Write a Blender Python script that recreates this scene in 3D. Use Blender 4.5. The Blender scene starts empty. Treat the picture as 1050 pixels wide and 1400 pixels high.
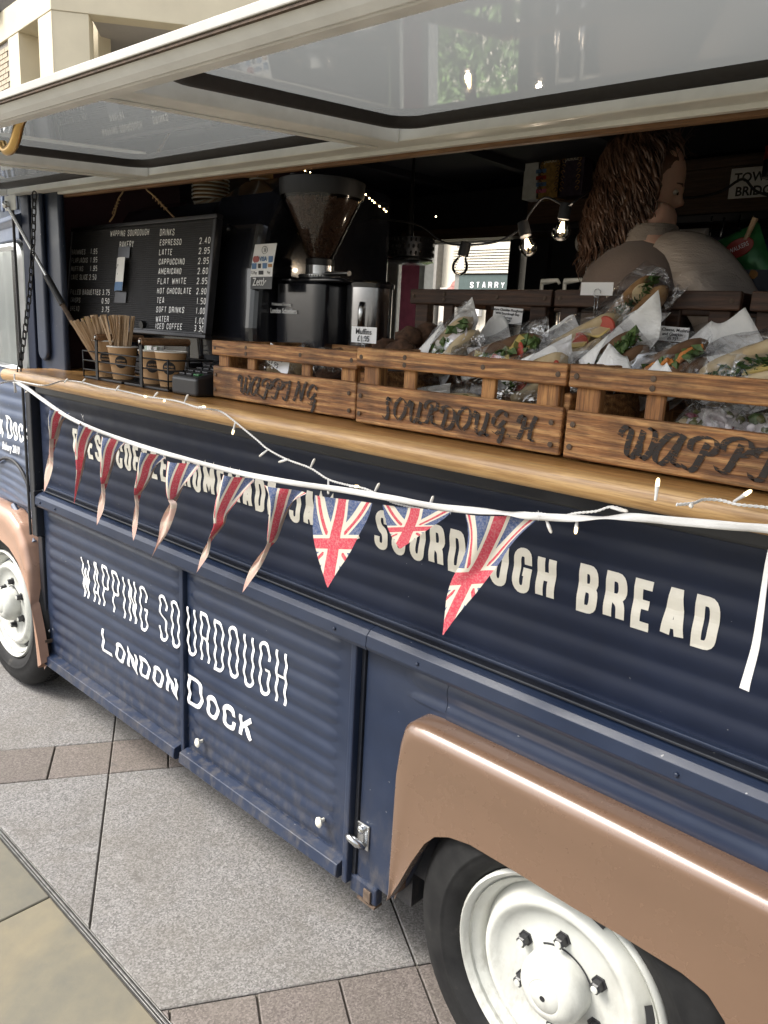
import bpy, bmesh, math, random
import numpy as np
from mathutils import Vector, Matrix, noise
C = bpy.context.scene
COL = C.collection
random.seed(7)
R = math.radians
PI = math.pi

# ------------------------------------------------------------------ camera, world, sun, exposure
CAMP = (0.0, -1.2, 1.52)
F, CX, CY = 1065.0, 525.0, 700.0
def _n(v):
    v = np.array(v, float); return v / np.linalg.norm(v)
_left = _n([-1175, 315, F]); _up = -_n([-235, -4500, F])
_X = -_left; _X = _n(_X - _up * (_X @ _up))
_c = lambda v: np.array([v[0], v[1], -v[2]])
_X = _c(_X); _Z = _c(_up); _Y = np.cross(_Z, _X)
RCW = np.stack([_X, _Y, _Z], 0)
cam = bpy.data.cameras.new('camera')
camo = bpy.data.objects.new('camera', cam); COL.objects.link(camo)
mw = Matrix.Identity(4)
for i in range(3):
    for j in range(3): mw[i][j] = RCW[i][j]
    mw[i][3] = CAMP[i]
camo.matrix_world = mw
cam.sensor_fit = 'HORIZONTAL'; cam.sensor_width = 36; cam.lens = 36 * F / 1050.0
cam.clip_start = 0.05; cam.clip_end = 500
C.camera = camo

SUN_EL, SUN_AZ = 50, 232      # azimuth the light comes from, measured from +x towards +y
w = bpy.data.worlds.new('World'); C.world = w; w.use_nodes = True
nt = w.node_tree; nt.nodes.clear()
sky = nt.nodes.new('ShaderNodeTexSky'); sky.sky_type = 'NISHITA'; sky.sun_disc = False
sky.sun_elevation = R(SUN_EL); sky.sun_rotation = R(90 - SUN_AZ)
sky.air_density = 1.0; sky.dust_density = 4.0; sky.ozone_density = 0.6
hs = nt.nodes.new('ShaderNodeHueSaturation'); hs.inputs['Saturation'].default_value = 0.35
bg = nt.nodes.new('ShaderNodeBackground'); bg.inputs[1].default_value = 0.15
wo = nt.nodes.new('ShaderNodeOutputWorld')
nt.links.new(sky.outputs[0], hs.inputs['Color']); nt.links.new(hs.outputs[0], bg.inputs[0]); nt.links.new(bg.outputs[0], wo.inputs[0])
sl = bpy.data.lights.new('sun', 'SUN'); sl.energy = 1.9; sl.angle = R(22); sl.color = (1, .955, .88)
so = bpy.data.objects.new('sun', sl); COL.objects.link(so)
sd = Vector((math.cos(R(SUN_EL)) * math.cos(R(SUN_AZ)), math.cos(R(SUN_EL)) * math.sin(R(SUN_AZ)), math.sin(R(SUN_EL))))
so.rotation_euler = sd.to_track_quat('Z', 'Y').to_euler()
vs = C.view_settings; vs.view_transform = 'Standard'; vs.look = 'None'; vs.gamma = 1; vs.use_curve_mapping = False
vs.exposure = 1.36
C.render.engine = 'CYCLES'
C.cycles.max_bounces = 9; C.cycles.transparent_max_bounces = 24; C.cycles.diffuse_bounces = 4; C.cycles.glossy_bounces = 4
C.cycles.sample_clamp_indirect = 4; C.cycles.caustics_reflective = False; C.cycles.caustics_refractive = False

# ------------------------------------------------------------------ surveying: where a sight line meets a known plane of the place
def _ray(u, v): return RCW @ _n([(u - CX) / F, -(v - CY) / F, -1])
def onY(u, v, y=0.0):
    d = _ray(u, v); t = (y - CAMP[1]) / d[1]; return Vector([CAMP[i] + t * d[i] for i in range(3)])
def onZ(u, v, z=0.0):
    d = _ray(u, v); t = (z - CAMP[2]) / d[2]; return Vector([CAMP[i] + t * d[i] for i in range(3)])

# ------------------------------------------------------------------ materials
MATS = {}
class N:
    """tiny node helper"""
    def __init__(s, name):
        s.m = bpy.data.materials.new(name); s.m.use_nodes = True; s.t = s.m.node_tree
        s.b = s.t.nodes['Principled BSDF']; s.o = s.t.nodes['Material Output']
        MATS[name] = s.m
    def n(s, k, **kw):
        x = s.t.nodes.new(k)
        for a, v in kw.items(): setattr(x, a, v)
        return x
    def l(s, a, b): s.t.links.new(a, b)
    def coord(s, scale=(1, 1, 1), kind='Object', rot=(0, 0, 0)):
        tc = s.n('ShaderNodeTexCoord'); mp = s.n('ShaderNodeMapping')
        mp.inputs['Scale'].default_value = scale; mp.inputs['Rotation'].default_value = rot
        s.l(tc.outputs[kind], mp.inputs[0]); return mp.outputs[0]
    def noise(s, sc, vec=None, detail=4, rough=.55, dist=0):
        x = s.n('ShaderNodeTexNoise'); x.inputs['Scale'].default_value = sc; x.inputs['Detail'].default_value = detail
        x.inputs['Roughness'].default_value = rough; x.inputs['Distortion'].default_value = dist
        if vec is not None: s.l(vec, x.inputs['Vector'])
        return x.outputs['Fac']
    def ramp(s, fac, stops, interp='LINEAR'):
        x = s.n('ShaderNodeValToRGB'); x.color_ramp.interpolation = interp
        e = x.color_ramp.elements
        while len(e) > 1: e.remove(e[-1])
        e[0].position = stops[0][0]; e[0].color = c4(stops[0][1])
        for p, c in stops[1:]:
            q = e.new(p); q.color = c4(c)
        s.l(fac, x.inputs[0]); return x.outputs[0]
    def mix(s, fac, a, b, mode='MIX'):
        x = s.n('ShaderNodeMix', data_type='RGBA', blend_type=mode)
        for i, v in ((0, fac), (6, a), (7, b)):
            if hasattr(v, 'default_value') or hasattr(v, 'links'): s.l(v, x.inputs[i])
            else: x.inputs[i].default_value = c4(v) if i else v
        return x.outputs[2]
    def math(s, op, a, b=0.0, c=None):
        x = s.n('ShaderNodeMath', operation=op)
        for i, v in enumerate((a, b) if c is None else (a, b, c)):
            if hasattr(v, 'links'): s.l(v, x.inputs[i])
            else: x.inputs[i].default_value = v
        return x.outputs[0]
    def bump(s, h, strength=.3, dist=.002):
        x = s.n('ShaderNodeBump'); x.inputs['Strength'].default_value = strength; x.inputs['Distance'].default_value = dist
        s.l(h, x.inputs['Height']); s.l(x.outputs[0], s.b.inputs['Normal']); return x
    def base(s, c):
        if hasattr(c, 'links'): s.l(c, s.b.inputs['Base Color'])
        else: s.b.inputs['Base Color'].default_value = c4(c)
    def set(s, **k):
        for a, v in k.items():
            i = s.b.inputs[a.replace('_', ' ')]
            if hasattr(v, 'links'): s.l(v, i)
            else: i.default_value = v
        return s
def c4(c):
    if isinstance(c, (int, float)): return (c, c, c, 1)
    return tuple(c) if len(c) == 4 else (*c, 1)

def plain(name, col, rough=.5, metal=0, var=.12, sc=30, bump=0, **k):
    m = N(name); v = m.coord()
    f = m.noise(sc, v)
    dark = tuple(x * (1 - var) for x in c4(col)[:3]); lite = tuple(min(1, x * (1 + var)) for x in c4(col)[:3])
    m.base(m.ramp(f, [(.3, dark), (.7, lite)]))
    m.set(Roughness=rough, Metallic=metal, **k)
    if bump: m.bump(m.noise(sc * 4, v), .4, bump)
    return m.m

def paint(name, col, rough, dust=.12, chips=True, coat=.3, metal=0, dustcol=(.30, .31, .33), vary=.13, bs=.22, spec=.32):
    m = N(name); v = m.coord()
    big = m.noise(2.2, v, 5, .6); fine = m.noise(60, v, 5, .6); mid = m.noise(11, v, 6, .62)
    c = m.ramp(mid, [(.25, tuple(x * (1 - vary) for x in col)), (.75, tuple(min(1, x * (1 + vary)) for x in col))])
    c = m.mix(m.math('MULTIPLY', m.ramp(big, [(.42, 0), (.75, 1)]), dust), c, dustcol)
    if chips:
        ch = m.noise(95, v, 2, .4); mask = m.ramp(ch, [(.775, 0), (.79, 1)])
        c = m.mix(m.math('MULTIPLY', mask, .55), c, (.42, .42, .42))
    if chips:
        tc_ = m.n('ShaderNodeTexCoord'); sx_ = m.n('ShaderNodeSeparateXYZ'); m.l(tc_.outputs['Object'], sx_.inputs[0])
        low = m.ramp(sx_.outputs[2], [(.22, 1), (.46, 0)]); sp2 = m.ramp(m.noise(34, m.coord((1, 1, .45)), 5, .7), [(.46, 0), (.68, 1)])
        c = m.mix(m.math('MULTIPLY', m.math('MULTIPLY', low, sp2), .42), c, (.13, .115, .095))
    m.base(c)
    m.set(Roughness=m.ramp(mid, [(.3, rough * (1 - vary * 1.5)), (.7, min(1, rough * (1 + vary * 2.3)))]), Metallic=metal, Coat_Weight=coat, Coat_Roughness=.22, Specular_IOR_Level=spec)
    m.bump(m.math('ADD', m.math('MULTIPLY', fine, .35), m.math('MULTIPLY', mid, 1.0)), bs, .0016)
    return m.m
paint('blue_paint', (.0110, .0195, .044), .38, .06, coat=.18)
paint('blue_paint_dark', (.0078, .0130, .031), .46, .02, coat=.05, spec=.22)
paint('cab_paint', (.05, .07, .12), .36, .25)
paint('lip_paint', (.40, .385, .35), .5, .3, True, .1, 0, (.2, .15, .1))
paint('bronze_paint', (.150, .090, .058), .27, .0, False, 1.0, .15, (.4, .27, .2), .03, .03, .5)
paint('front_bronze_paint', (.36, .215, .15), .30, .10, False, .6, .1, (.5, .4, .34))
paint('black_paint', (.012, .014, .02), .35, .05)
paint('canopy_paint', (.80, .82, .83), .42, .12, False, .1, 0, (.33, .29, .24))
paint('wheel_paint', (.50, .51, .475), .36, .42, True, .2, 0, (.24, .20, .15))
plain('ivory', (.72, .69, .60), .5, var=.05)
plain('white_letter', (.88, .88, .87), .5, var=.04)
plain('yellow_letter', (.75, .55, .03), .5, var=.04)
plain('black_plastic', (.014, .014, .016), .38)
plain('black_matt', (.02, .02, .022), .75)
plain('wire_black', (.015, .015, .016), .45, .4)
plain('steel', (.55, .56, .57), .25, 1.0, .08)
plain('brass', (.55, .36, .14), .3, 1.0, .15)
plain('rusty', (.10, .07, .05), .8, .2, .4, 80)
plain('lid_black', (.006, .006, .007), .5)
plain('rubber', (.018, .018, .02), .62, var=.2, sc=90)
plain('maroon', (.045, .010, .018), .7)
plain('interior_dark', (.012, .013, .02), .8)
plain('white_board', (.70, .74, .74), .5)
plain('pink_board', (.55, .15, .24), .6)
plain('paper_white', (.86, .85, .83), .7, var=.03)
plain('card_white', (.88, .875, .88), .6, var=.02)
plain('ink', (.03, .03, .035), .6)
plain('skin', (.62, .39, .31), .5, var=.06, Subsurface_Weight=.15)
plain('kraft', (.40, .24, .115), .75, var=.06)
plain('cup_rim', (.72, .69, .63), .5)
plain('twine', (.30, .20, .11), .95, var=.3, sc=200)
plain('stone_cream', (.56, .50, .37), .8, var=.06, sc=2)
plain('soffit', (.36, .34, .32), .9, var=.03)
plain('dark_glass', (.02, .025, .03), .1)
plain('brick_cream', (.42, .36, .27), .9, var=.25, sc=3)
plain('mortar', (.22, .20, .18), .95)
plain('shop_wall', (.62, .57, .47), .8, var=.05)
plain('shop_green', (.05, .075, .07), .6)
plain('louvre', (.20, .19, .17), .6)
plain('poster_paper', (.55, .50, .44), .6, var=.08)
plain('poster_pink', (.35, .16, .14), .6, var=.2)
plain('blue_box', (.10, .20, .38), .6)
plain('tea_gold', (.32, .20, .06), .5, var=.5, sc=60)
plain('tea_dark', (.03, .02, .035), .5, var=.6, sc=60)
plain('crisp_green', (.03, .16, .05), .3, .2, .3, 40)
plain('crisp_red', (.30, .03, .02), .4)
plain('crisp_orange', (.45, .22, .06), .5)
plain('crisp_blue', (.03, .04, .12), .35)
plain('steel_brushed', (.42, .42, .43), .18, 1.0, .05)
plain('gauze', (.62, .66, .63), .7, var=.08, sc=6)
plain('lettuce', (.085, .14, .035), .55, var=.5, sc=90)
plain('herb', (.045, .09, .02), .6, var=.5, sc=120)
plain('tomato', (.42, .06, .035), .35, var=.2)
plain('cheese', (.62, .47, .16), .5, var=.08)
plain('carrot', (.60, .21, .04), .5)
plain('onion', (.72, .66, .66), .5, var=.15, sc=80)
plain('olive', (.13, .13, .03), .3, var=.4)
plain('beet', (.22, .02, .05), .4)
plain('muffin', (.09, .045, .025), .9, var=.5, sc=60, bump=.004)
plain('cookie_wrap', (.45, .45, .46), .3)
plain('asphalt_joint', (.135, .120, .10), .95, var=.3, sc=60)
plain('napkin', (.55, .62, .52), .9)
plain('drain_steel', (.20, .195, .185), .4, .6, .3, 40)
plain('steel_dark', (.06, .06, .065), .35, .8)

m = N('bread'); v = m.coord()
m.base(m.ramp(m.noise(18, v, 5), [(.3, (.17, .085, .03)), (.55, (.34, .19, .08)), (.75, (.55, .40, .23))])); m.set(Roughness=.8); m.bump(m.noise(70, v), .5, .003)
m = N('bread_dark'); v = m.coord()
m.base(m.ramp(m.noise(20, v, 5), [(.3, (.09, .045, .022)), (.7, (.22, .12, .06))])); m.set(Roughness=.85); m.bump(m.noise(70, v), .6, .003)
m = N('pale_bread'); v = m.coord()
m.base(m.ramp(m.noise(20, v, 5), [(.3, (.45, .32, .17)), (.7, (.66, .55, .36))])); m.set(Roughness=.85); m.bump(m.noise(60, v), .6, .003)

# granite: speckled
def granite(name, a, b, cc):
    m = N(name); v = m.coord(kind='Object')
    oi = m.n('ShaderNodeObjectInfo'); vv = m.n('ShaderNodeVectorMath', operation='ADD'); m.l(v, vv.inputs[0])
    cx = m.n('ShaderNodeCombineXYZ'); m.l(m.math('MULTIPLY', oi.outputs['Random'], 17), cx.inputs[0]); m.l(cx.outputs[0], vv.inputs[1]); v = vv.outputs[0]
    vo = m.n('ShaderNodeTexVoronoi'); vo.inputs['Scale'].default_value = 260; m.l(v, vo.inputs['Vector'])
    sp = m.ramp(vo.outputs['Color'], [(.15, a), (.5, b), (.9, cc)])
    n2 = m.noise(150, v, 3, .7)
    c = m.mix(.45, sp, m.ramp(n2, [(.35, tuple(x * .55 for x in b)), (.6, b), (.75, cc)]))
    st = m.noise(1.7, v, 5, .6); c = m.mix(m.math('MULTIPLY', m.ramp(st, [(.45, 0), (.8, 1)]), .38), c, (.14, .125, .10))
    g_ = m.noise(11, v, 3, .5); c = m.mix(m.math('MULTIPLY', m.ramp(g_, [(.70, 0), (.735, 1)]), .5), c, (.07, .065, .06))
    g2_ = m.noise(5.5, v, 6, .7, .6); c = m.mix(m.math('MULTIPLY', m.ramp(g2_, [(.40, 1), (.56, 0)]), .30), c, (.10, .088, .072))
    tint = m.math('MULTIPLY_ADD', oi.outputs['Random'], .22, .88)
    c = m.mix(1.0, c, tint, 'MULTIPLY')
    m.base(c); m.set(Roughness=.72); m.bump(n2, .35, .0012)
granite('granite_grey', (.052, .050, .049), (.162, .156, .151), (.345, .335, .325))
granite('granite_pink', (.052, .044, .040), (.130, .109, .098), (.23, .20, .183))
m = N('york_stone'); v = m.coord()
a = m.noise(2.6, v, 6, .6, .8); b = m.noise(9, v, 6, .65)
c = m.ramp(a, [(.25, (.078, .080, .074)), (.5, (.130, .120, .090)), (.72, (.195, .160, .098))])
c = m.mix(.35, c, m.ramp(b, [(.3, (.08, .08, .072)), (.7, (.21, .18, .115))])); m.base(c); m.set(Roughness=.8); m.bump(b, .4, .004)

# wood
def wood(name, cols, scale=(1.2, 16, 16), rough=.6, stain=.4, bump=.0015, coat=0, wstr=1.0):
    m = N(name); oi = m.n('ShaderNodeObjectInfo')
    tc = m.n('ShaderNodeTexCoord'); add = m.n('ShaderNodeVectorMath', operation='ADD')
    cx = m.n('ShaderNodeCombineXYZ')
    m.l(m.math('MULTIPLY', oi.outputs['Random'], 31), cx.inputs[0]); m.l(m.math('MULTIPLY', oi.outputs['Random'], 7.7), cx.inputs[2])
    m.l(tc.outputs['Object'], add.inputs[0]); m.l(cx.outputs[0], add.inputs[1])
    mp = m.n('ShaderNodeMapping'); mp.inputs['Scale'].default_value = scale; m.l(add.outputs[0], mp.inputs[0])
    g = m.noise(5, mp.outputs[0], 6, .6, 1.2); g2 = m.noise(22, mp.outputs[0], 4, .6, .5)
    wv = m.n('ShaderNodeTexWave', bands_direction='Z'); wv.inputs['Scale'].default_value = 1.2; wv.inputs['Distortion'].default_value = 9
    wv.inputs['Detail'].default_value = 3; wv.inputs['Detail Scale'].default_value = .8; m.l(mp.outputs[0], wv.inputs[0])
    f = m.math('ADD', m.math('MULTIPLY', g, .84), m.math('MULTIPLY', wv.outputs['Fac'], .16 * wstr))
    c = m.ramp(f, [(.22, cols[0]), (.48, cols[1]), (.72, cols[2])])
    c = m.mix(m.math('MULTIPLY', m.ramp(g2, [(.5, 0), (.75, 1)]), .6), c, cols[0])
    mf = m.n('ShaderNodeMapping'); mf.inputs['Scale'].default_value = tuple(x * (4.5 if x > 3 else 2.2) for x in scale); m.l(add.outputs[0], mf.inputs[0]); g3 = m.noise(5, mf.outputs[0], 4, .7, .3)
    c = m.mix(m.math('MULTIPLY', m.ramp(g3, [(.50, 0), (.64, 1)]), .55), c, tuple(x * .8 for x in cols[0])); c = m.mix(m.math('MULTIPLY', m.ramp(g3, [(.30, 1), (.42, 0)]), .35), c, cols[2])
    ob = m.noise(7, add.outputs[0], 5, .6); c = m.mix(m.math('MULTIPLY', m.ramp(ob, [(.48, 0), (.72, 1)]), stain), c, tuple(x * .35 for x in cols[0]))
    m.base(c); m.set(Roughness=rough, Coat_Weight=coat, Coat_Roughness=.2)
    m.bump(m.math('ADD', g2, f), .6, bump)
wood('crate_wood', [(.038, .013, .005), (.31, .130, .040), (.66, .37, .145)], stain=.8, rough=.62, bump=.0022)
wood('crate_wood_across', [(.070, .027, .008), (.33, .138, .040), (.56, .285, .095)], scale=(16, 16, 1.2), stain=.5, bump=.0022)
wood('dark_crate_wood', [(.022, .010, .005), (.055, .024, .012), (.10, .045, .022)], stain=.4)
wood('counter_wood', [(.20, .095, .028), (.42, .215, .066), (.58, .33, .115)], scale=(.7, 9, 9), stain=.15, rough=.38, bump=.0006, coat=.35)
wood('counter_edge_wood', [(.27, .14, .050), (.46, .27, .105), (.62, .40, .18)], scale=(.9, 14, 14), stain=.12, rough=.42, bump=.0008, coat=.3)
wood('back_panel_wood', [(.035, .02, .013), (.075, .042, .026), (.11, .065, .04)], stain=.2)
wood('handle_wood', [(.10, .05, .022), (.20, .10, .045), (.27, .15, .07)], stain=.1)
wood('stick_wood', [(.36, .23, .13), (.50, .35, .215), (.62, .46, .31)], stain=.05, scale=(30, 30, 3))

# glossy blacks
m = N('machine_black'); m.base((.012, .013, .018)); v = m.coord(); m.set(Roughness=.18, Coat_Weight=.6, Coat_Roughness=.05); m.bump(m.noise(3, v), .1, .01)
# canopy panes: grey gloss
m = N('canopy_pane'); v = m.coord()
sm = m.noise(9, m.coord((1, 6, 1)), 5)
df = m.n('ShaderNodeBsdfDiffuse'); df.inputs[0].default_value = (.40, .42, .41, 1); tl_ = m.n('ShaderNodeBsdfTranslucent'); tl_.inputs[0].default_value = (.24, .25, .247, 1)
ad = m.n('ShaderNodeMixShader'); ad.inputs[0].default_value = .55; m.l(df.outputs[0], ad.inputs[1]); m.l(tl_.outputs[0], ad.inputs[2])
gl = m.n('ShaderNodeBsdfGlossy'); m.l(m.ramp(sm, [(.45, .015), (.8, .07)]), gl.inputs['Roughness'])
lw = m.n('ShaderNodeLayerWeight'); lw.inputs[0].default_value = .5; mx = m.n('ShaderNodeMixShader'); m.l(m.math('MULTIPLY_ADD', m.math('POWER', lw.outputs['Facing'], 3.2), .92, .06), mx.inputs[0]); m.l(ad.outputs[0], mx.inputs[1]); m.l(gl.outputs[0], mx.inputs[2]); m.l(mx.outputs[0], m.o.inputs[0])
# window glass
m = N('clear_glass'); tr = m.n('ShaderNodeBsdfTransparent'); gl = m.n('ShaderNodeBsdfGlossy'); gl.inputs['Roughness'].default_value = .03
fr = m.n('ShaderNodeFresnel'); fr.inputs[0].default_value = 1.45; mx = m.n('ShaderNodeMixShader'); m.l(fr.outputs[0], mx.inputs[0]); m.l(tr.outputs[0], mx.inputs[1]); m.l(gl.outputs[0], mx.inputs[2]); m.l(mx.outputs[0], m.o.inputs[0])
# hopper plastic (smoky)
m = N('smoky_plastic'); tr = m.n('ShaderNodeBsdfTransparent'); tr.inputs[0].default_value = (.80, .75, .71, 1); gl = m.n('ShaderNodeBsdfGlossy'); gl.inputs['Roughness'].default_value = .12
lw = m.n('ShaderNodeLayerWeight'); lw.inputs[0].default_value = .35; mx = m.n('ShaderNodeMixShader'); m.l(m.math('MULTIPLY_ADD', lw.outputs['Fresnel'], .42, .03), mx.inputs[0]); m.l(tr.outputs[0], mx.inputs[1]); m.l(gl.outputs[0], mx.inputs[2]); m.l(mx.outputs[0], m.o.inputs[0])
# cellophane
m = N('cellophane'); v = m.coord()
tr = m.n('ShaderNodeBsdfTransparent'); tr.inputs[0].default_value = (.93, .93, .94, 1); gl = m.n('ShaderNodeBsdfGlossy'); gl.inputs['Roughness'].default_value = .16
df = m.n('ShaderNodeBsdfDiffuse'); df.inputs[0].default_value = (.75, .75, .78, 1)
bp = m.n('ShaderNodeBump'); bp.inputs['Strength'].default_value = 1; bp.inputs['Distance'].default_value = .012
wr = m.noise(13, v, 3, .6, 1.2); rr = m.math('ABSOLUTE', m.math('SUBTRACT', wr, .5)); m.l(rr, bp.inputs['Height']); m.l(bp.outputs[0], gl.inputs['Normal'])
ge = m.n('ShaderNodeMixShader'); m.l(m.ramp(rr, [(0, .42), (.05, .16), (.12, .06)]), ge.inputs[0]); m.l(gl.outputs[0], ge.inputs[2]); m.l(df.outputs[0], ge.inputs[1]); ge.inputs[0].default_value = .5
lw = m.n('ShaderNodeLayerWeight'); lw.inputs[0].default_value = .35
fac = m.math('ADD', m.math('MULTIPLY', lw.outputs['Facing'], .22), m.ramp(rr, [(0, .42), (.02, .17), (.06, .045)]))
ge.inputs[0].default_value = .8
for lk in list(m.t.links):
    if lk.to_node == ge and lk.to_socket == ge.inputs[0]: m.t.links.remove(lk)
ge.inputs[0].default_value = .92
mx = m.n('ShaderNodeMixShader'); m.l(fac, mx.inputs[0]); m.l(tr.outputs[0], mx.inputs[1]); m.l(ge.outputs[0], mx.inputs[2]); m.l(mx.outputs[0], m.o.inputs[0])
# crumpled paper
m = N('waxed_paper'); v = m.coord(); m.base((.88, .87, .85)); m.set(Roughness=.55, Transmission_Weight=0.0); cr = m.noise(9, v, 5, .6, 1.5); m.bump(m.math('ABSOLUTE', m.math('SUBTRACT', cr, .5)), .8, .02)
# stencil ink, worn
m = N('stencil_ink'); v = m.coord((3, 3, 12)); m.base((.018, .012, .009)); m.set(Roughness=.7)
tr = m.n('ShaderNodeBsdfTransparent'); mx = m.n('ShaderNodeMixShader'); nz = m.noise(28, v, 5, .65)
m.l(m.ramp(nz, [(.53, 1), (.63, .10)]), mx.inputs[0]); m.l(tr.outputs[0], mx.inputs[1]); m.l(m.b.outputs[0], mx.inputs[2]); m.l(mx.outputs[0], m.o.inputs[0])
# emission
def emit(name, col, s):
    m = N(name); m.b.inputs['Base Color'].default_value = c4(col); m.b.inputs['Emission Color'].default_value = c4(col); m.b.inputs['Emission Strength'].default_value = s
emit('warm_spark', (1, .72, .35), 9); emit('filament', (1, .72, .40), 5); emit('fairy_led', (1, .78, .42), 1.6)
# fabrics
def fabric(name, col, rough=.8, sheen=.2, bs=.3, bd=.002, sc=400, wr=0):
    m = N(name); v = m.coord(); m.base(m.ramp(m.noise(12, v), [(.3, tuple(x * .85 for x in col)), (.7, col)])); m.set(Roughness=rough, Sheen_Weight=sheen)
    h = m.noise(sc, v, 2)
    if wr: h = m.math('ADD', m.math('MULTIPLY', h, .15), m.math('MULTIPLY', m.noise(wr, m.coord((1, 1, 2.5)), 3, .5, 1.2), 1.0))
    m.bump(h, bs, bd)
fabric('vest_knit', (.15, .120, .108), .9, .2, .5, .003, 300)
fabric('satin', (.38, .335, .30), .34, .0, .5, .02, 300, 7)
fabric('trouser', (.03, .03, .035), .9)
fabric('apron_black', (.015, .015, .018), .8)
fabric('grey_jacket', (.11, .12, .15), .8)
fabric('ribbon', (.76, .75, .73), .7, .1)
fabric('back_cloth', (.55, .42, .38), .95)
m = N('hair'); v = m.coord(); m.base(m.ramp(m.noise(9, v, 4), [(.3, (.035, .018, .012)), (.7, (.135, .072, .046))])); m.set(Roughness=.42)
# Union flag cloth (uv: u across, v down from the seam), worn print on one side only
m = N('flag_cloth'); uv = m.n('ShaderNodeUVMap'); uv.uv_map = 'UVMap'; sp = m.n('ShaderNodeSeparateXYZ'); m.l(uv.outputs[0], sp.inputs[0])
U = sp.outputs[0]; V = sp.outputs[1]
cvv = m.math('SUBTRACT', V, .50)      # cross centre
au = m.math('ABSOLUTE', U)
def band(x, wd): return m.math('LESS_THAN', x, wd)
# diagonals from the cross centre outwards: |u| = k*|v|
dg = m.math('ABSOLUTE', m.math('SUBTRACT', au, m.math('MULTIPLY', m.math('ABSOLUTE', cvv), 1.6)))
dred = m.math('ABSOLUTE', m.math('SUBTRACT', m.math('SUBTRACT', au, .05), m.math('MULTIPLY', m.math('ABSOLUTE', cvv), 1.6)))
blue, white, red = (.052, .085, .19), (.62, .57, .47), (.50, .045, .075)
col = m.mix(band(dg, .17), blue, white)
col = m.mix(band(dred, .05), col, red)
col = m.mix(m.math('MAXIMUM', band(au, .215), band(m.math('ABSOLUTE', cvv), .098)), col, white)
col = m.mix(m.math('MAXIMUM', band(au, .135), band(m.math('ABSOLUTE', cvv), .060)), col, red)
nv = m.coord(); wn = m.noise(300, nv, 2); wn2 = m.noise(14, nv, 4)
col = m.mix(m.math('MULTIPLY', m.ramp(wn, [(.4, 0), (.8, 1)]), .35), col, (.55, .50, .44))
gm = m.n('ShaderNodeNewGeometry')
back = m.mix(.30, m.mix(.75, col, (.52, .42, .34)), m.ramp(wn2, [(.35, (.42, .16, .14)), (.6, (.50, .40, .33))]))
m.base(m.mix(gm.outputs['Backfacing'], col, back)); m.set(Roughness=.95); m.bump(wn, .5, .001)
# hedge leaf
plain('leaf', (.09, .16, .035), .6, var=.5, sc=8)
# tyre
m = N('tyre_rubber'); v = m.coord(); m.base(m.ramp(m.noise(16, v, 6, .65), [(.35, (.007, .007, .0075)), (.62, (.014, .014, .014)), (.82, (.05, .047, .042))])); m.set(Roughness=.7, Specular_IOR_Level=.25); m.bump(m.noise(40, v), .2, .002)
# menu felt (grooved)
plain('felt', (.036, .036, .040), .85)

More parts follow.
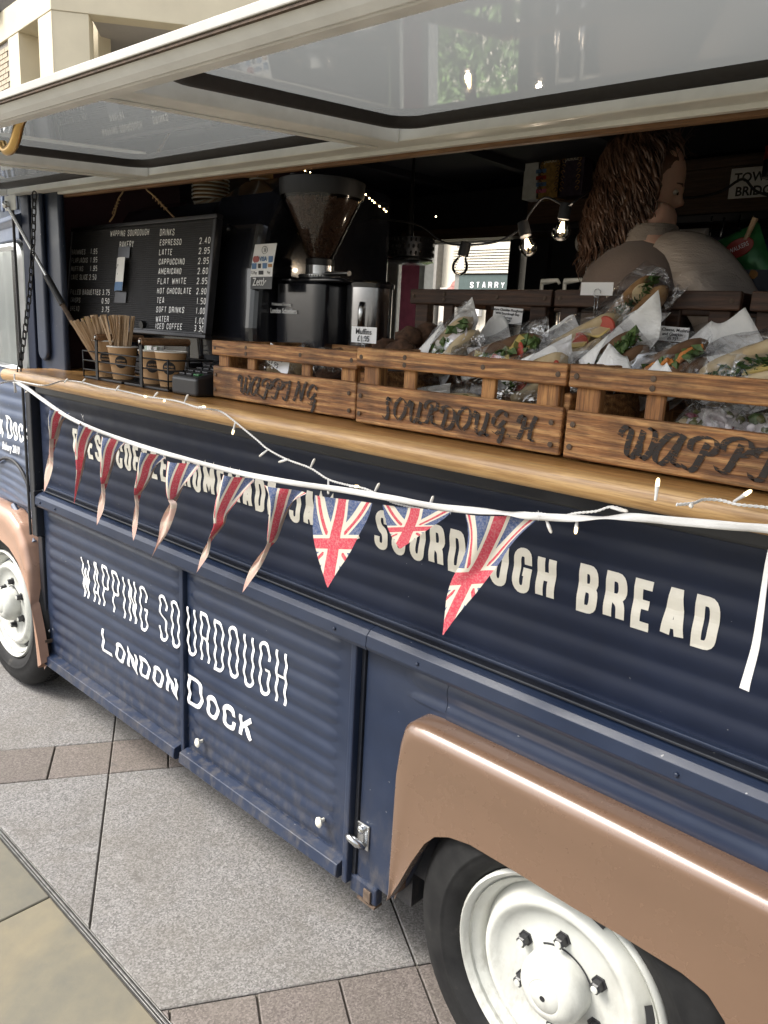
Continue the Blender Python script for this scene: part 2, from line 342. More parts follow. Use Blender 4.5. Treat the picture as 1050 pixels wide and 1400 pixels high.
# ------------------------------------------------------------------ mesh builder
class MB:
    def __init__(s): s.v = []; s.f = []; s.uv = None
    def add(s, vs, fs):
        k = len(s.v); s.v += [tuple(p) for p in vs]; s.f += [tuple(i + k for i in f) for f in fs]; return s
    def box(s, x0, x1, y0, y1, z0, z1, M=None):
        p = [Vector((x, y, z)) for x in (x0, x1) for y in (y0, y1) for z in (z0, z1)]
        if M is not None: p = [M @ q for q in p]
        return s.add(p, [(0, 1, 3, 2), (4, 6, 7, 5), (0, 4, 5, 1), (2, 3, 7, 6), (0, 2, 6, 4), (1, 5, 7, 3)])
    def prism(s, poly, a0, a1, fn):      # poly 2D ccw, fn(p, a) -> 3D
        n = len(poly); vs = [fn(p, a0) for p in poly] + [fn(p, a1) for p in poly]
        return s.add(vs, [tuple(range(n))[::-1], tuple(range(n, 2 * n))] + [(i, (i + 1) % n, n + (i + 1) % n, n + i) for i in range(n)])
    def tube(s, pts, r, k=8, cap=True, closed=False):
        pts = [Vector(p) for p in pts]; n = len(pts); rs = r if isinstance(r, (list, tuple)) else [r] * n
        vs = []; up = None
        for i in range(n):
            a = pts[(i - 1) % n] if (closed or i) else pts[0]; b = pts[(i + 1) % n] if (closed or i < n - 1) else pts[-1]
            t = (b - a); t = t.normalized() if t.length > 1e-9 else Vector((0, 0, 1))
            if up is None: up = Vector((0, 0, 1)) if abs(t.z) < .9 else Vector((1, 0, 0))
            u = (up - t * up.dot(t)); u = u.normalized() if u.length > 1e-6 else t.orthogonal().normalized(); up = u; w_ = t.cross(u)
            for j in range(k):
                an = 2 * PI * j / k; vs.append(pts[i] + (u * math.cos(an) + w_ * math.sin(an)) * rs[i])
        fs = []
        for i in range(n if closed else n - 1):
            for j in range(k): 
                i2 = (i + 1) % n
                fs.append((i * k + j, i * k + (j + 1) % k, i2 * k + (j + 1) % k, i2 * k + j))
        if cap and not closed: fs += [tuple(range(k))[::-1], tuple((n - 1) * k + j for j in range(k))]
        return s.add(vs, fs)
    def lathe(s, prof, k=32, M=None, cap=True, a0=0, a1=2 * PI):   # prof [(r,h)], axis +Z
        full = abs(a1 - a0 - 2 * PI) < 1e-6; kk = k if full else k + 1
        vs = []
        for r, h in prof:
            for j in range(kk):
                a = a0 + (a1 - a0) * j / k; p = Vector((r * math.cos(a), r * math.sin(a), h)); vs.append(M @ p if M is not None else p)
        fs = []
        for i in range(len(prof) - 1):
            for j in range(k):
                j2 = (j + 1) % kk; fs.append((i * kk + j, i * kk + j2, (i + 1) * kk + j2, (i + 1) * kk + j))
        if cap and full:
            if prof[0][0] > 1e-6: fs.append(tuple(range(k))[::-1])
            if prof[-1][0] > 1e-6: fs.append(tuple((len(prof) - 1) * k + j for j in range(k)))
        return s.add(vs, fs)
    def grid(s, fn, nu, nv):
        vs = [fn(i / nu, j / nv) for i in range(nu + 1) for j in range(nv + 1)]
        return s.add(vs, [(i * (nv + 1) + j, (i + 1) * (nv + 1) + j, (i + 1) * (nv + 1) + j + 1, i * (nv + 1) + j + 1) for i in range(nu) for j in range(nv)])
    def blob(s, c, r, k=10, amp=.0, seed=0, M=None):
        nl = max(4, k // 2); vs = []; c = Vector(c); r = r if hasattr(r, '__len__') else (r, r, r)
        for i in range(nl + 1):
            th = PI * i / nl
            for j in range(k):
                ph = 2 * PI * j / k; d = Vector((math.sin(th) * math.cos(ph), math.sin(th) * math.sin(ph), math.cos(th)))
                q = 1 + amp * noise.noise(d * 1.7 + Vector((seed * 3.1, seed, 0)))
                p = Vector((d.x * r[0], d.y * r[1], d.z * r[2])) * q
                if M is not None: p = M @ p
                vs.append(c + p)
        fs = []
        for i in range(nl):
            for j in range(k): fs.append((i * k + j, (i + 1) * k + j, (i + 1) * k + (j + 1) % k, i * k + (j + 1) % k))
        return s.add(vs, fs)
def link(o, parent=None):
    COL.objects.link(o)
    if parent is not None: o.parent = parent
    return o
def obj(name, mb, mat, parent=None, smooth=None, bevel=0, origin=None, sub=0, seg=2):
    me = bpy.data.meshes.new(name); vs = mb.v
    if origin is None and parent is None and vs:
        origin = Vector((sum(p[0] for p in vs) / len(vs), sum(p[1] for p in vs) / len(vs), min(p[2] for p in vs)))
    po = Vector(parent['_o']) if parent is not None and '_o' in parent else Vector((0, 0, 0))
    org = Vector(origin) if origin is not None else po
    me.from_pydata([tuple(Vector(p) - org) for p in vs], [], mb.f)
    bm = bmesh.new(); bm.from_mesh(me); bmesh.ops.remove_doubles(bm, verts=bm.verts, dist=1e-6)
    if smooth is not None or sub or True:
        if mb.uv is None: bmesh.ops.recalc_face_normals(bm, faces=bm.faces)
    bm.to_mesh(me); bm.free()
    if mat: me.materials.append(MATS[mat] if isinstance(mat, str) else mat)
    o = bpy.data.objects.new(name, me); link(o, parent); o.location = org - po
    if parent is None: o['_o'] = tuple(org)
    else: o['_o'] = tuple(org)
    if smooth:
        for p in me.polygons: p.use_smooth = True
        if smooth is not True:
            me.set_sharp_from_angle(angle=R(smooth))
    if bevel:
        b = o.modifiers.new('bevel', 'BEVEL'); b.width = bevel; b.segments = seg; b.limit_method = 'ANGLE'; b.angle_limit = R(35); b.harden_normals = False
    if sub:
        b = o.modifiers.new('sub', 'SUBSURF'); b.levels = sub; b.render_levels = sub
    return o
def thing(name, label, cat, loc=(0, 0, 0), group=None):
    o = bpy.data.objects.new(name, None); COL.objects.link(o); o.location = loc; o['_o'] = tuple(loc)
    o['label'] = label; o['category'] = cat
    if group: o['group'] = group
    return o
def tag(o, label, cat, group=None):
    o['label'] = label; o['category'] = cat
    if group: o['group'] = group
    return o
def struct(name, mb, mat, **k):
    o = obj(name, mb, mat, **k); o['kind'] = 'structure'; return o
def box(x0, x1, y0, y1, z0, z1): return MB().box(x0, x1, y0, y1, z0, z1)
def smoothpath(pts, n=6, closed=False):
    pts = [Vector(p) for p in pts]; out = []; m_ = len(pts)
    for i in range(m_ if closed else m_ - 1):
        p0 = pts[(i - 1) % m_] if closed else pts[max(i - 1, 0)]; p1 = pts[i]; p2 = pts[(i + 1) % m_] if closed else pts[i + 1]; p3 = pts[(i + 2) % m_] if closed else pts[min(i + 2, m_ - 1)]
        for j in range(n):
            t = j / n; out.append(.5 * ((2 * p1) + (p2 - p0) * t + (2 * p0 - 5 * p1 + 4 * p2 - p3) * t * t + (3 * p1 - p0 - 3 * p2 + p3) * t ** 3))
    if not closed: out.append(pts[-1])
    return out

# ------------------------------------------------------------------ lettering: stroke alphabet (box 0..1, third value 1 = rounded corner)
r_ = 1
GL = {
 'A': [[(0, 0), (.36, 1), (.64, 1), (1, 0)], [(.14, .27), (.86, .27)]],
 'B': ['c', [(0, .53), (0, 1), (.92, 1, 1), (.92, .53, 1)], 'c', [(0, 0), (0, .53), (1, .53, 1), (1, 0, 1)]],
 'C': [[(1, .64), (1, 1, 1), (0, 1, 1), (0, 0, 1), (1, 0, 1), (1, .36)]],
 'D': ['c', [(0, 0), (0, 1), (1, 1, 1), (1, 0, 1)]],
 'E': [[(1, 1), (0, 1), (0, 0), (1, 0)], [(0, .52), (.85, .52)]],
 'F': [[(1, 1), (0, 1), (0, 0)], [(0, .5), (.85, .5)]],
 'G': [[(1, .68), (1, 1, 1), (0, 1, 1), (0, 0, 1), (1, 0, 1), (1, .48), (.55, .48)]],
 'H': [[(0, 0), (0, 1)], [(1, 0), (1, 1)], [(0, .52), (1, .52)]],
 'I': [[(.5, 0), (.5, 1)]],
 'J': [[(1, 1), (1, 0, 1), (0, 0, 1), (0, .3)]],
 'K': [[(0, 0), (0, 1)], [(1, 1), (.05, .42)], [(.3, .6), (1, 0)]],
 'L': [[(0, 1), (0, 0), (1, 0)]],
 'M': [[(0, 0), (0, 1), (.5, .3), (1, 1), (1, 0)]],
 'N': [[(0, 0), (0, 1), (1, 0), (1, 1)]],
 'O': ['c', [(0, 0, 1), (0, 1, 1), (1, 1, 1), (1, 0, 1)]],
 'P': [[(0, 0), (0, 1), (1, 1, 1), (1, .45, 1), (0, .45)]],
 'Q': ['c', [(0, 0, 1), (0, 1, 1), (1, 1, 1), (1, 0, 1)], [(.6, .25), (1, 0)]],
 'R': [[(0, 0), (0, 1), (1, 1, 1), (1, .48, 1), (0, .48)], [(.45, .48), (1, .35, 1), (1, 0)]],
 'S': [[(1, .70), (1, 1, 1), (0, 1, 1), (0, .58, 1), (1, .44, 1), (1, 0, 1), (0, 0, 1), (0, .30)]],
 'T': [[(0, 1), (1, 1)], [(.5, 1), (.5, 0)]],
 'U': [[(0, 1), (0, 0, 1), (1, 0, 1), (1, 1)]],
 'V': [[(0, 1), (.5, 0), (1, 1)]],
 'W': [[(0, 1), (.24, 0), (.5, .75), (.76, 0), (1, 1)]],
 'X': [[(0, 0), (1, 1)], [(0, 1), (1, 0)]],
 'Y': [[(0, 1), (.5, .45), (1, 1)], [(.5, .45), (.5, 0)]],
 'Z': [[(0, 1), (1, 1), (0, 0), (1, 0)]],
 '0': ['c', [(0, 0, 1), (0, 1, 1), (1, 1, 1), (1, 0, 1)]],
 '1': [[(.15, .8), (.55, 1), (.55, 0)]],
 '2': [[(0, .72), (0, 1, 1), (1, 1, 1), (1, .55, 1), (0, 0), (1, 0)]],
 '3': [[(0, 1), (1, 1, 1), (1, .53, 1), (.3, .53)], [(.3, .53), (1, .53, 1), (1, 0, 1), (0, 0)]],
 '4': [[(.75, 0), (.75, 1), (0, .3), (1, .3)]],
 '5': [[(1, 1), (0, 1), (0, .57), (1, .57, 1), (1, 0, 1), (0, 0)]],
 '6': [[(1, .8), (1, 1, 1), (0, 1, 1), (0, 0, 1), (1, 0, 1), (1, .55, 1), (0, .55)]],
 '7': [[(0, 1), (1, 1), (.4, 0)]],
 '8': ['c', [(.05, .53, 1), (.05, 1, 1), (.95, 1, 1), (.95, .53, 1)], 'c', [(0, 0, 1), (0, .53, 1), (1, .53, 1), (1, 0, 1)]],
 '9': [[(0, .2), (0, 0, 1), (1, 0, 1), (1, 1, 1), (0, 1, 1), (0, .45, 1), (1, .45)]],
 '.': [[(.5, -.02), (.5, .07)]], '-': [[(.2, .45), (.8, .45)]], ',': [[(.65, .08), (.35, -.2)]],
 '&': [[(1, 0), (.12, .72), (.12, 1, 1), (.75, 1, 1), (.75, .66, 1), (0, .4, 1), (0, 0, 1), (.72, 0, 1), (1, .42)]],
}
WID = {'M': 1.3, 'W': 1.35, 'I': .35, '.': .45, ',': .5, '-': .6, '1': .7, ' ': .55, '&': 1.1}
def roundpath(pts, rad, closed):
    out = []; n = len(pts)
    for i, p in enumerate(pts):
        P_ = Vector((p[0], p[1]));
        if len(p) > 2 and p[2] and (closed or 0 < i < n - 1):
            A = Vector(pts[(i - 1) % n][:2]); B = Vector(pts[(i + 1) % n][:2])
            da = (A - P_); db = (B - P_); ra = min(rad, da.length * .5); rb = min(rad, db.length * .5)
            a = P_ + da.normalized() * ra; b = P_ + db.normalized() * rb
            for k in range(6):
                t = k / 5; out.append((1 - t) ** 2 * a + 2 * t * (1 - t) * P_ + t * t * b)
        else: out.append(P_)
    return out
def densify(path, step, closed):
    out = []; n = len(path)
    for i in range(n if closed else n - 1):
        a, b = path[i], path[(i + 1) % n]; k = max(1, int(math.ceil((b - a).length / step)))
        for j in range(k): out.append(a + (b - a) * j / k)
    if not closed: out.append(path[-1])
    return out
def ribbon2d(mb, path, wd, closed, place, layer, nw=2, nib=None):
    n = len(path); rows = []
    for i in range(n):
        a = path[(i - 1) % n] if (closed or i) else None; b = path[(i + 1) % n] if (closed or i < n - 1) else None
        p = path[i]
        d1 = (p - a).normalized() if a is not None and (p - a).length > 1e-9 else None
        d2 = (b - p).normalized() if b is not None and (b - p).length > 1e-9 else None
        if d1 is None: d1 = d2
        if d2 is None: d2 = d1
        if d1 is None: continue
        if nib is not None: off = nib
        else:
            n1 = Vector((-d1.y, d1.x)); n2 = Vector((-d2.y, d2.x)); mm = n1 + n2
            if mm.length < .3: mm = n1
            mm.normalize(); off = mm * (wd / 2) / max(.45, mm.dot(n1))
        rows.append([place(p + off * (1 - 2 * k / nw), layer) for k in range(nw + 1)])
    vs = [q for r in rows for q in r]; m_ = nw + 1; N_ = len(rows)
    fs = [(i * m_ + k, i * m_ + k + 1, ((i + 1) % N_) * m_ + k + 1, ((i + 1) % N_) * m_ + k) for i in range(N_ if closed else N_ - 1) for k in range(nw)]
    mb.add(vs, fs)
def letters(mb, text, x0, x1, h, stroke, place, cornr=.45, step=.5, caps=None, gap=.35, jitter=0, fixw=None):
    """text between x0 and x1, height h; place(p2, layer) -> 3D"""
    ws = [WID.get(ch, 1) * (caps[i] if caps else 1) for i, ch in enumerate(text)]
    tot = sum(ws) + gap * (len(text) - 1); s = (x1 - x0) / tot if fixw is None else fixw; x = x0; hs_ = stroke / 2
    for i, ch in enumerate(text):
        w_ = ws[i] * s; hh = h * (caps[i] if caps else 1)
        if ch != ' ':
            g = GL[ch]; closed = False; lay = 0; jz = random.uniform(-jitter, jitter)
            for st in g:
                if st == 'c': closed = True; continue
                pts = [(x + hs_ + q[0] * max(w_ - stroke, 1e-4), jz + hs_ + q[1] * (hh - stroke)) + tuple(q[2:]) for q in st]
                path = roundpath(pts, max(w_, 1e-4) * cornr * 1.1, closed); 
                ribbon2d(mb, densify(path, stroke * step, closed), stroke, closed, place, lay, 3 if stroke > .012 else 1)
                closed = False; lay += 1
        x += w_ + gap * s
def bfont(text, size, mat, parent, loc, rot, name='lettering', align='CENTER', sx=1, ext=.0002, shear=0, off=0):
    cu = bpy.data.curves.new('t', 'FONT'); cu.body = text; cu.size = size; cu.align_x = align; cu.align_y = 'CENTER'; cu.extrude = ext; cu.shear = shear; cu.offset = off; cu.resolution_u = 3
    o = bpy.data.objects.new('t', cu); COL.objects.link(o); dg_ = bpy.context.evaluated_depsgraph_get(); me = bpy.data.meshes.new_from_object(o.evaluated_get(dg_)); bpy.data.objects.remove(o)
    M_ = Matrix.Translation(Vector(loc)) @ rot.to_4x4() @ Matrix.Diagonal((sx, 1, 1, 1)) if isinstance(rot, Matrix) else Matrix.Translation(Vector(loc)) @ Matrix.Rotation(0, 4, 'X')
    mb = MB(); mb.add([M_ @ v_.co for v_ in me.vertices], [tuple(p.vertices) for p in me.polygons]); mb.uv = 1
    return obj(name, mb, mat, parent)
FRONT = Matrix.Rotation(PI / 2, 3, 'X')      # text facing -y

# calligraphic stencil capitals: (strokes of control points)
CAL = {
 'W': (1.15, [[(-.05, .62), (0, .82), (.14, .93), (.27, .82), (.25, .45), (.28, .08), (.45, .02), (.58, .35), (.64, .86)], [(.62, .5), (.66, .12), (.8, .02), (.97, .28), (1.02, .7), (.93, .95), (.82, .9)]]),
 'A': (1.0, [[(.74, .96), (.42, .9), (.12, .5), (.1, .12), (.32, .0), (.58, .3), (.86, .92)], [(.86, .95), (.72, .45), (.74, .06), (.98, .08)]]),
 'P': (.95, [[(.62, .82), (.5, .42), (.36, .06), (.14, -.03), (.0, .12)], [(.08, .58), (.08, .82), (.4, .98), (.8, .97), (.95, .74), (.82, .55), (.6, .5)]]),
 'I': (.85, [[(.0, .62), (.08, .82), (.35, .86), (.7, .97)], [(.66, .88), (.52, .4), (.4, .04), (.14, -.03), (.0, .14)]]),
 'N': (1.05, [[(-.05, .06), (.1, .02), (.26, .45), (.36, .92)], [(.36, .97), (.55, .45), (.7, .0)], [(.7, .1), (.82, .55), (.95, .9), (1.1, .96)]]),
 'G': (.95, [[(.82, .78), (.78, .97), (.45, .98), (.15, .66), (.16, .38), (.45, .32), (.82, .62)], [(.2, .14), (.4, .05), (.62, .2)], [(.82, .35), (.74, -.05), (.6, -.28)]]),
 'S': (.7, [[(.72, .78), (.55, .98), (.34, .8), (.5, .5), (.6, .2), (.35, 0), (.08, .14)]]),
 'O': (.95, [[(.5, .98), (.15, .7), (.12, .25), (.4, .0)], [(.55, .02), (.85, .35), (.85, .78), (.58, .97)]]),
 'U': (1.0, [[(-.02, .66), (.08, .9), (.24, .85), (.22, .4), (.34, .02), (.6, .12), (.76, .5), (.8, .92)], [(.82, .92), (.76, .35), (.82, .02), (1.0, .1)]]),
 'R': (1.0, [[(.5, .82), (.42, .42), (.3, .06), (.1, 0)], [(.06, .6), (.1, .84), (.4, .98), (.78, .95), (.85, .72), (.5, .52)], [(.48, .50), (.60, .25), (.70, .02), (.95, .05)]]),
 'D': (1.0, [[(.42, .85), (.34, .4), (.24, .08)], [(.06, .66), (.14, .9), (.5, .98), (.88, .8), (.94, .4), (.7, .06), (.3, .0), (.05, .08)]]),
 'H': (1.0, [[(.0, .62), (.08, .84), (.32, .9), (.3, .45), (.16, .02), (.0, .05)], [(.92, .95), (.76, .5), (.76, .04), (.98, .05)], [(.36, .42), (.7, .5)]]),
 '.': (.4, [[(.1, .0), (.25, .08)]]),
}
def stencil(mb, text, x0, x1, h, nibw, place):
    tot = sum(CAL[c][0] for c in text) + .08 * (len(text) - 1); s = (x1 - x0) / tot; x = x0
    nib = Vector((math.cos(R(-28)), math.sin(R(-28)) * .8)) * nibw / 2
    for ch in text:
        wv_, sts = CAL[ch]; dz = random.uniform(-.003, .003)
        for k, st in enumerate(sts):
            pts = smoothpath([(x + (p[0] * wv_ + .12 * p[1]) * s, p[1] * h + dz, 0) for p in st], 7)
            ribbon2d(mb, [Vector((p.x, p.y)) for p in pts], nibw, False, place, k, 1, nib)
        x += (wv_ + .08) * s

# ================================================================== THE GROUND
struct('ground', box(-60, 60, -60, 60, -.30, -.0075), 'asphalt_joint', origin=(0, 0, -.3))
pav = bpy.data.objects.new('pavement', None); COL.objects.link(pav); pav['kind'] = 'structure'; pav['_o'] = (0, 0, 0)
EU = Vector((.853, -.522)).normalized(); EV = Vector((-EU.y, EU.x))
def clip(poly, a, b, c):          # keep a*x+b*y >= c
    out = []
    for i in range(len(poly)):
        p, q = poly[i], poly[(i + 1) % len(poly)]; dp = a * p[0] + b * p[1] - c; dq = a * q[0] + b * q[1] - c
        if dp >= 0: out.append(p)
        if (dp >= 0) != (dq >= 0):
            t = dp / (dp - dq); out.append((p[0] + (q[0] - p[0]) * t, p[1] + (q[1] - p[1]) * t))
    return out
DRAIN_Y = -.447
def slab_obj(name, poly, top, mat, j=.0032):
    # shrink towards the centre by the joint
    cx_ = sum(p[0] for p in poly) / len(poly); cy_ = sum(p[1] for p in poly) / len(poly)
    mb = MB(); mb.prism(poly, -.05, top, lambda p, a: (p[0], p[1], a))
    return obj(name, mb, mat, pav, bevel=.0025, origin=(cx_, cy_, -.05), seg=1)
def uvrect(u0, u1, v0, v1):
    return [tuple(EU * u + EV * v) for u, v in ((u0, v0), (u1, v0), (u1, v1), (u0, v1))]
J = .0022; far = {'granite_grey': MB(), 'granite_pink': MB()}
u = -.885 - 1.22 * 14; nsett = 0
for iu in range(22):
    # a row of big slabs u0..u0+1.005 then a band of setts
    u0 = -1.89 + (iu - 12) * 1.22; u1 = u0 + 1.005; u2 = u1 + .215
    for kv in range(-16, 20):
        v0 = -1.229 + .78 * kv; poly = uvrect(u0 + J, u1 - J, v0 + J, v0 + .78 - J)
        poly = clip(poly, 0, 1, DRAIN_Y + .0105)
        if len(poly) < 3: continue
        cxx = sum(p[0] for p in poly) / len(poly); cyy = sum(p[1] for p in poly) / len(poly)
        if cxx > 9 or cxx < -14 or cyy > 9: continue
        if -5.2 < cxx < 2.2 and cyy < 3.2: slab_obj('granite_slab', poly, random.uniform(-.0008, .0008), 'granite_grey')
        else: far['granite_grey'].prism(poly, -.05, 0, lambda p, a: (p[0], p[1], a))
    for kv in range(-60, 76):
        v0 = -1.229 + .195 * kv; poly = uvrect(u1 + J, u2 - J, v0 + J, v0 + .195 - J)
        poly = clip(poly, 0, 1, DRAIN_Y + .0105)
        if len(poly) < 3: continue
        cxx = sum(p[0] for p in poly) / len(poly); cyy = sum(p[1] for p in poly) / len(poly)
        if cxx > 9 or cxx < -14 or cyy > 9: continue
        if -3.9 < cxx < .8 and cyy < 1.6 and nsett < 290:
            nsett += 1; slab_obj('granite_sett', poly, random.uniform(-.0016, .0016), 'granite_pink')
        else: far['granite_pink'].prism(poly, -.05, 0, lambda p, a: (p[0], p[1], a))
for k_, mb in far.items():
    o = obj('distant_paving', mb, k_, pav); o['kind'] = 'stuff'
# slot drain: two steel lips with a dark gap
for y0, y1 in ((DRAIN_Y - .0082, DRAIN_Y - .0060), (DRAIN_Y - .0026, DRAIN_Y + .0022), (DRAIN_Y + .0060, DRAIN_Y + .0080)):
    obj('drain_lip', box(-14, 9, y0, y1, -.05, .0005), 'drain_steel', pav, bevel=.0008)
obj('drain_channel', box(-14, 9, DRAIN_Y - .0095, DRAIN_Y + .0095, -.06, -.006), 'black_matt', pav)
for iy in range(4):
    for ix in range(-9, 8):
        x0 = -1.819 + ix * 1.12 + (0, .5, .2, .7)[iy]; y1 = DRAIN_Y - .0105 - iy * .9
        if x0 > 6 or x0 < -11: continue
        slab_obj('york_slab', [(x0 + J, y1 - .9 + J), (x0 + 1.12 - J, y1 - .9 + J), (x0 + 1.12 - J, y1 - J), (x0 + J, y1 - J)], random.uniform(-.0015, .0015), 'york_stone')
mb = MB()
for (x0, x1, y0, y1) in ((-30, 25, -30, DRAIN_Y - 3.66), (-30, -14.05, DRAIN_Y - 3.6, 9), (9.05, 25, DRAIN_Y - 3.6, 9), (-30, 25, 9.2, 30)): mb.box(x0, x1, y0, y1, -.04, -.006)
o = obj('distant_paving', mb, 'york_stone', pav); o['kind'] = 'stuff'

# ================================================================== BUILDING BEHIND (upper left)
def frame_box(mb, O, ex, ey, a0, a1, b0, b1, z0, z1):
    p = [O + ex * a + ey * b + Vector((0, 0, z)) for a in (a0, a1) for b in (b0, b1) for z in (z0, z1)]
    mb.add(p, [(0, 1, 3, 2), (4, 6, 7, 5), (0, 4, 5, 1), (2, 3, 7, 6), (0, 2, 6, 4), (1, 5, 7, 3)])
def dirv(u, v): return Vector(_ray(u, v))
DIST = 13.0
def at(u, v, d=DIST):
    r0 = dirv(u, v); t = d / math.hypot(r0.x, r0.y); return Vector(CAMP) + r0 * t
c0 = at(69, 12)                       # corner at the cornice's lower front
OB = Vector((c0.x, c0.y, 0)); zc = c0.z
eL = dirv(-501, 393); eL = Vector((eL.x, eL.y, 0)).normalized()
eR = dirv(6500, 760); eR = Vector((eR.x, eR.y, 0)).normalized()
nL = Vector((-eL.y, eL.x, 0)); nR = Vector((eR.y, -eR.x, 0))
toc = Vector(CAMP) - OB
if nL.dot(toc) > 0: nL = -nL
if nR.dot(toc) > 0: nR = -nR          # inward normals
def onwall(u, v, e, nn):              # metres along a facade
    r0 = dirv(u, v); t = (OB - Vector(CAMP)).dot(nn) / r0.dot(nn); p = Vector(CAMP) + r0 * t; return (p - OB).dot(e), p.z
bld = thing('stone_building', 'cream stone building with deep balcony opening rising behind the raised hatch', 'building', tuple(OB))
_, zb = onwall(122, 19, eR, nR); _, zt0 = onwall(69, 2, eR, nR); 
aP, _ = onwall(122, 60, eR, nR)
aL, _ = onwall(52, 60, eL, nL)
aL2a, _ = onwall(20, 100, eL, nL); aL2b, _ = onwall(8, 110, eL, nL)
zlow = onwall(122, 19, eR, nR)[1]
mb = MB(); frame_box(mb, OB, eR, nR, 0, 16, .0, .3, zlow, zlow + .75); frame_box(mb, OB, eL, nL, 0.0, 16, .003, .5, zlow, zlow + .42)
obj('cornice', mb, 'stone_cream', bld, bevel=.01)
mb = MB(); frame_box(mb, OB, eR, nR, 0.002, aP, .01, .35, 0, zlow - .004); frame_box(mb, OB, eL, nL, 0.0, aL, .012, .35, 0, zlow - .0045); obj('corner_pillar', mb, 'stone_cream', bld)
mb = MB(); frame_box(mb, OB, eL, nL, aL + .80, aL + 1.26, .012, .5, 0, zlow - .004); obj('pillar', mb, 'stone_cream', bld)
mb = MB(); frame_box(mb, OB, eR, nR, aP, 16, .31, 3.6, zlow + .02, zlow + .3); obj('balcony_soffit', mb, 'soffit', bld)
mb = MB(); frame_box(mb, OB, eR, nR, aP - .01, 16, 2.2, 2.6, 0, zlow + .02); obj('recessed_wall', mb, 'soffit', bld)
mb = MB(); frame_box(mb, OB, eR, nR, aP + .05, 14, 2.1, 2.2, zlow - 4.2, zlow - 1.15); obj('window', mb, 'dark_glass', bld)
mb = MB(); frame_box(mb, OB, eL, nL, aL + .02, aL + .79, .9, 1.1, 0, zlow + .3); obj('recessed_wall', mb, 'stone_cream', bld)
mb = MB(); frame_box(mb, OB, eR, nR, 1.2, 16, .2, .3, zlow + .75, zlow + 2.1); obj('glass_balustrade', mb, 'clear_glass', bld)
# brick pier on the far left: each course and brick
mb = MB(); q0, _ = onwall(14, 60, eL, nL); BO = OB + eL * (aL + 1.275); frame_box(mb, BO, eL, nL, 0, 9, .04, .6, 0, zlow - .01); frame_box(mb, BO, eL, nL, .20, 9, -.16, .6, zlow + .43, zlow + 6); 
obj('brick_wall', mb, 'mortar', bld)
brick_me = None; nb = 0
mbB = MB(); frame_box(mbB, Vector((0, 0, 0)), eL, nL, 0, .205, -.012, .03, 0, .058)
for (a0, off, z0, z1) in ((0, .04, zlow - 1.6, zlow - .08), (.20, -.16, zlow + .44, zlow + 1.7)):
    z = z0; row = 0
    while z < z1:
        for k in range(8):
            a = a0 + .005 + k * .218 + (.109 if row % 2 else 0); p = BO + eL * a + nL * off; p.z = z
            if nb >= 300: break
            if brick_me is None:
                o = obj('brick', mbB, 'brick_cream', bld, origin=(0, 0, 0)); brick_me = o.data; o.location = p - OB
            else:
                o = bpy.data.objects.new('brick', brick_me); link(o, bld); o.location = p - OB
            nb += 1
        z += .073; row += 1

# ================================================================== SHOP ACROSS THE WAY (seen through the hatch and the rear window)
SY = 6.2
sh = thing('shop_front', 'cream shop front with dark green fascia sign seen through the rear window of the van', 'shop', (-4, SY, 0))
def rect(mb, u0, v0, u1, v1, y, d=.05):
    a = onY(u0, v0, y); b = onY(u1, v1, y); return mb.box(min(a.x, b.x), max(a.x, b.x), y, y + d, min(a.z, b.z), max(a.z, b.z))
obj('wall', box(-16, 6, SY + .12, SY + .5, 0, 5.5), 'shop_wall', sh)
obj('fascia', rect(MB(), 628, 376, 760, 403, SY, .1), 'shop_green', sh)
mb = MB()
a = onY(622, 340, SY); b = onY(760, 372, SY)
obj('fascia_surround', box(a.x, b.x + 2, SY + .02, SY + .119, b.z, a.z), 'louvre', sh)
for k in range(9):
    zz = b.z + (a.z - b.z) * (k + .5) / 9; obj('louvre_slat', box(a.x, b.x + 2, SY - .02, SY + .018, zz - .02, zz + .02), 'shop_wall', sh)
a = onY(597, 395, SY); b = onY(622, 440, SY); obj('poster', box(a.x, b.x, SY + .06, SY + .118, b.z - .8, a.z + .02), 'poster_paper', sh)
a = onY(604, 402, SY); b = onY(618, 418, SY)
mb = MB(); mb.blob(((a.x + b.x) / 2, SY + .05, (a.z + b.z) / 2), (.10, .01, .14), 9, .5, 3); mb.blob(((a.x + b.x) / 2 + .06, SY + .052, a.z + .1), (.06, .01, .06), 8, .4, 5); obj('poster_picture', mb, 'poster_pink', sh)
for u0, u1 in ((590, 596), (622, 628)):
    a = onY(u0, 370, SY); b = onY(u1, 370, SY); obj('window_frame', box(a.x, b.x, SY + .01, SY + .118, 0, 3.2), 'louvre', sh)
a = onY(632, 418, SY); b = onY(650, 432, SY); obj('window_notice', box(a.x, b.x, SY + .05, SY + .118, b.z, a.z), 'card_white', sh)
p = onY(671, 390, SY); q = onY(643, 390, SY); e = onY(690, 391, SY)
mb = MB(); hl = onY(665, 385, SY).z - onY(665, 395, SY).z
for tx, xa, xb in (('STARRY', q.x, e.x), ('NIGHT', e.x + (e.x - q.x) * .16, e.x + (e.x - q.x) * .98)):
    mb = MB(); letters(mb, tx, xa, xb, hl * .85, hl * .15, lambda p_, l: (p_.x, SY - .004 - l * .0005, p.z - hl * .4 + p_.y), gap=.75); obj('lettering', mb, 'white_letter', sh)
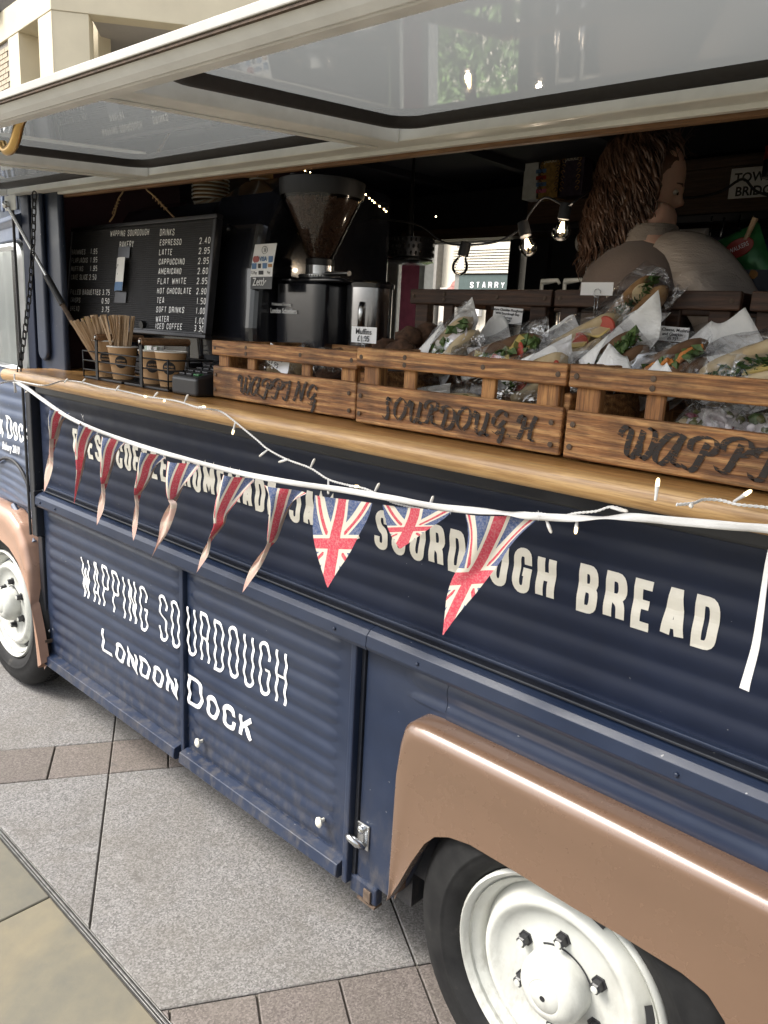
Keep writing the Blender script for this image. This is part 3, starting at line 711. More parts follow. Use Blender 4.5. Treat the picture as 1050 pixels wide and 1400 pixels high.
# low hedge behind the van (shows as a reflection in the raised hatch)
hd = thing('planter_hedge', 'low leafy hedge planted beyond the far side of the van', 'hedge', (-3.7, 3.5, 0))
mb = MB()
for k in range(5200):
    p = Vector((random.uniform(-4.6, -2.9), random.uniform(3.2, 3.9), random.uniform(.40, 1.38) )); r0 = random.uniform(.03, .07); d = Vector((random.uniform(-1, 1), random.uniform(-1, 1), random.uniform(-.4, 1))).normalized(); s_ = d.orthogonal().normalized() * r0 * .25
    mb.add([p - d * r0, p + s_, p + d * r0, p - s_], [(0, 1, 2, 3)])
o = obj('leaf_mass', mb, 'leaf', hd); o['kind'] = 'stuff'
obj('planter_box', box(-4.7, -2.8, 3.15, 3.95, -.004, .45), 'stone_cream', hd, bevel=.01)

# ================================================================== THE VAN
van = thing('food_van', 'dark blue corrugated vintage food van with bronze wings, raised side hatch and wooden serving counter', 'van', (-1.5, 1.0, 0))
PITCH = .048; AMP = .0050
def ridge(z): 
    c = .5 + .5 * math.cos(2 * PI * (z - .02) / PITCH); return -AMP * (c ** .78)
def wobble(x, z): return .0015 * noise.noise(Vector((x * 2.1, z * 3.3, 1)))
def corr_panel(name, x0, x1, z0, z1, mat, parent, y=0.0, tl=.0, tr=.0, zm=.0, amp=1.0, ends=None, nx=24, back=True):
    """horizontally ribbed sheet; tl/tr: flat margin at left/right, ribs ending rounded"""
    xs = sorted(set([x0, x1] + [x0 + (x1 - x0) * i / nx for i in range(nx + 1)] + [x0 + tl + .006 * k for k in range(9) if tl] + [x1 - tr - .006 * k for k in range(9) if tr]))
    xs = [x for x in xs if x0 <= x <= x1]
    nz = int((z1 - z0) / PITCH * 20); zs = [z0 + (z1 - z0) * i / nz for i in range(nz + 1)]
    def f(x, z):
        k = 1.0
        rz = ((z - .02) / PITCH); fr_ = abs(rz - round(rz)) * 2     # 0 on crest, 1 in groove
        for d, t in ((x - x0, tl), (x1 - x, tr)):
            if t:
                e_ = t + .045 * (1 - math.sqrt(max(0, 1 - fr_ ** 2))) ; k *= min(1, max(0, (d - e_) / .03)) ** .5 if d > e_ else 0
        if zm: k *= min(1, max(0, min(z - z0, z1 - z) - zm) / .02)
        wob = wobble(x, z)
        return y + ridge(z) * k * amp + wob
    mb = MB(); vs = [(x, f(x, z), z) for x in xs for z in zs]; n = len(zs)
    mb.add(vs, [(i * n + j, (i + 1) * n + j, (i + 1) * n + j + 1, i * n + j + 1) for i in range(len(xs) - 1) for j in range(n - 1)])
    if back: mb.box(x0, x1, y + .004, y + .02, z0, z1)
    return obj(name, mb, mat, parent, smooth=40)
def on_ribs(y0=0.0, off=.0022, amp=1.0): return lambda p, lay: (p.x, y0 + ridge(p.y) * amp - off - lay * .00018, p.y)

# -- lowered upper flap under the counter
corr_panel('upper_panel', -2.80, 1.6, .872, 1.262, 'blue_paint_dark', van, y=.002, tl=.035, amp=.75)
obj('panel_edge', box(-2.80, 1.6, -.014, .012, 1.232, 1.262), 'black_paint', van, bevel=.006)
obj('panel_edge', box(-2.80, 1.6, -.030, .012, 1.2635, 1.279), 'black_paint', van, bevel=.004)
# -- belt rail: thin ledges over a proud channel
obj('rail_trim', box(-2.77, 1.6, -.012, .004, .898, .904), 'blue_paint', van, bevel=.0015)
obj('rail_trim', box(-2.77, 1.6, -.020, .004, .884, .8895), 'black_paint', van, bevel=.0015)
mb = MB(); prof = [(-.004, .880), (-.030, .872), (-.040, .862), (-.042, .836), (-.036, .826), (-.012, .824), (-.012, .832), (-.031, .836), (-.032, .858), (-.004, .868)]
mb.prism(prof, -2.79, -1.10, lambda p, a: (a, p[0], p[1])); obj('belt_rail', mb, 'blue_paint', van, bevel=.0015)
mb = MB(); mb.prism([(a_, b_ + .001) for a_, b_ in prof], -1.099, 1.6, lambda p, a: (a, p[0], p[1])); obj('belt_rail', mb, 'blue_paint', van, bevel=.0015)
obj('rail_end_cap', box(-2.793, -2.784, -.043, -.003, .822, .882), 'steel_dark', van, bevel=.002)
mb = MB()
for x in (-2.74, -2.62, -1.2, -.95, -.4): mb.lathe([(0, .003), (.0035, .0022), (.0045, 0)], 8, Matrix.Translation((x, -.0425, .848)) @ Matrix.Rotation(PI / 2, 4, 'X'))
obj('rivet', mb, 'blue_paint', van, smooth=True)
# -- the two sliding doors
def door(x0, x1, z0, z1, y=.0, right=False):
    d = corr_panel('sliding_door', x0, x1, z0, z1, 'blue_paint', van, y=y, tl=.028, tr=.05 if right else .012, zm=.006)
    return d
d1 = door(-2.812, -1.892, .236, .822, .0); d2 = door(-1.868, -1.168, .236, .820, .003, True)
for d, x0, x1 in ((d1, -2.812, -1.892), (d2, -1.868, -1.168)):
    mb = MB(); mb.prism([(-.002, .243), (-.030, .236), (-.034, .205), (-.026, .196), (.015, .196), (.015, .243)], x0 + (.01 if d is d1 else 0), x1 - .004, lambda p, a: (a, p[0], p[1]))
    obj('door_lip', mb, 'blue_paint', d, bevel=.002)
obj('door_post', box(-1.889, -1.871, -.012, .02, .205, .822), 'blue_paint', van, bevel=.003)
obj('door_edge', box(-1.166, -1.148, -.020, .02, .190, .822), 'blue_paint', van, bevel=.004)
obj('door_gutter', box(-1.146, -1.136, -.002, .03, .20, .822), 'black_paint', van)
mb = MB(); mb.tube([(-2.80, .012, .245), (-1.17, .012, .245)], .004); obj('door_seal', mb, 'rusty', van)
for u_, v_ in ((274, 1014), (440, 1122)):
    p = onY(u_, v_, -.01); mb = MB(); mb.lathe([(.004, 0), (.004, .012), (.010, .014), (.011, .019), (.007, .023), (0, .024)], 14, Matrix.Translation((p.x, -.003, p.z)) @ Matrix.Rotation(PI / 2, 4, 'X') @ Matrix.Diagonal((1, 1.35, 1, 1)))
    obj('door_knob', mb, 'ivory', d2, smooth=50)
# -- body aft of the doors
mb = MB(); P_ = onY(527, 1232, 0)
mb.prism([(-1.134, .215), (-1.02, .215), (-.985, .262), (-.935, .40), (-.90, .46), (-.90, .822), (-1.134, .822)], .004, .02, lambda p, a: (p[0], a, p[1])); obj('side_panel', mb, 'blue_paint', van)
corr_panel('side_panel', -.898, 1.6, .70, .826, 'blue_paint', van, y=.004, tl=.0, tr=0)
corr_panel('side_panel', -1.02, -.899, .74, .826, 'blue_paint', van, y=.0035, tl=.02, tr=0, back=False, nx=4)
obj('inner_body', box(-2.8, 1.6, .022, .05, .30, 1.26), 'black_paint', van)
obj('sill_member', box(-2.83, -.98, .03, .10, .20, .30), 'black_paint', van)
obj('chassis', box(-3.6, 1.6, .55, 1.5, .26, .42), 'rusty', van)
obj('underfloor', box(-4.0, 1.8, .051, 1.9, .38, .42), 'black_matt', van)
obj('inner_wheel_arch', box(-1.02, -.05, .26, .55, .30, .80), 'black_matt', van)
obj('far_side_body', box(-4.0, 1.6, 1.89, 1.93, .30, 1.18), 'blue_paint', van)
# jacking socket and latch behind the doors
mb = MB(); mb.box(-1.150, -1.06, -.006, .02, .168, .216); obj('jacking_bracket', mb, 'blue_paint', van, bevel=.006)
mb = MB(); mb.box(-1.098, -1.074, -.012, -.0065, .172, .205); jb = obj('socket_rim', mb, 'rusty', van, bevel=.004)
obj('rust_edge', box(-1.12, -1.062, -.008, .02, .162, .1675), 'rusty', van)
p = onY(492, 1146, -.01); mb = MB(); mb.box(p.x - .022, p.x + .02, -.001, .0035, p.z - .033, p.z + .035); la = obj('door_latch', mb, 'steel', van, bevel=.006)
mb = MB(); mb.tube([(p.x - .034, -.022, p.z - .004), (p.x - .018, -.028, p.z + .002), (p.x, -.02, p.z - .01), (p.x + .010, -.004, p.z - .022)], [.005, .0085, .010, .008], 8); obj('latch_hook', mb, 'steel', la, smooth=True)
mb = MB(); mb.lathe([(.010, 0), (.010, .008), (.006, .011), (0, .011)], 10, Matrix.Translation((p.x - .002, -.001, p.z + .020)) @ Matrix.Rotation(PI / 2, 4, 'X')); obj('latch_bolt', mb, 'steel', la, smooth=40)
# small strap at the cab end
mb = MB(); mb.box(-2.835, -2.79, -.028, -.024, .285, .300); mb.box(-2.795, -2.79, -.024, .002, .285, .300); obj('door_strap', mb, 'rusty', van, bevel=.001)
mb = MB(); mb.lathe([(.006, 0), (.006, .004), (.003, .006), (0, .006)], 8, Matrix.Translation((-2.80, -.005, .33)) @ Matrix.Rotation(PI / 2, 4, 'X')); obj('strap_bolt', mb, 'steel', van, smooth=40)

# -- lettering on the body
mb = MB(); letters(mb, 'FRESH COFFEE, HOMEMADE JAM & SOURDOUGH BREAD', -2.545, -.385, .088, .0158, lambda p, l: (p.x, .002 + ridge(p.y + 1.050) * .75 + wobble(p.x, p.y + 1.050) - .0016 - l * .00018, p.y + 1.050), gap=.30); obj('lettering', mb, 'ivory', van)
pl = lambda zz: (lambda p, l: (p.x, ridge(p.y + zz) + wobble(p.x, p.y + zz) - .0019 - l * .00018, p.y + zz))
def pl2(x_split, zz):
    def f(p, l): return (p.x, (0.0 if p.x < x_split else .003) + ridge(p.y + zz) + wobble(p.x, p.y + zz) - .0019 - l * .00018, p.y + zz)
    return f
mb = MB(); letters(mb, 'WAPPING SO', -2.515, -1.900, .150, .0088, pl(.552), gap=.55, jitter=.004); obj('lettering', mb, 'white_letter', d1)
mb = MB(); letters(mb, 'URDOUGH', -1.862, -1.410, .152, .0088, pl2(-1.87, .554), gap=.55, jitter=.004); obj('lettering', mb, 'white_letter', d2)
mb = MB(); letters(mb, 'LONDON', -2.385, -1.915, .072, .0138, pl(.385), gap=.30, caps=[1.25, 1, 1, 1, 1, 1], jitter=.002); obj('lettering', mb, 'white_letter', d1)
mb = MB(); letters(mb, 'DOCK', -1.862, -1.545, .074, .0140, pl2(-1.87, .392), gap=.32, caps=[1.3, 1, 1, 1], jitter=.002); obj('lettering', mb, 'white_letter', d2)

# -- post between cab and body
obj('door_pillar', box(-2.860, -2.818, -.026, .03, .70, 1.262), 'black_paint', van, bevel=.004)
obj('door_pillar', box(-2.850, -2.816, -.010, .03, .20, .699), 'black_paint', van, bevel=.003)
mb = MB(); mb.tube([(-2.868, -.028, .70), (-2.868, -.028, 1.90)], .005, 6); obj('cab_seal', mb, 'rubber', van)

# -- serving opening: pillar with pressed groove, dark red partition
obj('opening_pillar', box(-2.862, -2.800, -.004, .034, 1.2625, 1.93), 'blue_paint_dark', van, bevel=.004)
obj('opening_pillar', box(-2.7995, -2.610, .012, .034, 1.2625, 1.93), 'blue_paint', van, bevel=.009, seg=3)
mb = MB(); pts = []
for k in range(17): a = PI + PI * k / 16; pts.append((-2.742 + .036 * math.cos(a), 1.385 + .036 * math.sin(a)))
pts += [(-2.706, 1.92), (-2.778, 1.92)]
mb.prism(pts, .0115, -.006, lambda p, a: (p[0], a, p[1])); obj('pillar_pressing', mb, 'blue_paint', van, bevel=.008, seg=3)
obj('partition_wall', box(-2.87, -2.83, .036, 1.88, .42, 2.2), 'maroon', van)
# interior shell
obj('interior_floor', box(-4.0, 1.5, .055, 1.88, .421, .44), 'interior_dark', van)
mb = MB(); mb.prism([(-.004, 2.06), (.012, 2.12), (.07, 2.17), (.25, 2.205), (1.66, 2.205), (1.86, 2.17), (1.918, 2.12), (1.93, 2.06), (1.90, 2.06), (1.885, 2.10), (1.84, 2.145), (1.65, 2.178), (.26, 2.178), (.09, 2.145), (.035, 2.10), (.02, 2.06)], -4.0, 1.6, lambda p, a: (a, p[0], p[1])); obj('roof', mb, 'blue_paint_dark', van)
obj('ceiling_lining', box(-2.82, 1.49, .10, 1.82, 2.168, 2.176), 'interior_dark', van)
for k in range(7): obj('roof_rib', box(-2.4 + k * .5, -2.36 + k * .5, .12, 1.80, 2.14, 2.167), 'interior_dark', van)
obj('upper_side', box(-4.0, 1.6, -.004, .02, 1.945, 2.059), 'blue_paint', van)
obj('end_wall', box(1.5, 1.56, .06, 1.88, .44, 2.12), 'interior_dark', van)
# rear wall with the window opening
BY = 1.80
wl = onY(588, 340, BY); wr_ = onY(705, 340, BY); wr2 = onY(728, 340, BY); ztop = onY(640, 331, BY).z
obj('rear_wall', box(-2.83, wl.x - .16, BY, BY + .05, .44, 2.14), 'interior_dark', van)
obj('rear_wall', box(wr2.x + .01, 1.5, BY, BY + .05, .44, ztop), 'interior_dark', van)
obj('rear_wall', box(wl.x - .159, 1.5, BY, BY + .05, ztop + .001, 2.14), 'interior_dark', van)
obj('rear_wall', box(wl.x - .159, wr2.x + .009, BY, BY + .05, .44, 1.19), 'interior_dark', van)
obj('window_post', box(wr_.x - .005, wr_.x + .055, BY - .04, BY + .04, 1.2, ztop), 'black_paint', van, bevel=.004)
obj('window_post', box(wr2.x - .005, wr2.x + .10, BY - .03, BY - .001, 1.2, ztop), 'interior_dark', van)
obj('window_jamb', box(wl.x - .035, wl.x, BY - .03, BY + .04, 1.2, ztop), 'white_board', van, bevel=.003)
pk = onY(545, 400, BY); obj('pink_panel', box(pk.x, wl.x - .037, BY - .02, BY + .03, 1.2, ztop), 'pink_board', van)
# warm light strip along the header above the window
mb = MB()
for k in range(46): mb.blob((wl.x + k * .026, BY - .012, ztop + .028 + .003 * math.sin(k)), .0022, 5)
obj('rear_strip_light', mb, 'warm_spark', van)
# overhead brown shelf panel at the rear right
s0 = onY(728, 200, 1.62); s1 = onY(728, 300, 1.62)
obj('overhead_locker', box(s0.x, 1.4, 1.62, 1.799, 1.93, 2.14), 'back_panel_wood', van, bevel=.004)
obj('locker_lip', box(s0.x, 1.4, 1.585, 1.619, 1.925, 1.952), 'steel_dark', van, bevel=.003)
obj('locker_batten', box(s0.x, 1.4, 1.60, 1.6195, 2.10, 2.13), 'back_panel_wood', van, bevel=.003)
obj('header_board', box(-2.65, s0.x - .002, 1.70, 1.799, 1.925, 1.97), 'back_panel_wood', van)
# worktop inside, under everything shown behind the crates
obj('inner_worktop', box(-2.65, 1.4, .051, .50, 1.245, 1.2835), 'back_panel_wood', van)
obj('rear_worktop', box(-1.9, 1.4, 1.25, 1.79, 1.25, 1.29), 'steel_dark', van)

# -- counter
CZ = 1.325
mb = MB(); mb.box(-2.70, 1.6, -.145, .66, 1.285, CZ); obj('counter_top', mb, 'counter_wood', van, bevel=.003)
mb = MB(); pr = [(-.1445, 1.2852), (-.1445, CZ - .0003)]
for k in range(9): a = PI / 2 + PI * k / 8; pr.append((-.150 + .016 * math.cos(a), 1.305 + .0195 * math.sin(a)))
mb.prism(pr, -2.70, 1.6, lambda p, a: (a, p[0], p[1])); obj('counter_nosing', mb, 'counter_edge_wood', van, smooth=50)


# -- wheels
def wheel(cx_, cz_, y, tr=.345, nuts=6):
    M_ = Matrix.Translation((cx_, y, cz_)) @ Matrix.Rotation(PI / 2, 4, 'X')     # local +z -> -y (towards the viewer)
    wh = obj('wheel', MB().lathe([(.165, -.15), (.205, -.12), (.205, -.002)], 40, M_, False), 'wheel_paint', van, smooth=40)
    t = MB(); pr_ = [(.222, -.012), (.232, .006), (.255, .016), (.290, .018), (.318, .010), (.334, -.006), (.343, -.022), (tr, -.045)]
    pr_ += [(tr, -.10), (tr - .004, -.13), (.33, -.16), (.30, -.175), (.23, -.17)]
    pr_[3:3] = [(.262, .0172), (.264, .0188), (.268, .0188), (.270, .0172)]; t.lathe(pr_, 72, M_, False); ty = obj('tyre', t, 'tyre_rubber', wh, smooth=50)
    tb = MB()
    for k in range(84):
        a = 2 * PI * k / 84
        for hh0, hh1, sh_ in ((-.052, -.018, .012), (-.098, -.060, -.012)):
            p0 = []
            for (hh, da) in ((hh0, 0), (hh1, sh_)):
                for rr_ in (tr - .012 if hh == hh1 and hh1 > -.03 else tr - .004, tr + .003 if hh < -.03 else tr - .005):
                    for d in (0, .034): p0.append(M_ @ Vector((rr_ * math.cos(a + d + da), rr_ * math.sin(a + d + da), hh)))
            tb.add(p0, [(0, 1, 3, 2), (4, 6, 7, 5), (0, 4, 5, 1), (2, 3, 7, 6), (0, 2, 6, 4), (1, 5, 7, 3)])
    obj('tread', tb, 'tyre_rubber', wh)['kind'] = 'stuff'
    rb = MB(); rb.lathe([(.224, -.006), (.2245, .004), (.219, .009), (.212, .004), (.207, -.008), (.192, -.018), (.187, -.028), (.184, -.040)], 72, M_, False)
    obj('rim', rb, 'wheel_paint', wh, smooth=60)
    db = MB(); db.lathe([(.184, -.040), (.178, -.034), (.168, -.010), (.160, -.001), (.150, -.002), (.140, -.012), (.128, -.018), (.100, -.020), (.068, -.018), (.0, -.016)], 72, M_, False)
    obj('wheel_disc', db, 'wheel_paint', wh, smooth=60)
    hb = MB(); hb.lathe([(.068, -.018), (.0665, .012), (.062, .022), (.050, .034), (.034, .040), (.031, .0385), (.028, .041), (.010, .0435), (.0, .044)], 40, M_, False); obj('hub_cap', hb, 'wheel_paint', wh, smooth=60)
    gp = MB(); gp.lathe([(.0685, -.0172), (.0705, -.0165), (.073, -.0172)], 40, M_, False, a0=.3, a1=2.2); obj('hub_gap', gp, 'black_matt', wh)
    cp = MB(); cp.lathe([(.0, .0448), (.0055, .0446), (.006, .0432)], 10, M_, False); obj('hub_screw', cp, 'black_plastic', wh)
    for k in range(nuts):
        a = 2 * PI * k / nuts + .55; Mk = M_ @ Matrix.Translation((.092 * math.cos(a), .092 * math.sin(a), -.019))
        nb_ = MB(); nb_.lathe([(.016, 0), (.0155, .003), (.0115, .0035), (.0115, .018), (.009, .021), (0, .021)], 6, Mk); n_ = obj('wheel_nut', nb_, 'black_plastic', wh)
        tp = MB(); tp.lathe([(.0072, .0212), (.0066, .0228), (0, .0232)], 12, Mk, False); obj('stud_end', tp, 'wheel_paint', wh)
    for a, dl in ((1.15, .5), (-.15, .5), (3.6, .5), (5.1, .35)):      # slots between disc and rim
        sb = MB(); sb.lathe([(.186, -.030), (.174, -.0195)], 16, M_, False, a0=a, a1=a + dl); obj('rim_slot', sb, 'black_matt', wh)
    return wh
wheel(-.567, .318, -.035); wheel(-3.145, .343, -.015)

# -- wings
def wing(name, outer, inner, mat, yf, yb=.004, rnd=.05, n=90, lip=.014):
    def resample(pts):
        pts = [Vector((p[0], p[1])) for p in pts]; L = [0]
        for i in range(1, len(pts)): L.append(L[-1] + (pts[i] - pts[i - 1]).length)
        out = []
        for k in range(n + 1):
            t = L[-1] * k / n; i = max(1, next((j for j in range(len(L)) if L[j] >= t - 1e-9), len(L) - 1)); f = (t - L[i - 1]) / max(1e-9, L[i] - L[i - 1]); out.append(pts[i - 1].lerp(pts[i], f))
        return out
    o_ = resample(outer); i_ = resample(inner); mb = MB(); rows = []
    for a, b in zip(o_, i_):
        d = b - a; ln = d.length; d = d / ln if ln > 1e-6 else Vector((0, -1)); row = [(a.x, yb, a.y)]
        rr_ = min(rnd if a.x < -2 else (.010 + (rnd - .010) * min(1, max(0, (a.y - .60) / .1))), ln * .6)
        row.append((a.x, yf + abs(yf) * .45, a.y))
        for k in range(1, 7):
            t = k / 6 * PI / 2; q = a + d * rr_ * (1 - math.cos(t)); row.append((q.x, yf + abs(yf) * .45 * (1 - math.sin(t)), q.y))
        for t in (.33, .66, 1): q = a + d * (rr_ + (ln - rr_) * t); row.append((q.x, yf + .004 * math.sin(t * 3), q.y))
        row.append((b.x, yf + lip, b.y)); row.append((b.x + 0, min(yb, yf + lip + .02), b.y + .004)); row.append((a.x, yf + lip + .02, a.y - .012))
        rows.append(row)
    m_ = len(rows[0]); vs = [q for r0 in rows for q in r0]
    mb.add(vs, [(i * m_ + j, (i + 1) * m_ + j, (i + 1) * m_ + j + 1, i * m_ + j + 1) for i in range(n) for j in range(m_ - 1)])
    return obj(name, mb, mat, van, smooth=50)
def q2(p): return (p[0], p[1])
inner = [(-.968, .285), (-.940, .345), (-.912, .41), (-.88, .472), (-.855, .502), (-.818, .521), (-.767, .532), (-.65, .532), (-.537, .529), (-.436, .530), (-.337, .528), (-.293, .518), (-.261, .488), (-.228, .41), (-.18, .30)]
outer = [(-.980, .268), (-.976, .42), (-.974, .56), (-.973, .67), (-.966, .705), (-.946, .722), (-.91, .726), (-.5, .727), (-.2, .727), (-.08, .715), (-.04, .68), (-.03, .6), (-.03, .30)]
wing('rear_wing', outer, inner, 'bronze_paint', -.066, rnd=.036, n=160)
_o = [onY(u, v, -.028) for u, v in ((58, 912), (55, 870), (51, 820), (46, 775), (39, 742), (30, 718), (17, 699), (2, 690))]
_i = [onY(u, v, -.055) for u, v in ((56, 908), (50, 868), (43, 832), (34, 796), (24, 769), (12, 749), (0, 738))]
XW = -3.20
outer = [(p.x, p.z) for p in _o]; outer += [(2 * XW - p[0], p[1]) for p in outer[::-1]]
inner = [(p.x, p.z) for p in _i]; inner += [(2 * XW - p[0], p[1]) for p in inner[::-1]]
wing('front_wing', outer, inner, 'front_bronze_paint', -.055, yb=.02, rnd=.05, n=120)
_a = onY(18, 690, -.005); _b = onY(47, 742, -.005); obj('wing_flange', MB().tube([_a, _b], .011, 6), 'cab_paint', van, bevel=.002)

# -- cab side
def cabx(x): return 0 if x > -3.1 else (-3.1 - x) ** 1.5 * .25
def cab_panel():
    xs = [-2.870 - i * .04 for i in range(30)]; nz = 160; z0, z1 = .79, 1.30; mb = MB(); n = nz + 1; vs = []
    for x in xs:
        for j in range(n):
            z = z0 + (z1 - z0) * j / nz
            # ribs lift over the wheel arch
            dx = x + 3.15; arch = .10 * math.exp(-(dx / .30) ** 2) * max(0, 1 - (z - .79) / .22)
            vs.append((x, cabx(x) - .004 + ridge(z - arch) * .8, z))
    mb.add(vs, [(i * n + j, (i + 1) * n + j, (i + 1) * n + j + 1, i * n + j + 1) for i in range(len(xs) - 1) for j in range(nz)])
    return obj('cab_door', mb, 'cab_paint', van, smooth=40)
cd = cab_panel()
obj('cab_lower', box(-4.0, -2.862, .022, .06, .30, .80), 'cab_paint', van)
mb = MB(); letters(mb, 'LONDON DOCK', -3.42, -2.885, .070, .0125, lambda p, l: (p.x, cabx(p.x) - .0062 + ridge(p.y + 1.035) * .8 - l * .0002, p.y + 1.035), gap=.28, caps=[1.2, 1, 1, 1, 1, 1, 1, 1.25, 1, 1, 1]); obj('lettering', mb, 'white_letter', cd)
bfont('Bakery 2010', .042, 'white_letter', cd, (-3.045, -.0135, 1.000), FRONT, sx=.75, shear=.3, off=.0006)
# arch trim
mb = MB(); mb.tube(smoothpath([(-2.885, -.014, .86), (-2.95, -.014, .925), (-3.03, -.014, .955), (-3.12, -.014, .95), (-3.22, -.012, .91)], 5), .006, 6); obj('arch_trim', mb, 'rubber', van, smooth=True)
# cab window: frame, pale blind behind glass
a = onY(38, 345, 0); 
def rrect(x0, x1, z0, z1, r, n=6):
    out = []
    for cx_, cz_, a0 in ((x1 - r, z1 - r, 0), (x0 + r, z1 - r, PI / 2), (x0 + r, z0 + r, PI), (x1 - r, z0 + r, 1.5 * PI)):
        for k in range(n + 1): t = a0 + PI / 2 * k / n; out.append((cx_ + r * math.cos(t), cz_ + r * math.sin(t)))
    return out
oi = rrect(-3.62, -2.885, 1.315, 1.72, .05); oo = rrect(-3.65, -2.868, 1.29, 1.745, .06)
mb = MB(); n = len(oi)
vs = [(p[0], cabx(p[0]) - .004, p[1]) for p in oo] + [(p[0], cabx(p[0]) - .016, p[1]) for p in rrect(-3.64, -2.878, 1.302, 1.733, .055)] + [(p[0], cabx(p[0]) - .002, p[1]) for p in oi]
mb.add(vs, [(k * n + i, k * n + (i + 1) % n, (k + 1) * n + (i + 1) % n, (k + 1) * n + i) for k in range(2) for i in range(n)])
wf = obj('cab_window', mb, 'canopy_paint', van, smooth=50)
mb = MB(); mb.grid(lambda u_, v_: (-3.64 + .76 * u_, cabx(-3.64 + .76 * u_) + .012, 1.30 + .44 * v_), 12, 1); obj('window_pane', mb, 'clear_glass', wf)
mb = MB(); mb.grid(lambda u_, v_: (-3.64 + .76 * u_, cabx(-3.64 + .76 * u_) + .05 + .012 * math.sin(u_ * 46) * (1 if u_ < .93 else 0), 1.28 + .47 * v_), 80, 2); obj('window_blind', mb, 'gauze', wf, smooth=True)
obj('window_divider', box(-3.02, -3.01, .020, .034, 1.30, 1.735), 'steel_dark', wf)
mb = MB(); mb.prism([(.0, 1.745), (-.012, 1.755), (-.012, 1.80), (-.03, 1.815), (-.03, 1.83), (0, 1.84), (0, 2.059), (.02, 2.059), (.02, 1.745)], -3.9, -2.868, lambda p, a: (a, p[0] + cabx(a), p[1])); obj('cab_upper', mb, 'cab_paint', van, bevel=.003)
mb = MB()
for k in range(26): mb.box(-3.9 + k * .04, -3.9 + k * .04 + .02, -.008, .0, 1.85, 2.05)
obj('cab_upper_ribs', mb, 'cab_paint', van, bevel=.004)

# -- raised hatch (hinged at the top, slopes slightly down outwards)
TH = R(-4.0); SL = -.018
def hp(x, s, h):      # s metres out from the hinge, h below the pane plane
    z0 = 1.905 + (x + 2.0) * SL
    return (x, -s * math.cos(TH) + h * math.sin(TH) * 0, z0 + s * math.sin(TH) - h)
def hbox(x0, x1, s0, s1, h0, h1):
    mb = MB(); p = [hp(x, s, h) for x in (x0, x1) for s in (s0, s1) for h in (h0, h1)]
    mb.add(p, [(0, 1, 3, 2), (4, 6, 7, 5), (0, 4, 5, 1), (2, 3, 7, 6), (0, 2, 6, 4), (1, 5, 7, 3)]); return mb
XH = [-2.885, -1.985, -1.100, -.215, .67]
hroot = obj('raised_hatch', hbox(XH[0], XH[-1], -.012, .048, .000, .026), 'canopy_paint', van, bevel=.003)
obj('hinge_flange', hbox(XH[0], XH[-1], -.03, -.013, .012, .033), 'canopy_paint', hroot, bevel=.002)
obj('hinge_trim', hbox(XH[0], XH[-1], -.052, -.031, .024, .040), 'handle_wood', hroot, bevel=.002)
obj('outer_frame', hbox(XH[0] - .02, XH[-1], .6065, .634, .000, .036), 'canopy_paint', hroot, bevel=.004)
mb = MB(); prof2 = [(.635, .002), (.654, .004), (.6645, .010), (.667, .012), (.667, .0188), (.661, .0200), (.661, .0230), (.650, .031), (.640, .036), (.6355, .036)]
mb.prism(prof2, XH[0] - .02, XH[-1], lambda p, a: hp(a, p[0], p[1])); obj('outer_channel', mb, 'canopy_paint', hroot, bevel=.002)
obj('outer_lip', hbox(XH[0] - .02, XH[-1], .658, .6692, .0075, .0192), 'lip_paint', hroot, bevel=.0015)
obj('rust_line', hbox(XH[0] - .02, XH[-1], .6612, .6668, .0202, .0228), 'rusty', hroot)
obj('top_skin', hbox(XH[0] - .02, XH[-1], -.03, .046, -.010, -.0045), 'canopy_paint', hroot, bevel=.004)
for i, x in enumerate(XH):
    w2 = .030
    obj('cross_member', hbox(x - w2, x + w2, .049, .611, .000, .030), 'canopy_paint', hroot, bevel=.003)
    obj('member_lip', hbox(x - w2 - .001, x - w2 + .006, .05, .610, .0305, .035), 'canopy_paint', hroot, bevel=.001)
for i in range(4):
    x0, x1 = XH[i] + .031, XH[i + 1] - .031; 
    obj('window_pane', MB().grid(lambda a_, b_: hp(x0 - .01 + (x1 - x0 + .02) * a_, .04 + .565 * b_, .0), 4, 4), 'canopy_pane', hroot)
    path = [Vector(hp(p[0], p[1], .006)) for p in rrect(x0 + .036, x1 - .036, .083, .575, .05, 6)]
    mb = MB(); pp = rrect(x0 + .026, x1 - .026, .073, .585, .055, 6); qq = rrect(x0 + .058, x1 - .058, .105, .553, .045, 6); n = len(pp)
    rows = [[hp(p[0], p[1], .0005) for p in pp], [hp(p[0], p[1], .012) for p in pp], [hp(p[0], p[1], .016) for p in rrect(x0 + .034, x1 - .034, .081, .577, .052, 6)], [hp(p[0], p[1], .014) for p in rrect(x0 + .046, x1 - .046, .093, .565, .048, 6)], [hp(p[0], p[1], .0005) for p in qq]]
    mb.add([q for r0 in rows for q in r0], [(k * n + i2, k * n + (i2 + 1) % n, (k + 1) * n + (i2 + 1) % n, (k + 1) * n + i2) for k in range(4) for i2 in range(n)])
    obj('window_seal', mb, 'rubber', hroot, smooth=50)
# brass hook on the outer frame
p = onZ(30, 168, 1.825)
hk = [(.030, .014), (.010, .010), (-.010, .000), (-.026, -.020), (-.046, -.034), (-.070, -.036), (-.085, -.024)]
mb = MB(); mb.tube(smoothpath([(p.x + q[0], p.y, p.z + q[1]) for q in hk], 5), .0085, 10); mb.blob((p.x + .034, p.y, p.z + .012), (.016, .012, .010), 10)
obj('brass_hook', mb, 'brass', hroot, smooth=True)
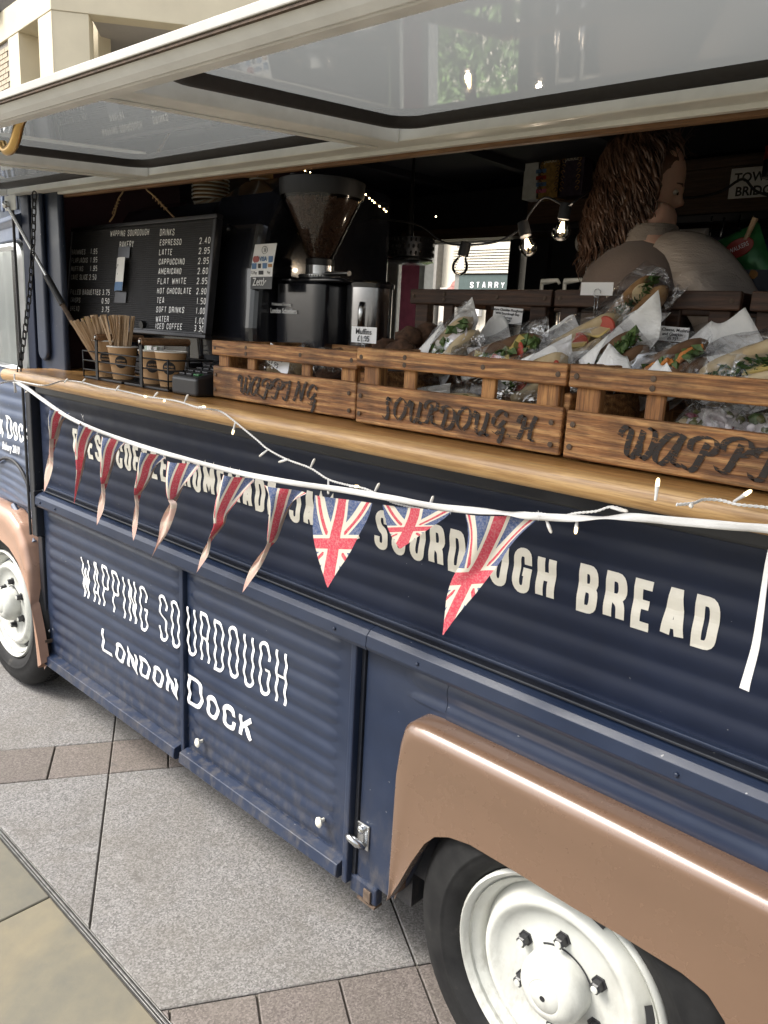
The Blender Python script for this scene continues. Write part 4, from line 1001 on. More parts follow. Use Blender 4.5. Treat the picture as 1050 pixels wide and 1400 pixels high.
# gas strut with bracket
a = onY(9, 280, -.10); b = onY(100, 442, .0); m1 = a.lerp(b, .60); m2 = a.lerp(b, .84)
st = obj('gas_strut', MB().tube([a, m1], .0055, 10), 'steel', van, smooth=40)
obj('strut_body', MB().tube([m1, m2], .0105, 12), 'black_plastic', st, smooth=40)
obj('strut_end', MB().tube([m2, b], .008, 10), 'rusty', st, smooth=40)
mb = MB(); mb.box(a.x - .035, a.x + .045, a.y + .008, a.y + .013, a.z - .016, a.z + .03); br = obj('strut_bracket', mb, 'canopy_paint', st, bevel=.002)
mb = MB(); mb.lathe([(.012, -.004), (.012, .008), (.007, .012), (0, .012)], 12, Matrix.Translation((a.x, a.y, a.z)) @ Matrix.Rotation(PI / 2, 4, 'X')); obj('strut_bolt', mb, 'steel', st, smooth=40)
# chain
p0 = onY(47, 263, -.10); p1 = Vector((onY(26, 520, -.155).x, -.155, 1.318))
ch = thing('safety_chain', 'black link chain hanging from the hatch to the left end of the counter', 'chain', tuple(p1))
L = (p0 - p1).length; nl = int(L / .0215); lm = None
for k in range(nl):
    t = (k + .5) / nl; c_ = p0.lerp(p1, t) + Vector((0, .012 * math.sin(t * PI), 0)); dz = .0142
    if lm is None:
        lb = MB(); ln_ = rrect(-.0066, .0066, -dz, dz, .0062, 3); lb.tube([(q[0], 0, q[1]) for q in ln_], .0023, 6, closed=True); lo = obj('chain_link', lb, 'wire_black', ch, origin=(0, 0, 0), smooth=True); lm = lo.data
    else: lo = bpy.data.objects.new('chain_link', lm); link(lo, ch)
    lo.location = c_ - p1; tilt = math.atan2(p0.x - p1.x, p0.z - p1.z)
    lo.rotation_euler = (0, tilt, (PI / 2 if k % 2 else 0) + .5)

# ================================================================== CRATES
def crate(name_label, cat_group, x0, x1, yf, z0, text=None, depth=.34, h=.150, back=False, ph=.078, h_lab=None, thx0=None):
    W = 'dark_crate_wood' if back else 'crate_wood'
    t = thing('wooden_crate', name_label, 'crate', ((x0 + x1) / 2, yf + depth / 2, z0), cat_group)
    T = .013; yb = yf + depth; zt = z0 + h
    jj = lambda a=.0015: random.uniform(-a, a)
    bv = dict(bevel=.0035, seg=2)
    def plank(nm, *b): return obj(nm, box(*b), W, t, origin=((b[0] + b[1]) / 2, (b[2] + b[3]) / 2, b[4]), **bv)
    fp = plank('front_plank', x0, x1, yf + jj(), yf + T, z0 + .003, z0 + ph)
    plank('front_rail', x0 - .002, x1 + .002, yf + jj() - .002, yf + T - .001, zt - .036, zt)
    n = 4 if x1 - x0 > .4 else 4
    pos = [x0 + .006, x0 + (x1 - x0) * .24, x0 + (x1 - x0) * .63, x1 - .060] if x1 - x0 < .52 else [x0 + .010, x0 + (x1 - x0) * .25, x0 + (x1 - x0) * .72, x1 - .055]
    for i, px_ in enumerate(pos):
        ww = .030 if i in (1, 2) else .042
        o = obj('upright_slat', box(px_, px_ + ww, yf + T + .0005, yf + T + .011, z0 + ph - .03, zt - .004), 'crate_wood_across' if not back else W, t, origin=(px_, yf, z0 + ph + random.random()), **bv)
    for xx in (x0 + .003, x1 - .016):       # end boards and corner blocks
        plank('end_board', xx, xx + T, yf + T + .013, yb - T, z0 + .004, z0 + ph + .022)
        plank('end_rail', xx, xx + T, yf + T + .013, yb - T, zt - .036, zt - .001)
    for xx in (x0 + .017, x1 - .040):
        for yy in (yf + T + .014, yb - T - .026):
            obj('corner_block', box(xx, xx + .022, yy, yy + .024, z0 + .005, zt - .002), 'crate_wood_across' if not back else W, t, origin=(xx, yy, z0 + random.random()), **bv)
    plank('back_plank', x0, x1, yb - T, yb, z0 + .003, z0 + ph)
    plank('back_rail', x0, x1, yb - T, yb, zt - .036, zt)
    for k in range(4):
        y0 = yf + T + .004 + k * (depth - 2 * T - .008) / 4; plank('bottom_board', x0 + .017, x1 - .017, y0, y0 + (depth - 2 * T) / 4 - .012, z0, z0 + .009)
    nl = MB()
    for (nx_, nz_) in ((x0 + .012, z0 + .022), (x0 + .014, z0 + .058), (x1 - .016, z0 + .020), (x1 - .018, z0 + .056), (x0 + .012, zt - .018), (x0 + (x1 - x0) * .27, zt - .012), (x0 + (x1 - x0) * .27, zt - .026), (x0 + (x1 - x0) * .655, zt - .017), (x1 - .014, zt - .018)):
        nl = MB().lathe([(.0050, 0), (.0046, .0010), (.001, .0014), (0, .0010)], 8, Matrix.Translation((nx_, yf - .0018, nz_)) @ Matrix.Rotation(PI / 2, 4, 'X')); obj('nail', nl, 'rusty', t)
    if text:
        tx, a0, a1, hh, zz = text; mb = MB(); stencil(mb, tx, a0, a1, hh, .0086 if hh < .05 else .0105, lambda p, l: (p.x, yf - .0021 - l * .0002, z0 + zz + p.y)); st_ = obj('lettering', mb, 'stencil_ink', fp)
        st_.location = st_.location
    return t
FY = -.078
crate('small weathered wooden crate stencilled WAPPING, leftmost on the counter', 'stencilled crates along the counter', -1.668, -1.158, FY + .03, CZ + .002, ('WAPPING', -1.560, -1.275, .046, .020), ph=.080, h=.142)
crate('weathered wooden crate stencilled SOURDOUGH, middle of the front row', 'stencilled crates along the counter', -1.126, -.652, FY, CZ + .002, ('SOURDOUG.H', -1.050, -.700, .044, .020), ph=.082, h=.152)
crate('weathered wooden crate stencilled WAPPING, cut off by the right edge of the photo', 'stencilled crates along the counter', -.641, -.130, FY - .006, CZ + .002, ('WAPPING', -.545, -.215, .050, .018), ph=.080, h=.152)
BZ = CZ + .004
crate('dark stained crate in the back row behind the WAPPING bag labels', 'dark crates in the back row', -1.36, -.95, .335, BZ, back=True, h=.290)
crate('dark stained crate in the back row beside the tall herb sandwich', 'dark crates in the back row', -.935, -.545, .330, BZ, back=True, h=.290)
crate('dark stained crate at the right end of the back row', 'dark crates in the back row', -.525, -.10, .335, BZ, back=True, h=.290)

# ================================================================== MENU LETTER BOARD
yT, yB = .140, .100
tl = onY(97, 313, yT); tr_ = onY(300.6, 294, yT); br = onY(282, 459, yB); bl = onY(94, 449, yB)
bl = Vector((-2.777, yB, 1.463)); br = Vector((-1.907, yB, 1.463)); tl = Vector((-2.777, yT, 1.802)); tr_ = Vector((-1.907, yT, 1.802))
ax = Vector((1, 0, 0)); az = (tl - bl).normalized(); an = ax.cross(az); BW = (br - bl).length; BH = (tl - bl).length   # an points to +y? make outward
if an.y > 0: an = -an
mbd = thing('menu_letter_board', 'black grooved letter board listing drinks and bakes in white push-in letters', 'menu board', tuple(bl))
def bp_(x, z, o=0): return bl + ax * x + az * z + an * o
def bbox(x0, x1, z0, z1, o0, o1):
    mb = MB(); p = [bp_(x, z, o_) for x in (x0, x1) for o_ in (o0, o1) for z in (z0, z1)]
    return mb.add(p, [(0, 1, 3, 2), (4, 6, 7, 5), (0, 4, 5, 1), (2, 3, 7, 6), (0, 2, 6, 4), (1, 5, 7, 3)])
# grooved felt: horizontal ribs with small notches
mb = MB(); nr = 52; hh = (BH - .03) / nr
for k in range(nr):
    z = .015 + k * hh; q = [bp_(.012, z + .0010, .0), bp_(.012, z + .0018, .0022), bp_(.012, z + hh - .0012, .0022), bp_(.012, z + hh - .0004, .0)]
    q2_ = [p_ + ax * (BW - .024) for p_ in q]; mb.add(q + q2_, [(0, 1, 5, 4), (1, 2, 6, 5), (2, 3, 7, 6)])
o = obj('felt_ribs', mb, 'felt', mbd); o['kind'] = 'stuff'
obj('felt_back', bbox(.006, BW - .006, .006, BH - .006, -.012, -.0005), 'black_matt', mbd)
mb = MB()
for kx in range(60):
    x = .014 + kx * (BW - .028) / 60
    for kz in range(nr):
        z = .015 + kz * hh + hh * .25; mb.add([bp_(x, z, .0024), bp_(x + .004, z, .0024), bp_(x + .004, z + hh * .5, .0024), bp_(x, z + hh * .5, .0024)], [(0, 1, 2, 3)])
o = obj('felt_notches', mb, 'rubber', mbd); o['kind'] = 'stuff'
for nm, a in (('frame_top', (0, BW, BH - .012, BH)), ('frame_bottom', (0, BW, 0, .012)), ('frame_side', (0, .010, .0125, BH - .0125)), ('frame_side', (BW - .014, BW, .0125, BH - .0125))):
    obj(nm, bbox(*a, -.014, .010), 'steel_dark' if nm != 'frame_bottom' else 'steel_dark', mbd, bevel=.0025)
for nm, a in (('frame_bead', (.012, BW - .016, .0125, .0155)),): obj(nm, bbox(*a, .002, .009), 'steel_dark', mbd)
def btext(txt, fx, fz, h, wd=None, mat='white_letter', x1=None, st=.0022, fixw=None):
    """fx, fz: fractions of the board; wd metres per letter"""
    mb = MB(); fx0 = fx * BW; wp = wd or h * .62
    tot = sum(WID.get(c, 1) for c in txt) + .35 * (len(txt) - 1)
    letters(mb, txt, fx0, fx0 + tot * wp, h, st, lambda p, l: tuple(bp_(p.x, fz * BH + p.y, .0042 + l * .00012)), gap=.35, cornr=.5)
    return obj('lettering', mb, mat, mbd)
def fr(u, v):     # board fractions of a point sighted on the board's plane
    d = dirv(u, v); t = (bl - Vector(CAMP)).dot(an) / d.dot(an); p = Vector(CAMP) + d * t; return (p - bl).dot(ax) / BW, (p - bl).dot(az) / BH
LH = .0180
def line(txt, u0, v0, u1, v1, mat='white_letter', h=LH, st=.0026):
    a = fr(u0, v0); b = fr(u1, v1); mb = MB()
    letters(mb, txt, a[0] * BW, b[0] * BW, h, st, lambda p, l: tuple(bp_(p.x, (a[1] + (b[1] - a[1]) * (p.x / BW - a[0]) / (b[0] - a[0])) * BH + p.y, .0042 + l * .00012)), gap=.42, cornr=.5)
    obj('lettering', mb, mat, mbd)
K = 4.375
def cL(x, y): return 80 + x / K, 280 + y / K
for txt, x0, y0, x1, y1, kw in (
    ('WAPPING', 316, 192, 404, 190, dict(h=.019)), ('SOURDOUGH', 420, 190, 547, 184, dict(h=.020)), ('BAKERY', 371, 262, 455, 256, dict(h=.021)),
    ('DRINKS', 613, 188, 699, 186, dict(h=.020)), ('ESPRESSO', 612, 246, 741, 242, {}), ('LATTE', 608, 304, 686, 303, {}), ('CAPPUCCINO', 606, 361, 760, 359, {}), ('AMERICANO', 604, 418, 740, 417, {}),
    ('FLAT WHITE', 599, 477, 770, 475, {}), ('HOT CHOCOLATE', 596, 534, 800, 536, {}), ('TEA', 594, 591, 638, 590, {}), ('SOFT DRINKS', 590, 645, 757, 650, {}), ('WATER', 588, 702, 665, 703, {}), ('ICED COFFEE', 586, 744, 745, 749, {}),
    ('2.40', 849, 237, 914, 233, {}), ('2.95', 845, 297, 911, 294, {}), ('2.95', 841, 357, 905, 355, {}), ('2.60', 838, 417, 900, 416, {}), ('2.95', 833, 476, 896, 476, {}), ('2.90', 831, 537, 890, 538, {}), ('1.50', 832, 596, 886, 598, {}), ('1.00', 828, 654, 881, 656, {}), ('1.00', 822, 713, 877, 716, {}), ('3.30', 817, 758, 874, 763, {}),
    ('BROWNIES', 86, 301, 166, 299, {}), ('1.95', 198, 297, 238, 296, {}), ('FLAPJACKS', 85, 350, 180, 349, {}), ('1.95', 196, 348, 238, 346, {}), ('MUFFINS', 82, 400, 153, 399, {}), ('1.95', 195, 399, 237, 397, {}), ('CAKE SLICE', 81, 450, 180, 450, {}), ('2.50', 190, 450, 232, 450, {}),
    ('FILLED BAGUETTES', 78, 538, 256, 541, {}), ('3.75', 268, 541, 312, 542, {}), ('CRISPS', 77, 585, 136, 588, {}), ('0.50', 264, 592, 309, 594, {}), ('BREAD', 76, 636, 130, 638, {}), ('3.75', 264, 643, 309, 644, {}), ('CROISSA', 150, 712, 276, 718, dict(mat='yellow_letter')), ('NTS', 290, 720, 331, 722, dict(mat='yellow_letter')), ('4.95', 340, 723, 383, 725, {})):
    line(txt, *cL(x0, y0), *cL(x1, y1), **kw)
# packet pinned to the board
f0 = fr(*cL(352, 520)); f1 = fr(*cL(436, 322)); mb = MB()
mb.grid(lambda a, b: bp_(BW * (f0[0] + (f1[0] - f0[0]) * a), BH * (f0[1] + (f1[1] - f0[1]) * b), .010 + .010 * math.sin(a * PI) + .012 * a * a), 8, 3); pk_ = obj('tea_packet', mb, 'paper_white', mbd, smooth=True)
mb = MB(); mb.grid(lambda a, b: bp_(BW * (f0[0] + (f1[0] - f0[0]) * a), BH * (f0[1] + (f1[1] - f0[1]) * b * .26), .0112 + .010 * math.sin(a * PI) + .012 * a * a), 8, 2); obj('packet_band', mb, 'blue_box', pk_, smooth=True)
for dx, dz, sc_ in ((.3, .62, .018), (.55, .70, .014), (.45, .48, .012)): 
    mb = MB(); c_ = bp_(BW * (f0[0] + (f1[0] - f0[0]) * dx), BH * (f0[1] + (f1[1] - f0[1]) * dz), .0225); mb.tube(smoothpath([c_, c_ + ax * sc_ * .6 + az * sc_, c_ + ax * sc_ + az * sc_ * .2, c_ + ax * sc_ * 1.3 + az * sc_ * 1.1], 4), .0007, 4); obj('packet_script', mb, 'ink', pk_)
for g, nm in ((-.036, .0), (BH * (f1[1] - f0[1]) + .001, 0)):
    a0 = BH * f0[1] + g; mb = MB(); mb.grid(lambda a, b: bp_(BW * (f0[0] + (f1[0] - f0[0]) * a), a0 + .035 * b, .008), 2, 1); obj('packet_tape', mb, 'steel_dark', pk_)
# twine
for (u0, v0, u1, v1) in ((150, 303, 168, 262), (238, 297, 200, 258)):
    a = onY(u0, v0, .135); b = onY(u1, v1, .16); mb = MB(); pts = smoothpath([a, a.lerp(b, .3) + Vector((.006, 0, -.004)), a.lerp(b, .7) + Vector((-.004, 0, .004)), b, b + Vector((0, 0, .03))], 6)
    mb.tube(pts, .0028, 6); kn = a.lerp(b, .45)
    for k in range(5): q = a.lerp(b, .3 + .1 * k); mb.tube([q + Vector((-.008, 0, -.004)), q + Vector((.001, -.004, .004)), q + Vector((.009, 0, 0))], .002, 5)
    obj('twine', mb, 'twine', mbd, smooth=True)

# ================================================================== COFFEE MACHINE
cm = thing('coffee_machine', 'big glossy black espresso machine behind the menu board, cups stacked on top', 'coffee machine', (-2.2, .45, CZ))
def loft(mb, secs, k=None):     # secs: list of closed loops of equal length
    n = len(secs[0]); vs = [p for s_ in secs for p in s_]
    mb.add(vs, [(i * n + j, i * n + (j + 1) % n, (i + 1) * n + (j + 1) % n, (i + 1) * n + j) for i in range(len(secs) - 1) for j in range(n)] + [tuple(range(n))[::-1], tuple((len(secs) - 1) * n + j for j in range(n))]); return mb
def rr3(x0, x1, y0, y1, z, r, n=4): return [(p[0], p[1], z) for p in rrect(x0, x1, y0, y1, r, n)]
zt_ = 1.905
mb = MB(); prof_ = [(.70, CZ + .01), (.22, CZ + .01), (.205, CZ + .07), (.20, 1.55), (.205, 1.70), (.225, 1.80), (.27, 1.865), (.34, zt_ - .012), (.44, zt_), (.70, zt_)]
mb.prism(prof_, -2.64, -2.09, lambda p, a: (a, p[0], p[1])); obj('machine_body', mb, 'machine_black', cm, bevel=.012, seg=3)
mb = MB(); prof_ = [(.72, CZ + .004), (.19, CZ + .004), (.17, CZ + .09), (.165, 1.50), (.175, 1.66), (.20, 1.78), (.25, 1.87), (.33, 1.925), (.45, 1.945), (.72, 1.93)]
mb.prism(prof_, -2.075, -1.79, lambda p, a: (a, p[0], p[1])); obj('side_fairing', mb, 'machine_black', cm, bevel=.030, seg=4)
mb = MB(); pth = [(-2.045, .175, 1.40), (-2.046, .165, 1.52), (-2.04, .168, 1.64), (-2.00, .178, 1.73), (-1.93, .19, 1.775)]; mb.tube(smoothpath(pth, 6), .011, 8); obj('fairing_trim', mb, 'machine_black', cm, smooth=True)
obj('drip_tray', box(-2.64, -2.09, .16, .21, CZ + .004, CZ + .06), 'steel_dark', cm, bevel=.004)
for x in (-2.45, -2.25): mb = MB(); mb.tube([(x, .20, 1.50), (x, .09, 1.49)], .012, 10); obj('portafilter_handle', mb, 'black_plastic', cm, smooth=50)
# contactless payment sticker
def yp(z): 
    pr_ = [(CZ + .09, .17), (1.50, .165), (1.66, .175), (1.78, .20), (1.87, .25)]
    for (z0, y0), (z1, y1) in zip(pr_, pr_[1:]):
        if z0 <= z <= z1: return y0 + (y1 - y0) * (z - z0) / (z1 - z0)
    return .2
sa = onY(341, 395, .168); sb = onY(374, 333, .185)
sx0, sx1, sz0, sz1 = sa.x, onY(373, 395, .168).x, sa.z, sb.z
split = sz0 + (sz1 - sz0) * .27
stk = tag(obj('payment_sticker', MB().grid(lambda a, b: (sx0 + (sx1 - sx0) * a, yp(split + (sz1 - split) * b) - .0025 - .006 * a, split + (sz1 - split) * b), 2, 10), 'card_white'), 'white contactless payment sign stuck on the side of the coffee machine', 'sign')
obj('lower_band', MB().grid(lambda a, b: (sx0 + .004 + (sx1 - sx0 - .002) * a, yp(sz0 + (split - sz0) * b) - .0035 - .006 * a, sz0 + (split - sz0) * b), 2, 6), 'black_plastic', stk)
def stick(txt, fx, fz, size, mat, **k):
    x = sx0 + (sx1 - sx0) * fx; z = sz0 + (sz1 - sz0) * fz; bfont(txt, size, mat, stk, (x, yp(z) - .0046 - .006 * fx, z), FRONT, ext=.0002, **k)
stick('Zettle', .48, .15, .030, 'card_white', sx=.85); stick('VISA', .52, .66, .016, 'blue_box', off=.0005); stick('G Pay', .18, .36, .011, 'ink'); stick('Pay', .85, .36, .009, 'ink')
for fx, fz, w_, h_, mt in ((.18, .66, .016, .016, 'crisp_red'), (.86, .65, .018, .016, 'blue_box'), (.15, .51, .020, .015, 'blue_box'), (.40, .51, .012, .012, 'ink'), (.64, .51, .018, .014, 'blue_box'), (.88, .51, .016, .008, 'crisp_orange'), (.50, .36, .020, .010, 'ink')):
    x = sx0 + (sx1 - sx0) * fx; z = sz0 + (sz1 - sz0) * fz; y = yp(z) - .0036 - .006 * fx; mb = MB()
    if mt == 'crisp_red': mb.lathe([(.0, .0008), (.009, .0006), (.009, 0)], 14, Matrix.Translation((x - .004, y, z)) @ Matrix.Rotation(PI / 2, 4, 'X')); mb.lathe([(.0, .0011), (.009, .0009), (.009, 0)], 14, Matrix.Translation((x + .006, y, z)) @ Matrix.Rotation(PI / 2, 4, 'X'))
    else: mb.box(x - w_ / 2, x + w_ / 2, y - .0008, y, z - h_ / 2, z + h_ / 2)
    obj('card_mark', mb, mt, stk)
x = sx0 + (sx1 - sx0) * .52; z = sz0 + (sz1 - sz0) * .86
mb = MB(); mb.tube([(x + .012 * math.cos(a * .5), yp(z) - .0075, z + .010 * math.sin(a * .5)) for a in range(13)], .0007, 4, closed=True)
for k in range(3): mb.tube([(x - .003 + .003 * k, yp(z) - .0078, z - .004 - k * .001), (x - .001 + .003 * k, yp(z) - .0078, z), (x - .003 + .003 * k, yp(z) - .0078, z + .004 + k * .001)], .0006, 4)
obj('contactless_mark', mb, 'ink', stk)
# cups stacked on the machine
def cup_mesh(r0, r1, h): return MB().lathe([(0, 0), (r0, 0), (r1, h), (r1 - .0018, h), (r0 - .002, .004), (0, .004)], 32)
def stack(u, v, y, n, r, label, z0, step=.010, inv=False):
    p = onY(u, v, y); t = thing('cup_stack', label, 'cups', (p.x, y, z0), 'paper cups stacked on the coffee machine')
    for k in range(n):
        if k == n - 1 or not inv:
            h = .085 if k == n - 1 else .02
        M_ = Matrix.Translation((p.x, y, z0 + k * step))
        mb = MB(); mb.lathe([(r, 0), (r * (.80 if k == n - 1 else .93), .09 if k == n - 1 else step * .8), (0, .09 if k == n - 1 else step * .8)], 32, M_, False); c_ = obj('cup', mb, 'kraft', t, smooth=50)
        mb = MB(); mb.lathe([(r + .0005, 0), (r + .0028, .001), (r + .0028, .0042), (r + .0003, .0052)], 32, M_, False); obj('rim', mb, 'cup_rim', c_, smooth=50)
    return t
stack(288, 265, .42, 6, .060, 'stack of wide brown paper cups upside down, leftmost on the coffee machine', 1.906, .0125)
stack(332, 255, .33, 1, .043, 'single tall brown paper cup upside down on the coffee machine', 1.947)
stack(358, 255, .42, 1, .036, 'short brown cup upside down at the right end of the machine top', 1.945)
for k in range(3):
    p = onY(166 + 22 * k, 262, .5); 
b1 = tag(obj('cardboard_box', box(-2.50, -2.36, .46, .6, 1.9055, 2.00), 'back_panel_wood', bevel=.003), 'dark carton standing on the machine behind the twine', 'box')
b1 = tag(obj('cardboard_box', box(-2.72 + .08, -2.54, .48, .6, 1.9055, 1.99), 'black_plastic', bevel=.003), 'black carton at the far left of the machine top', 'box')

# ================================================================== GRINDER
gy = .33; gc = onY(437, 378, gy); gx = gc.x; gz = gc.z
gr = thing('coffee_grinder', 'black coffee grinder with tall smoky hopper full of beans', 'coffee grinder', (gx, gy, CZ))
T0 = Matrix.Translation((gx, gy, 0))
bw = .085
mb = MB(); loft(mb, [rr3(gx - bw, gx + bw + .03, gy - .10, gy + .12, z, .035, 5) for z in (CZ + .003, CZ + .02, gz - .035, gz - .022)] ); obj('grinder_body', mb, 'machine_black', gr, smooth=30, bevel=.006)
mb = MB(); loft(mb, [rr3(gx - bw + .005, gx + bw + .075, gy - .095, gy + .11, z, .04, 5) for z in (gz - .0215, gz - .010)]); obj('grinder_top', mb, 'machine_black', gr, smooth=30, bevel=.004)
mb = MB(); mb.lathe([(0, gz - .0095), (.056, gz - .0095), (.058, gz - .004), (.058, gz + .002), (.050, gz + .004), (.040, gz + .005), (.040, gz + .028), (.034, gz + .030), (0, gz + .030)], 40, T0); obj('collar', mb, 'steel', gr, smooth=40)
mb = MB()
for k in range(48): a = 2 * PI * k / 48; mb.box(-.0012, .0012, -.0595, -.057, gz - .004, gz + .001, T0 @ Matrix.Rotation(a, 4, 'Z'))
obj('collar_marks', mb, 'ink', gr)['kind'] = 'stuff'
obj('collar_neck', MB().lathe([(.040, gz + .0305), (.040, gz + .045), (.037, gz + .047)], 32, T0, False), 'black_plastic', gr, smooth=40)
zt2 = onY(437, 248, gy).z; z1 = gz + .0475; zt3 = zt2 + .0; rt = .112; rb_ = .036
hop = obj('hopper', MB().lathe([(rb_, z1), (rt, zt3 - .045), (rt + .001, zt3 - .02)], 48, T0, False), 'smoky_plastic', gr, smooth=50)
mb = MB(); mb.lathe([(rt + .002, zt3 - .046), (rt + .005, zt3 - .030), (rt + .006, zt3 - .004), (rt - .01, zt3 + .002), (.03, zt3 + .008), (0, zt3 + .008)], 48, T0, False); obj('hopper_lid', mb, 'lid_black', gr, smooth=30)
obj('lid_knob', MB().lathe([(.012, zt3 + .008), (.012, zt3 + .016), (0, zt3 + .018)], 16, Matrix.Translation((gx - .06, gy - .05, 0))), 'steel_dark', gr, smooth=40)
# coffee beans: an inner cone of bean-shaped lumps just inside the plastic
plain('coffee_bean', (.075, .038, .022), .38, var=.45, sc=50)
mb = MB(); base_r = lambda z: (rb_ - .008) + (rt - rb_ - .002) * (z - z1) / (zt3 - .045 - z1)
obj('bean_fill', MB().lathe([(0, z1), (base_r(z1) - .004, z1), (base_r(zt3 - .06) - .006, zt3 - .06), (0, zt3 - .055)], 32, T0), 'coffee_bean', gr)
random.seed(3)
ico = []
for k in range(2600):
    z = z1 + (zt3 - .052 - z1) * math.sqrt(random.random()); a = random.uniform(PI * .95, PI * 2.25); r0 = base_r(z) - .0045
    cc = Vector((gx + r0 * math.cos(a), gy + r0 * math.sin(a), z)); rot = Matrix.Rotation(random.uniform(0, 6.3), 4, 'Z') @ Matrix.Rotation(random.uniform(0, 3.1), 4, 'X')
    mb.blob(cc, (.0062, .0042, .0036), 5, M=rot)
o = obj('coffee_beans', mb, 'coffee_bean', gr, smooth=True); o['kind'] = 'stuff'
bfont('London Schieblers', .019, 'card_white', gr, (gx - .03, gy - .1035, gz - .10), FRONT, sx=.8, off=.0003); bfont('Professional Grinding', .011, 'card_white', gr, (gx - .04, gy - .1035, gz - .082), FRONT, sx=.85)
mb = MB(); mb.tube([(gx - .100 + .03, gy - .1035, gz - .075), (gx - .100 + .03, gy - .1035, gz - .108)], .0006, 4); 
obj('grinder_lever', MB().tube([(gx + .06, gy - .03, gz + .004), (gx + .16, gy - .04, gz + .004)], .007, 8), 'steel', gr, smooth=50)
# knock-out jug next to the grinder
jx = gx + .170; jy = .36
jg = thing('steel_jug', 'polished steel canister with a lid against the right of the grinder', 'canister', (jx, jy, CZ + .002))
obj('canister_body', MB().lathe([(0, CZ + .002), (.060, CZ + .002), (.062, CZ + .01), (.062, gz - .03), (0, gz - .03)], 40, Matrix.Translation((jx, jy, 0))), 'steel_brushed', jg, smooth=40)
obj('canister_lid', MB().lathe([(.066, gz - .0295), (.067, gz - .018), (.05, gz - .011), (0, gz - .009)], 40, Matrix.Translation((jx, jy, 0)), False), 'machine_black', jg, smooth=40)
mb = MB(); a_ = R(-62); mb.tube([(jx + .064 * math.cos(a_), jy + .064 * math.sin(a_), gz - .07), (jx + .070 * math.cos(a_), jy + .070 * math.sin(a_), gz - .085), (jx + .070 * math.cos(a_), jy + .070 * math.sin(a_), gz - .15)], .009, 8); obj('handle', mb, 'steel', jg, smooth=True)
# white equipment behind (fridge) with sloping top
fg = thing('white_panel', 'pale grey panel with a small black knob standing behind the grinder', 'panel', (-2.8, 1.6, .44))
fa = onY(488, 336, 1.60); fb = onY(545, 352, 1.60)
mb = MB(); mb.prism([(fa.x - .25, .441), (fb.x, .441), (fb.x, fb.z), (fa.x - .25, fa.z + .02)], 1.60, 1.63, lambda p, q_: (p[0], q_, p[1])); obj('panel_sheet', mb, 'white_board', fg, bevel=.006)
e_ = onY(533, 411, 1.59); obj('panel_knob', MB().lathe([(.008, 0), (.008, .012), (0, .013)], 12, Matrix.Translation((e_.x, 1.599, e_.z)) @ Matrix.Rotation(PI / 2, 4, 'X')), 'black_plastic', fg)
e1 = onY(505, 378, 1.59); obj('panel_notice', box(e1.x - .06, e1.x + .05, 1.594, 1.5985, e1.z - .2, e1.z), 'paper_white', fg)
# hanging pan / group basket in dark hammered metal
p = onY(562, 340, .95); M_ = Matrix.Translation((p.x, .95, p.z))
hb_ = thing('hanging_basket', 'dark hammered metal basket hanging over the rear of the counter', 'basket', tuple(p))
mb = MB(); rr0 = .078
mb.lathe([(rr0, .034), (rr0 + .002, .0), (rr0 * .98, -.030), (0, -.034)], 28, M_, False); obj('basket_bowl', mb, 'steel_dark', hb_, smooth=50)
mb = MB()
for k in range(90):
    a = 2 * PI * k / 30; z = -.02 + .022 * (k // 30); mb.blob(M_ @ Vector(((rr0 + .001) * math.cos(a + .1 * (k // 30)), (rr0 + .001) * math.sin(a + .1 * (k // 30)), z)), (.0045, .0045, .0075), 6)
obj('hammered_dimples', mb, 'wire_black', hb_, smooth=True)['kind'] = 'stuff'
obj('basket_base', MB().lathe([(0, -.052), (.060, -.052), (.082, -.044), (.080, -.036), (0, -.0345)], 28, M_), 'steel', hb_, smooth=50)
mb = MB(); mb.tube([M_ @ Vector((-.01, 0, .034)), M_ @ Vector((-.01, 0, .060)), M_ @ Vector((-.01, 0, .38))], [.018, .012, .003], 8); obj('hanging_stem', mb, 'wire_black', hb_, smooth=True)

# ================================================================== CUP CADDY
cad = thing('wire_cup_caddy', 'black wire caddy with four pockets and wooden handle holding printed paper cups', 'caddy', (-2.06, .0, CZ + .001))
CY0, CY1 = -.075, .065; CX0, CX1 = -2.30, -1.83
def wire(pts, r=.0022, name='wire', mat='wire_black', cl=False): return obj(name, MB().tube(pts, r, 6, closed=cl), mat, cad, smooth=True)
for z in (CZ + .028, CZ + .055, CZ + .082): 
    wire([(CX0, CY0, z), (CX1, CY0, z), (CX1, CY1, z), (CX0, CY1, z)], cl=True)
for x in (CX1, CX0, -2.07):
    if x != -2.07: wire([(x, CY0, CZ + .006), (x, CY0, CZ + .085)]); wire([(x, CY1, CZ + .006), (x, CY1, CZ + .085)])
obj('base_plate', box(CX0, -2.075, CY0, CY1, CZ + .001, CZ + .008), 'wire_black', cad, bevel=.002); obj('base_plate', box(-2.060, CX1, CY0, CY1, CZ + .001, CZ + .008), 'wire_black', cad, bevel=.002)
for x in (-2.215, -1.965):
    for y in (CY0 - .004, CY1 + .004): obj('upright_bar', box(x, x + .014, y - .002, y + .002, CZ + .002, CZ + .132), 'wire_black', cad, bevel=.001)
    hn = obj('handle', MB().tube([(x + .007, CY0 - .006, CZ + .125), (x + .007, CY1 + .006, CZ + .125)], .0105, 12), 'handle_wood', cad, smooth=50)
    obj('handle_screw', MB().lathe([(.005, 0), (.004, .003), (0, .0035)], 10, Matrix.Translation((x + .007, CY0 - .006, CZ + .125)) @ Matrix.Rotation(PI / 2, 4, 'X')), 'steel', hn)
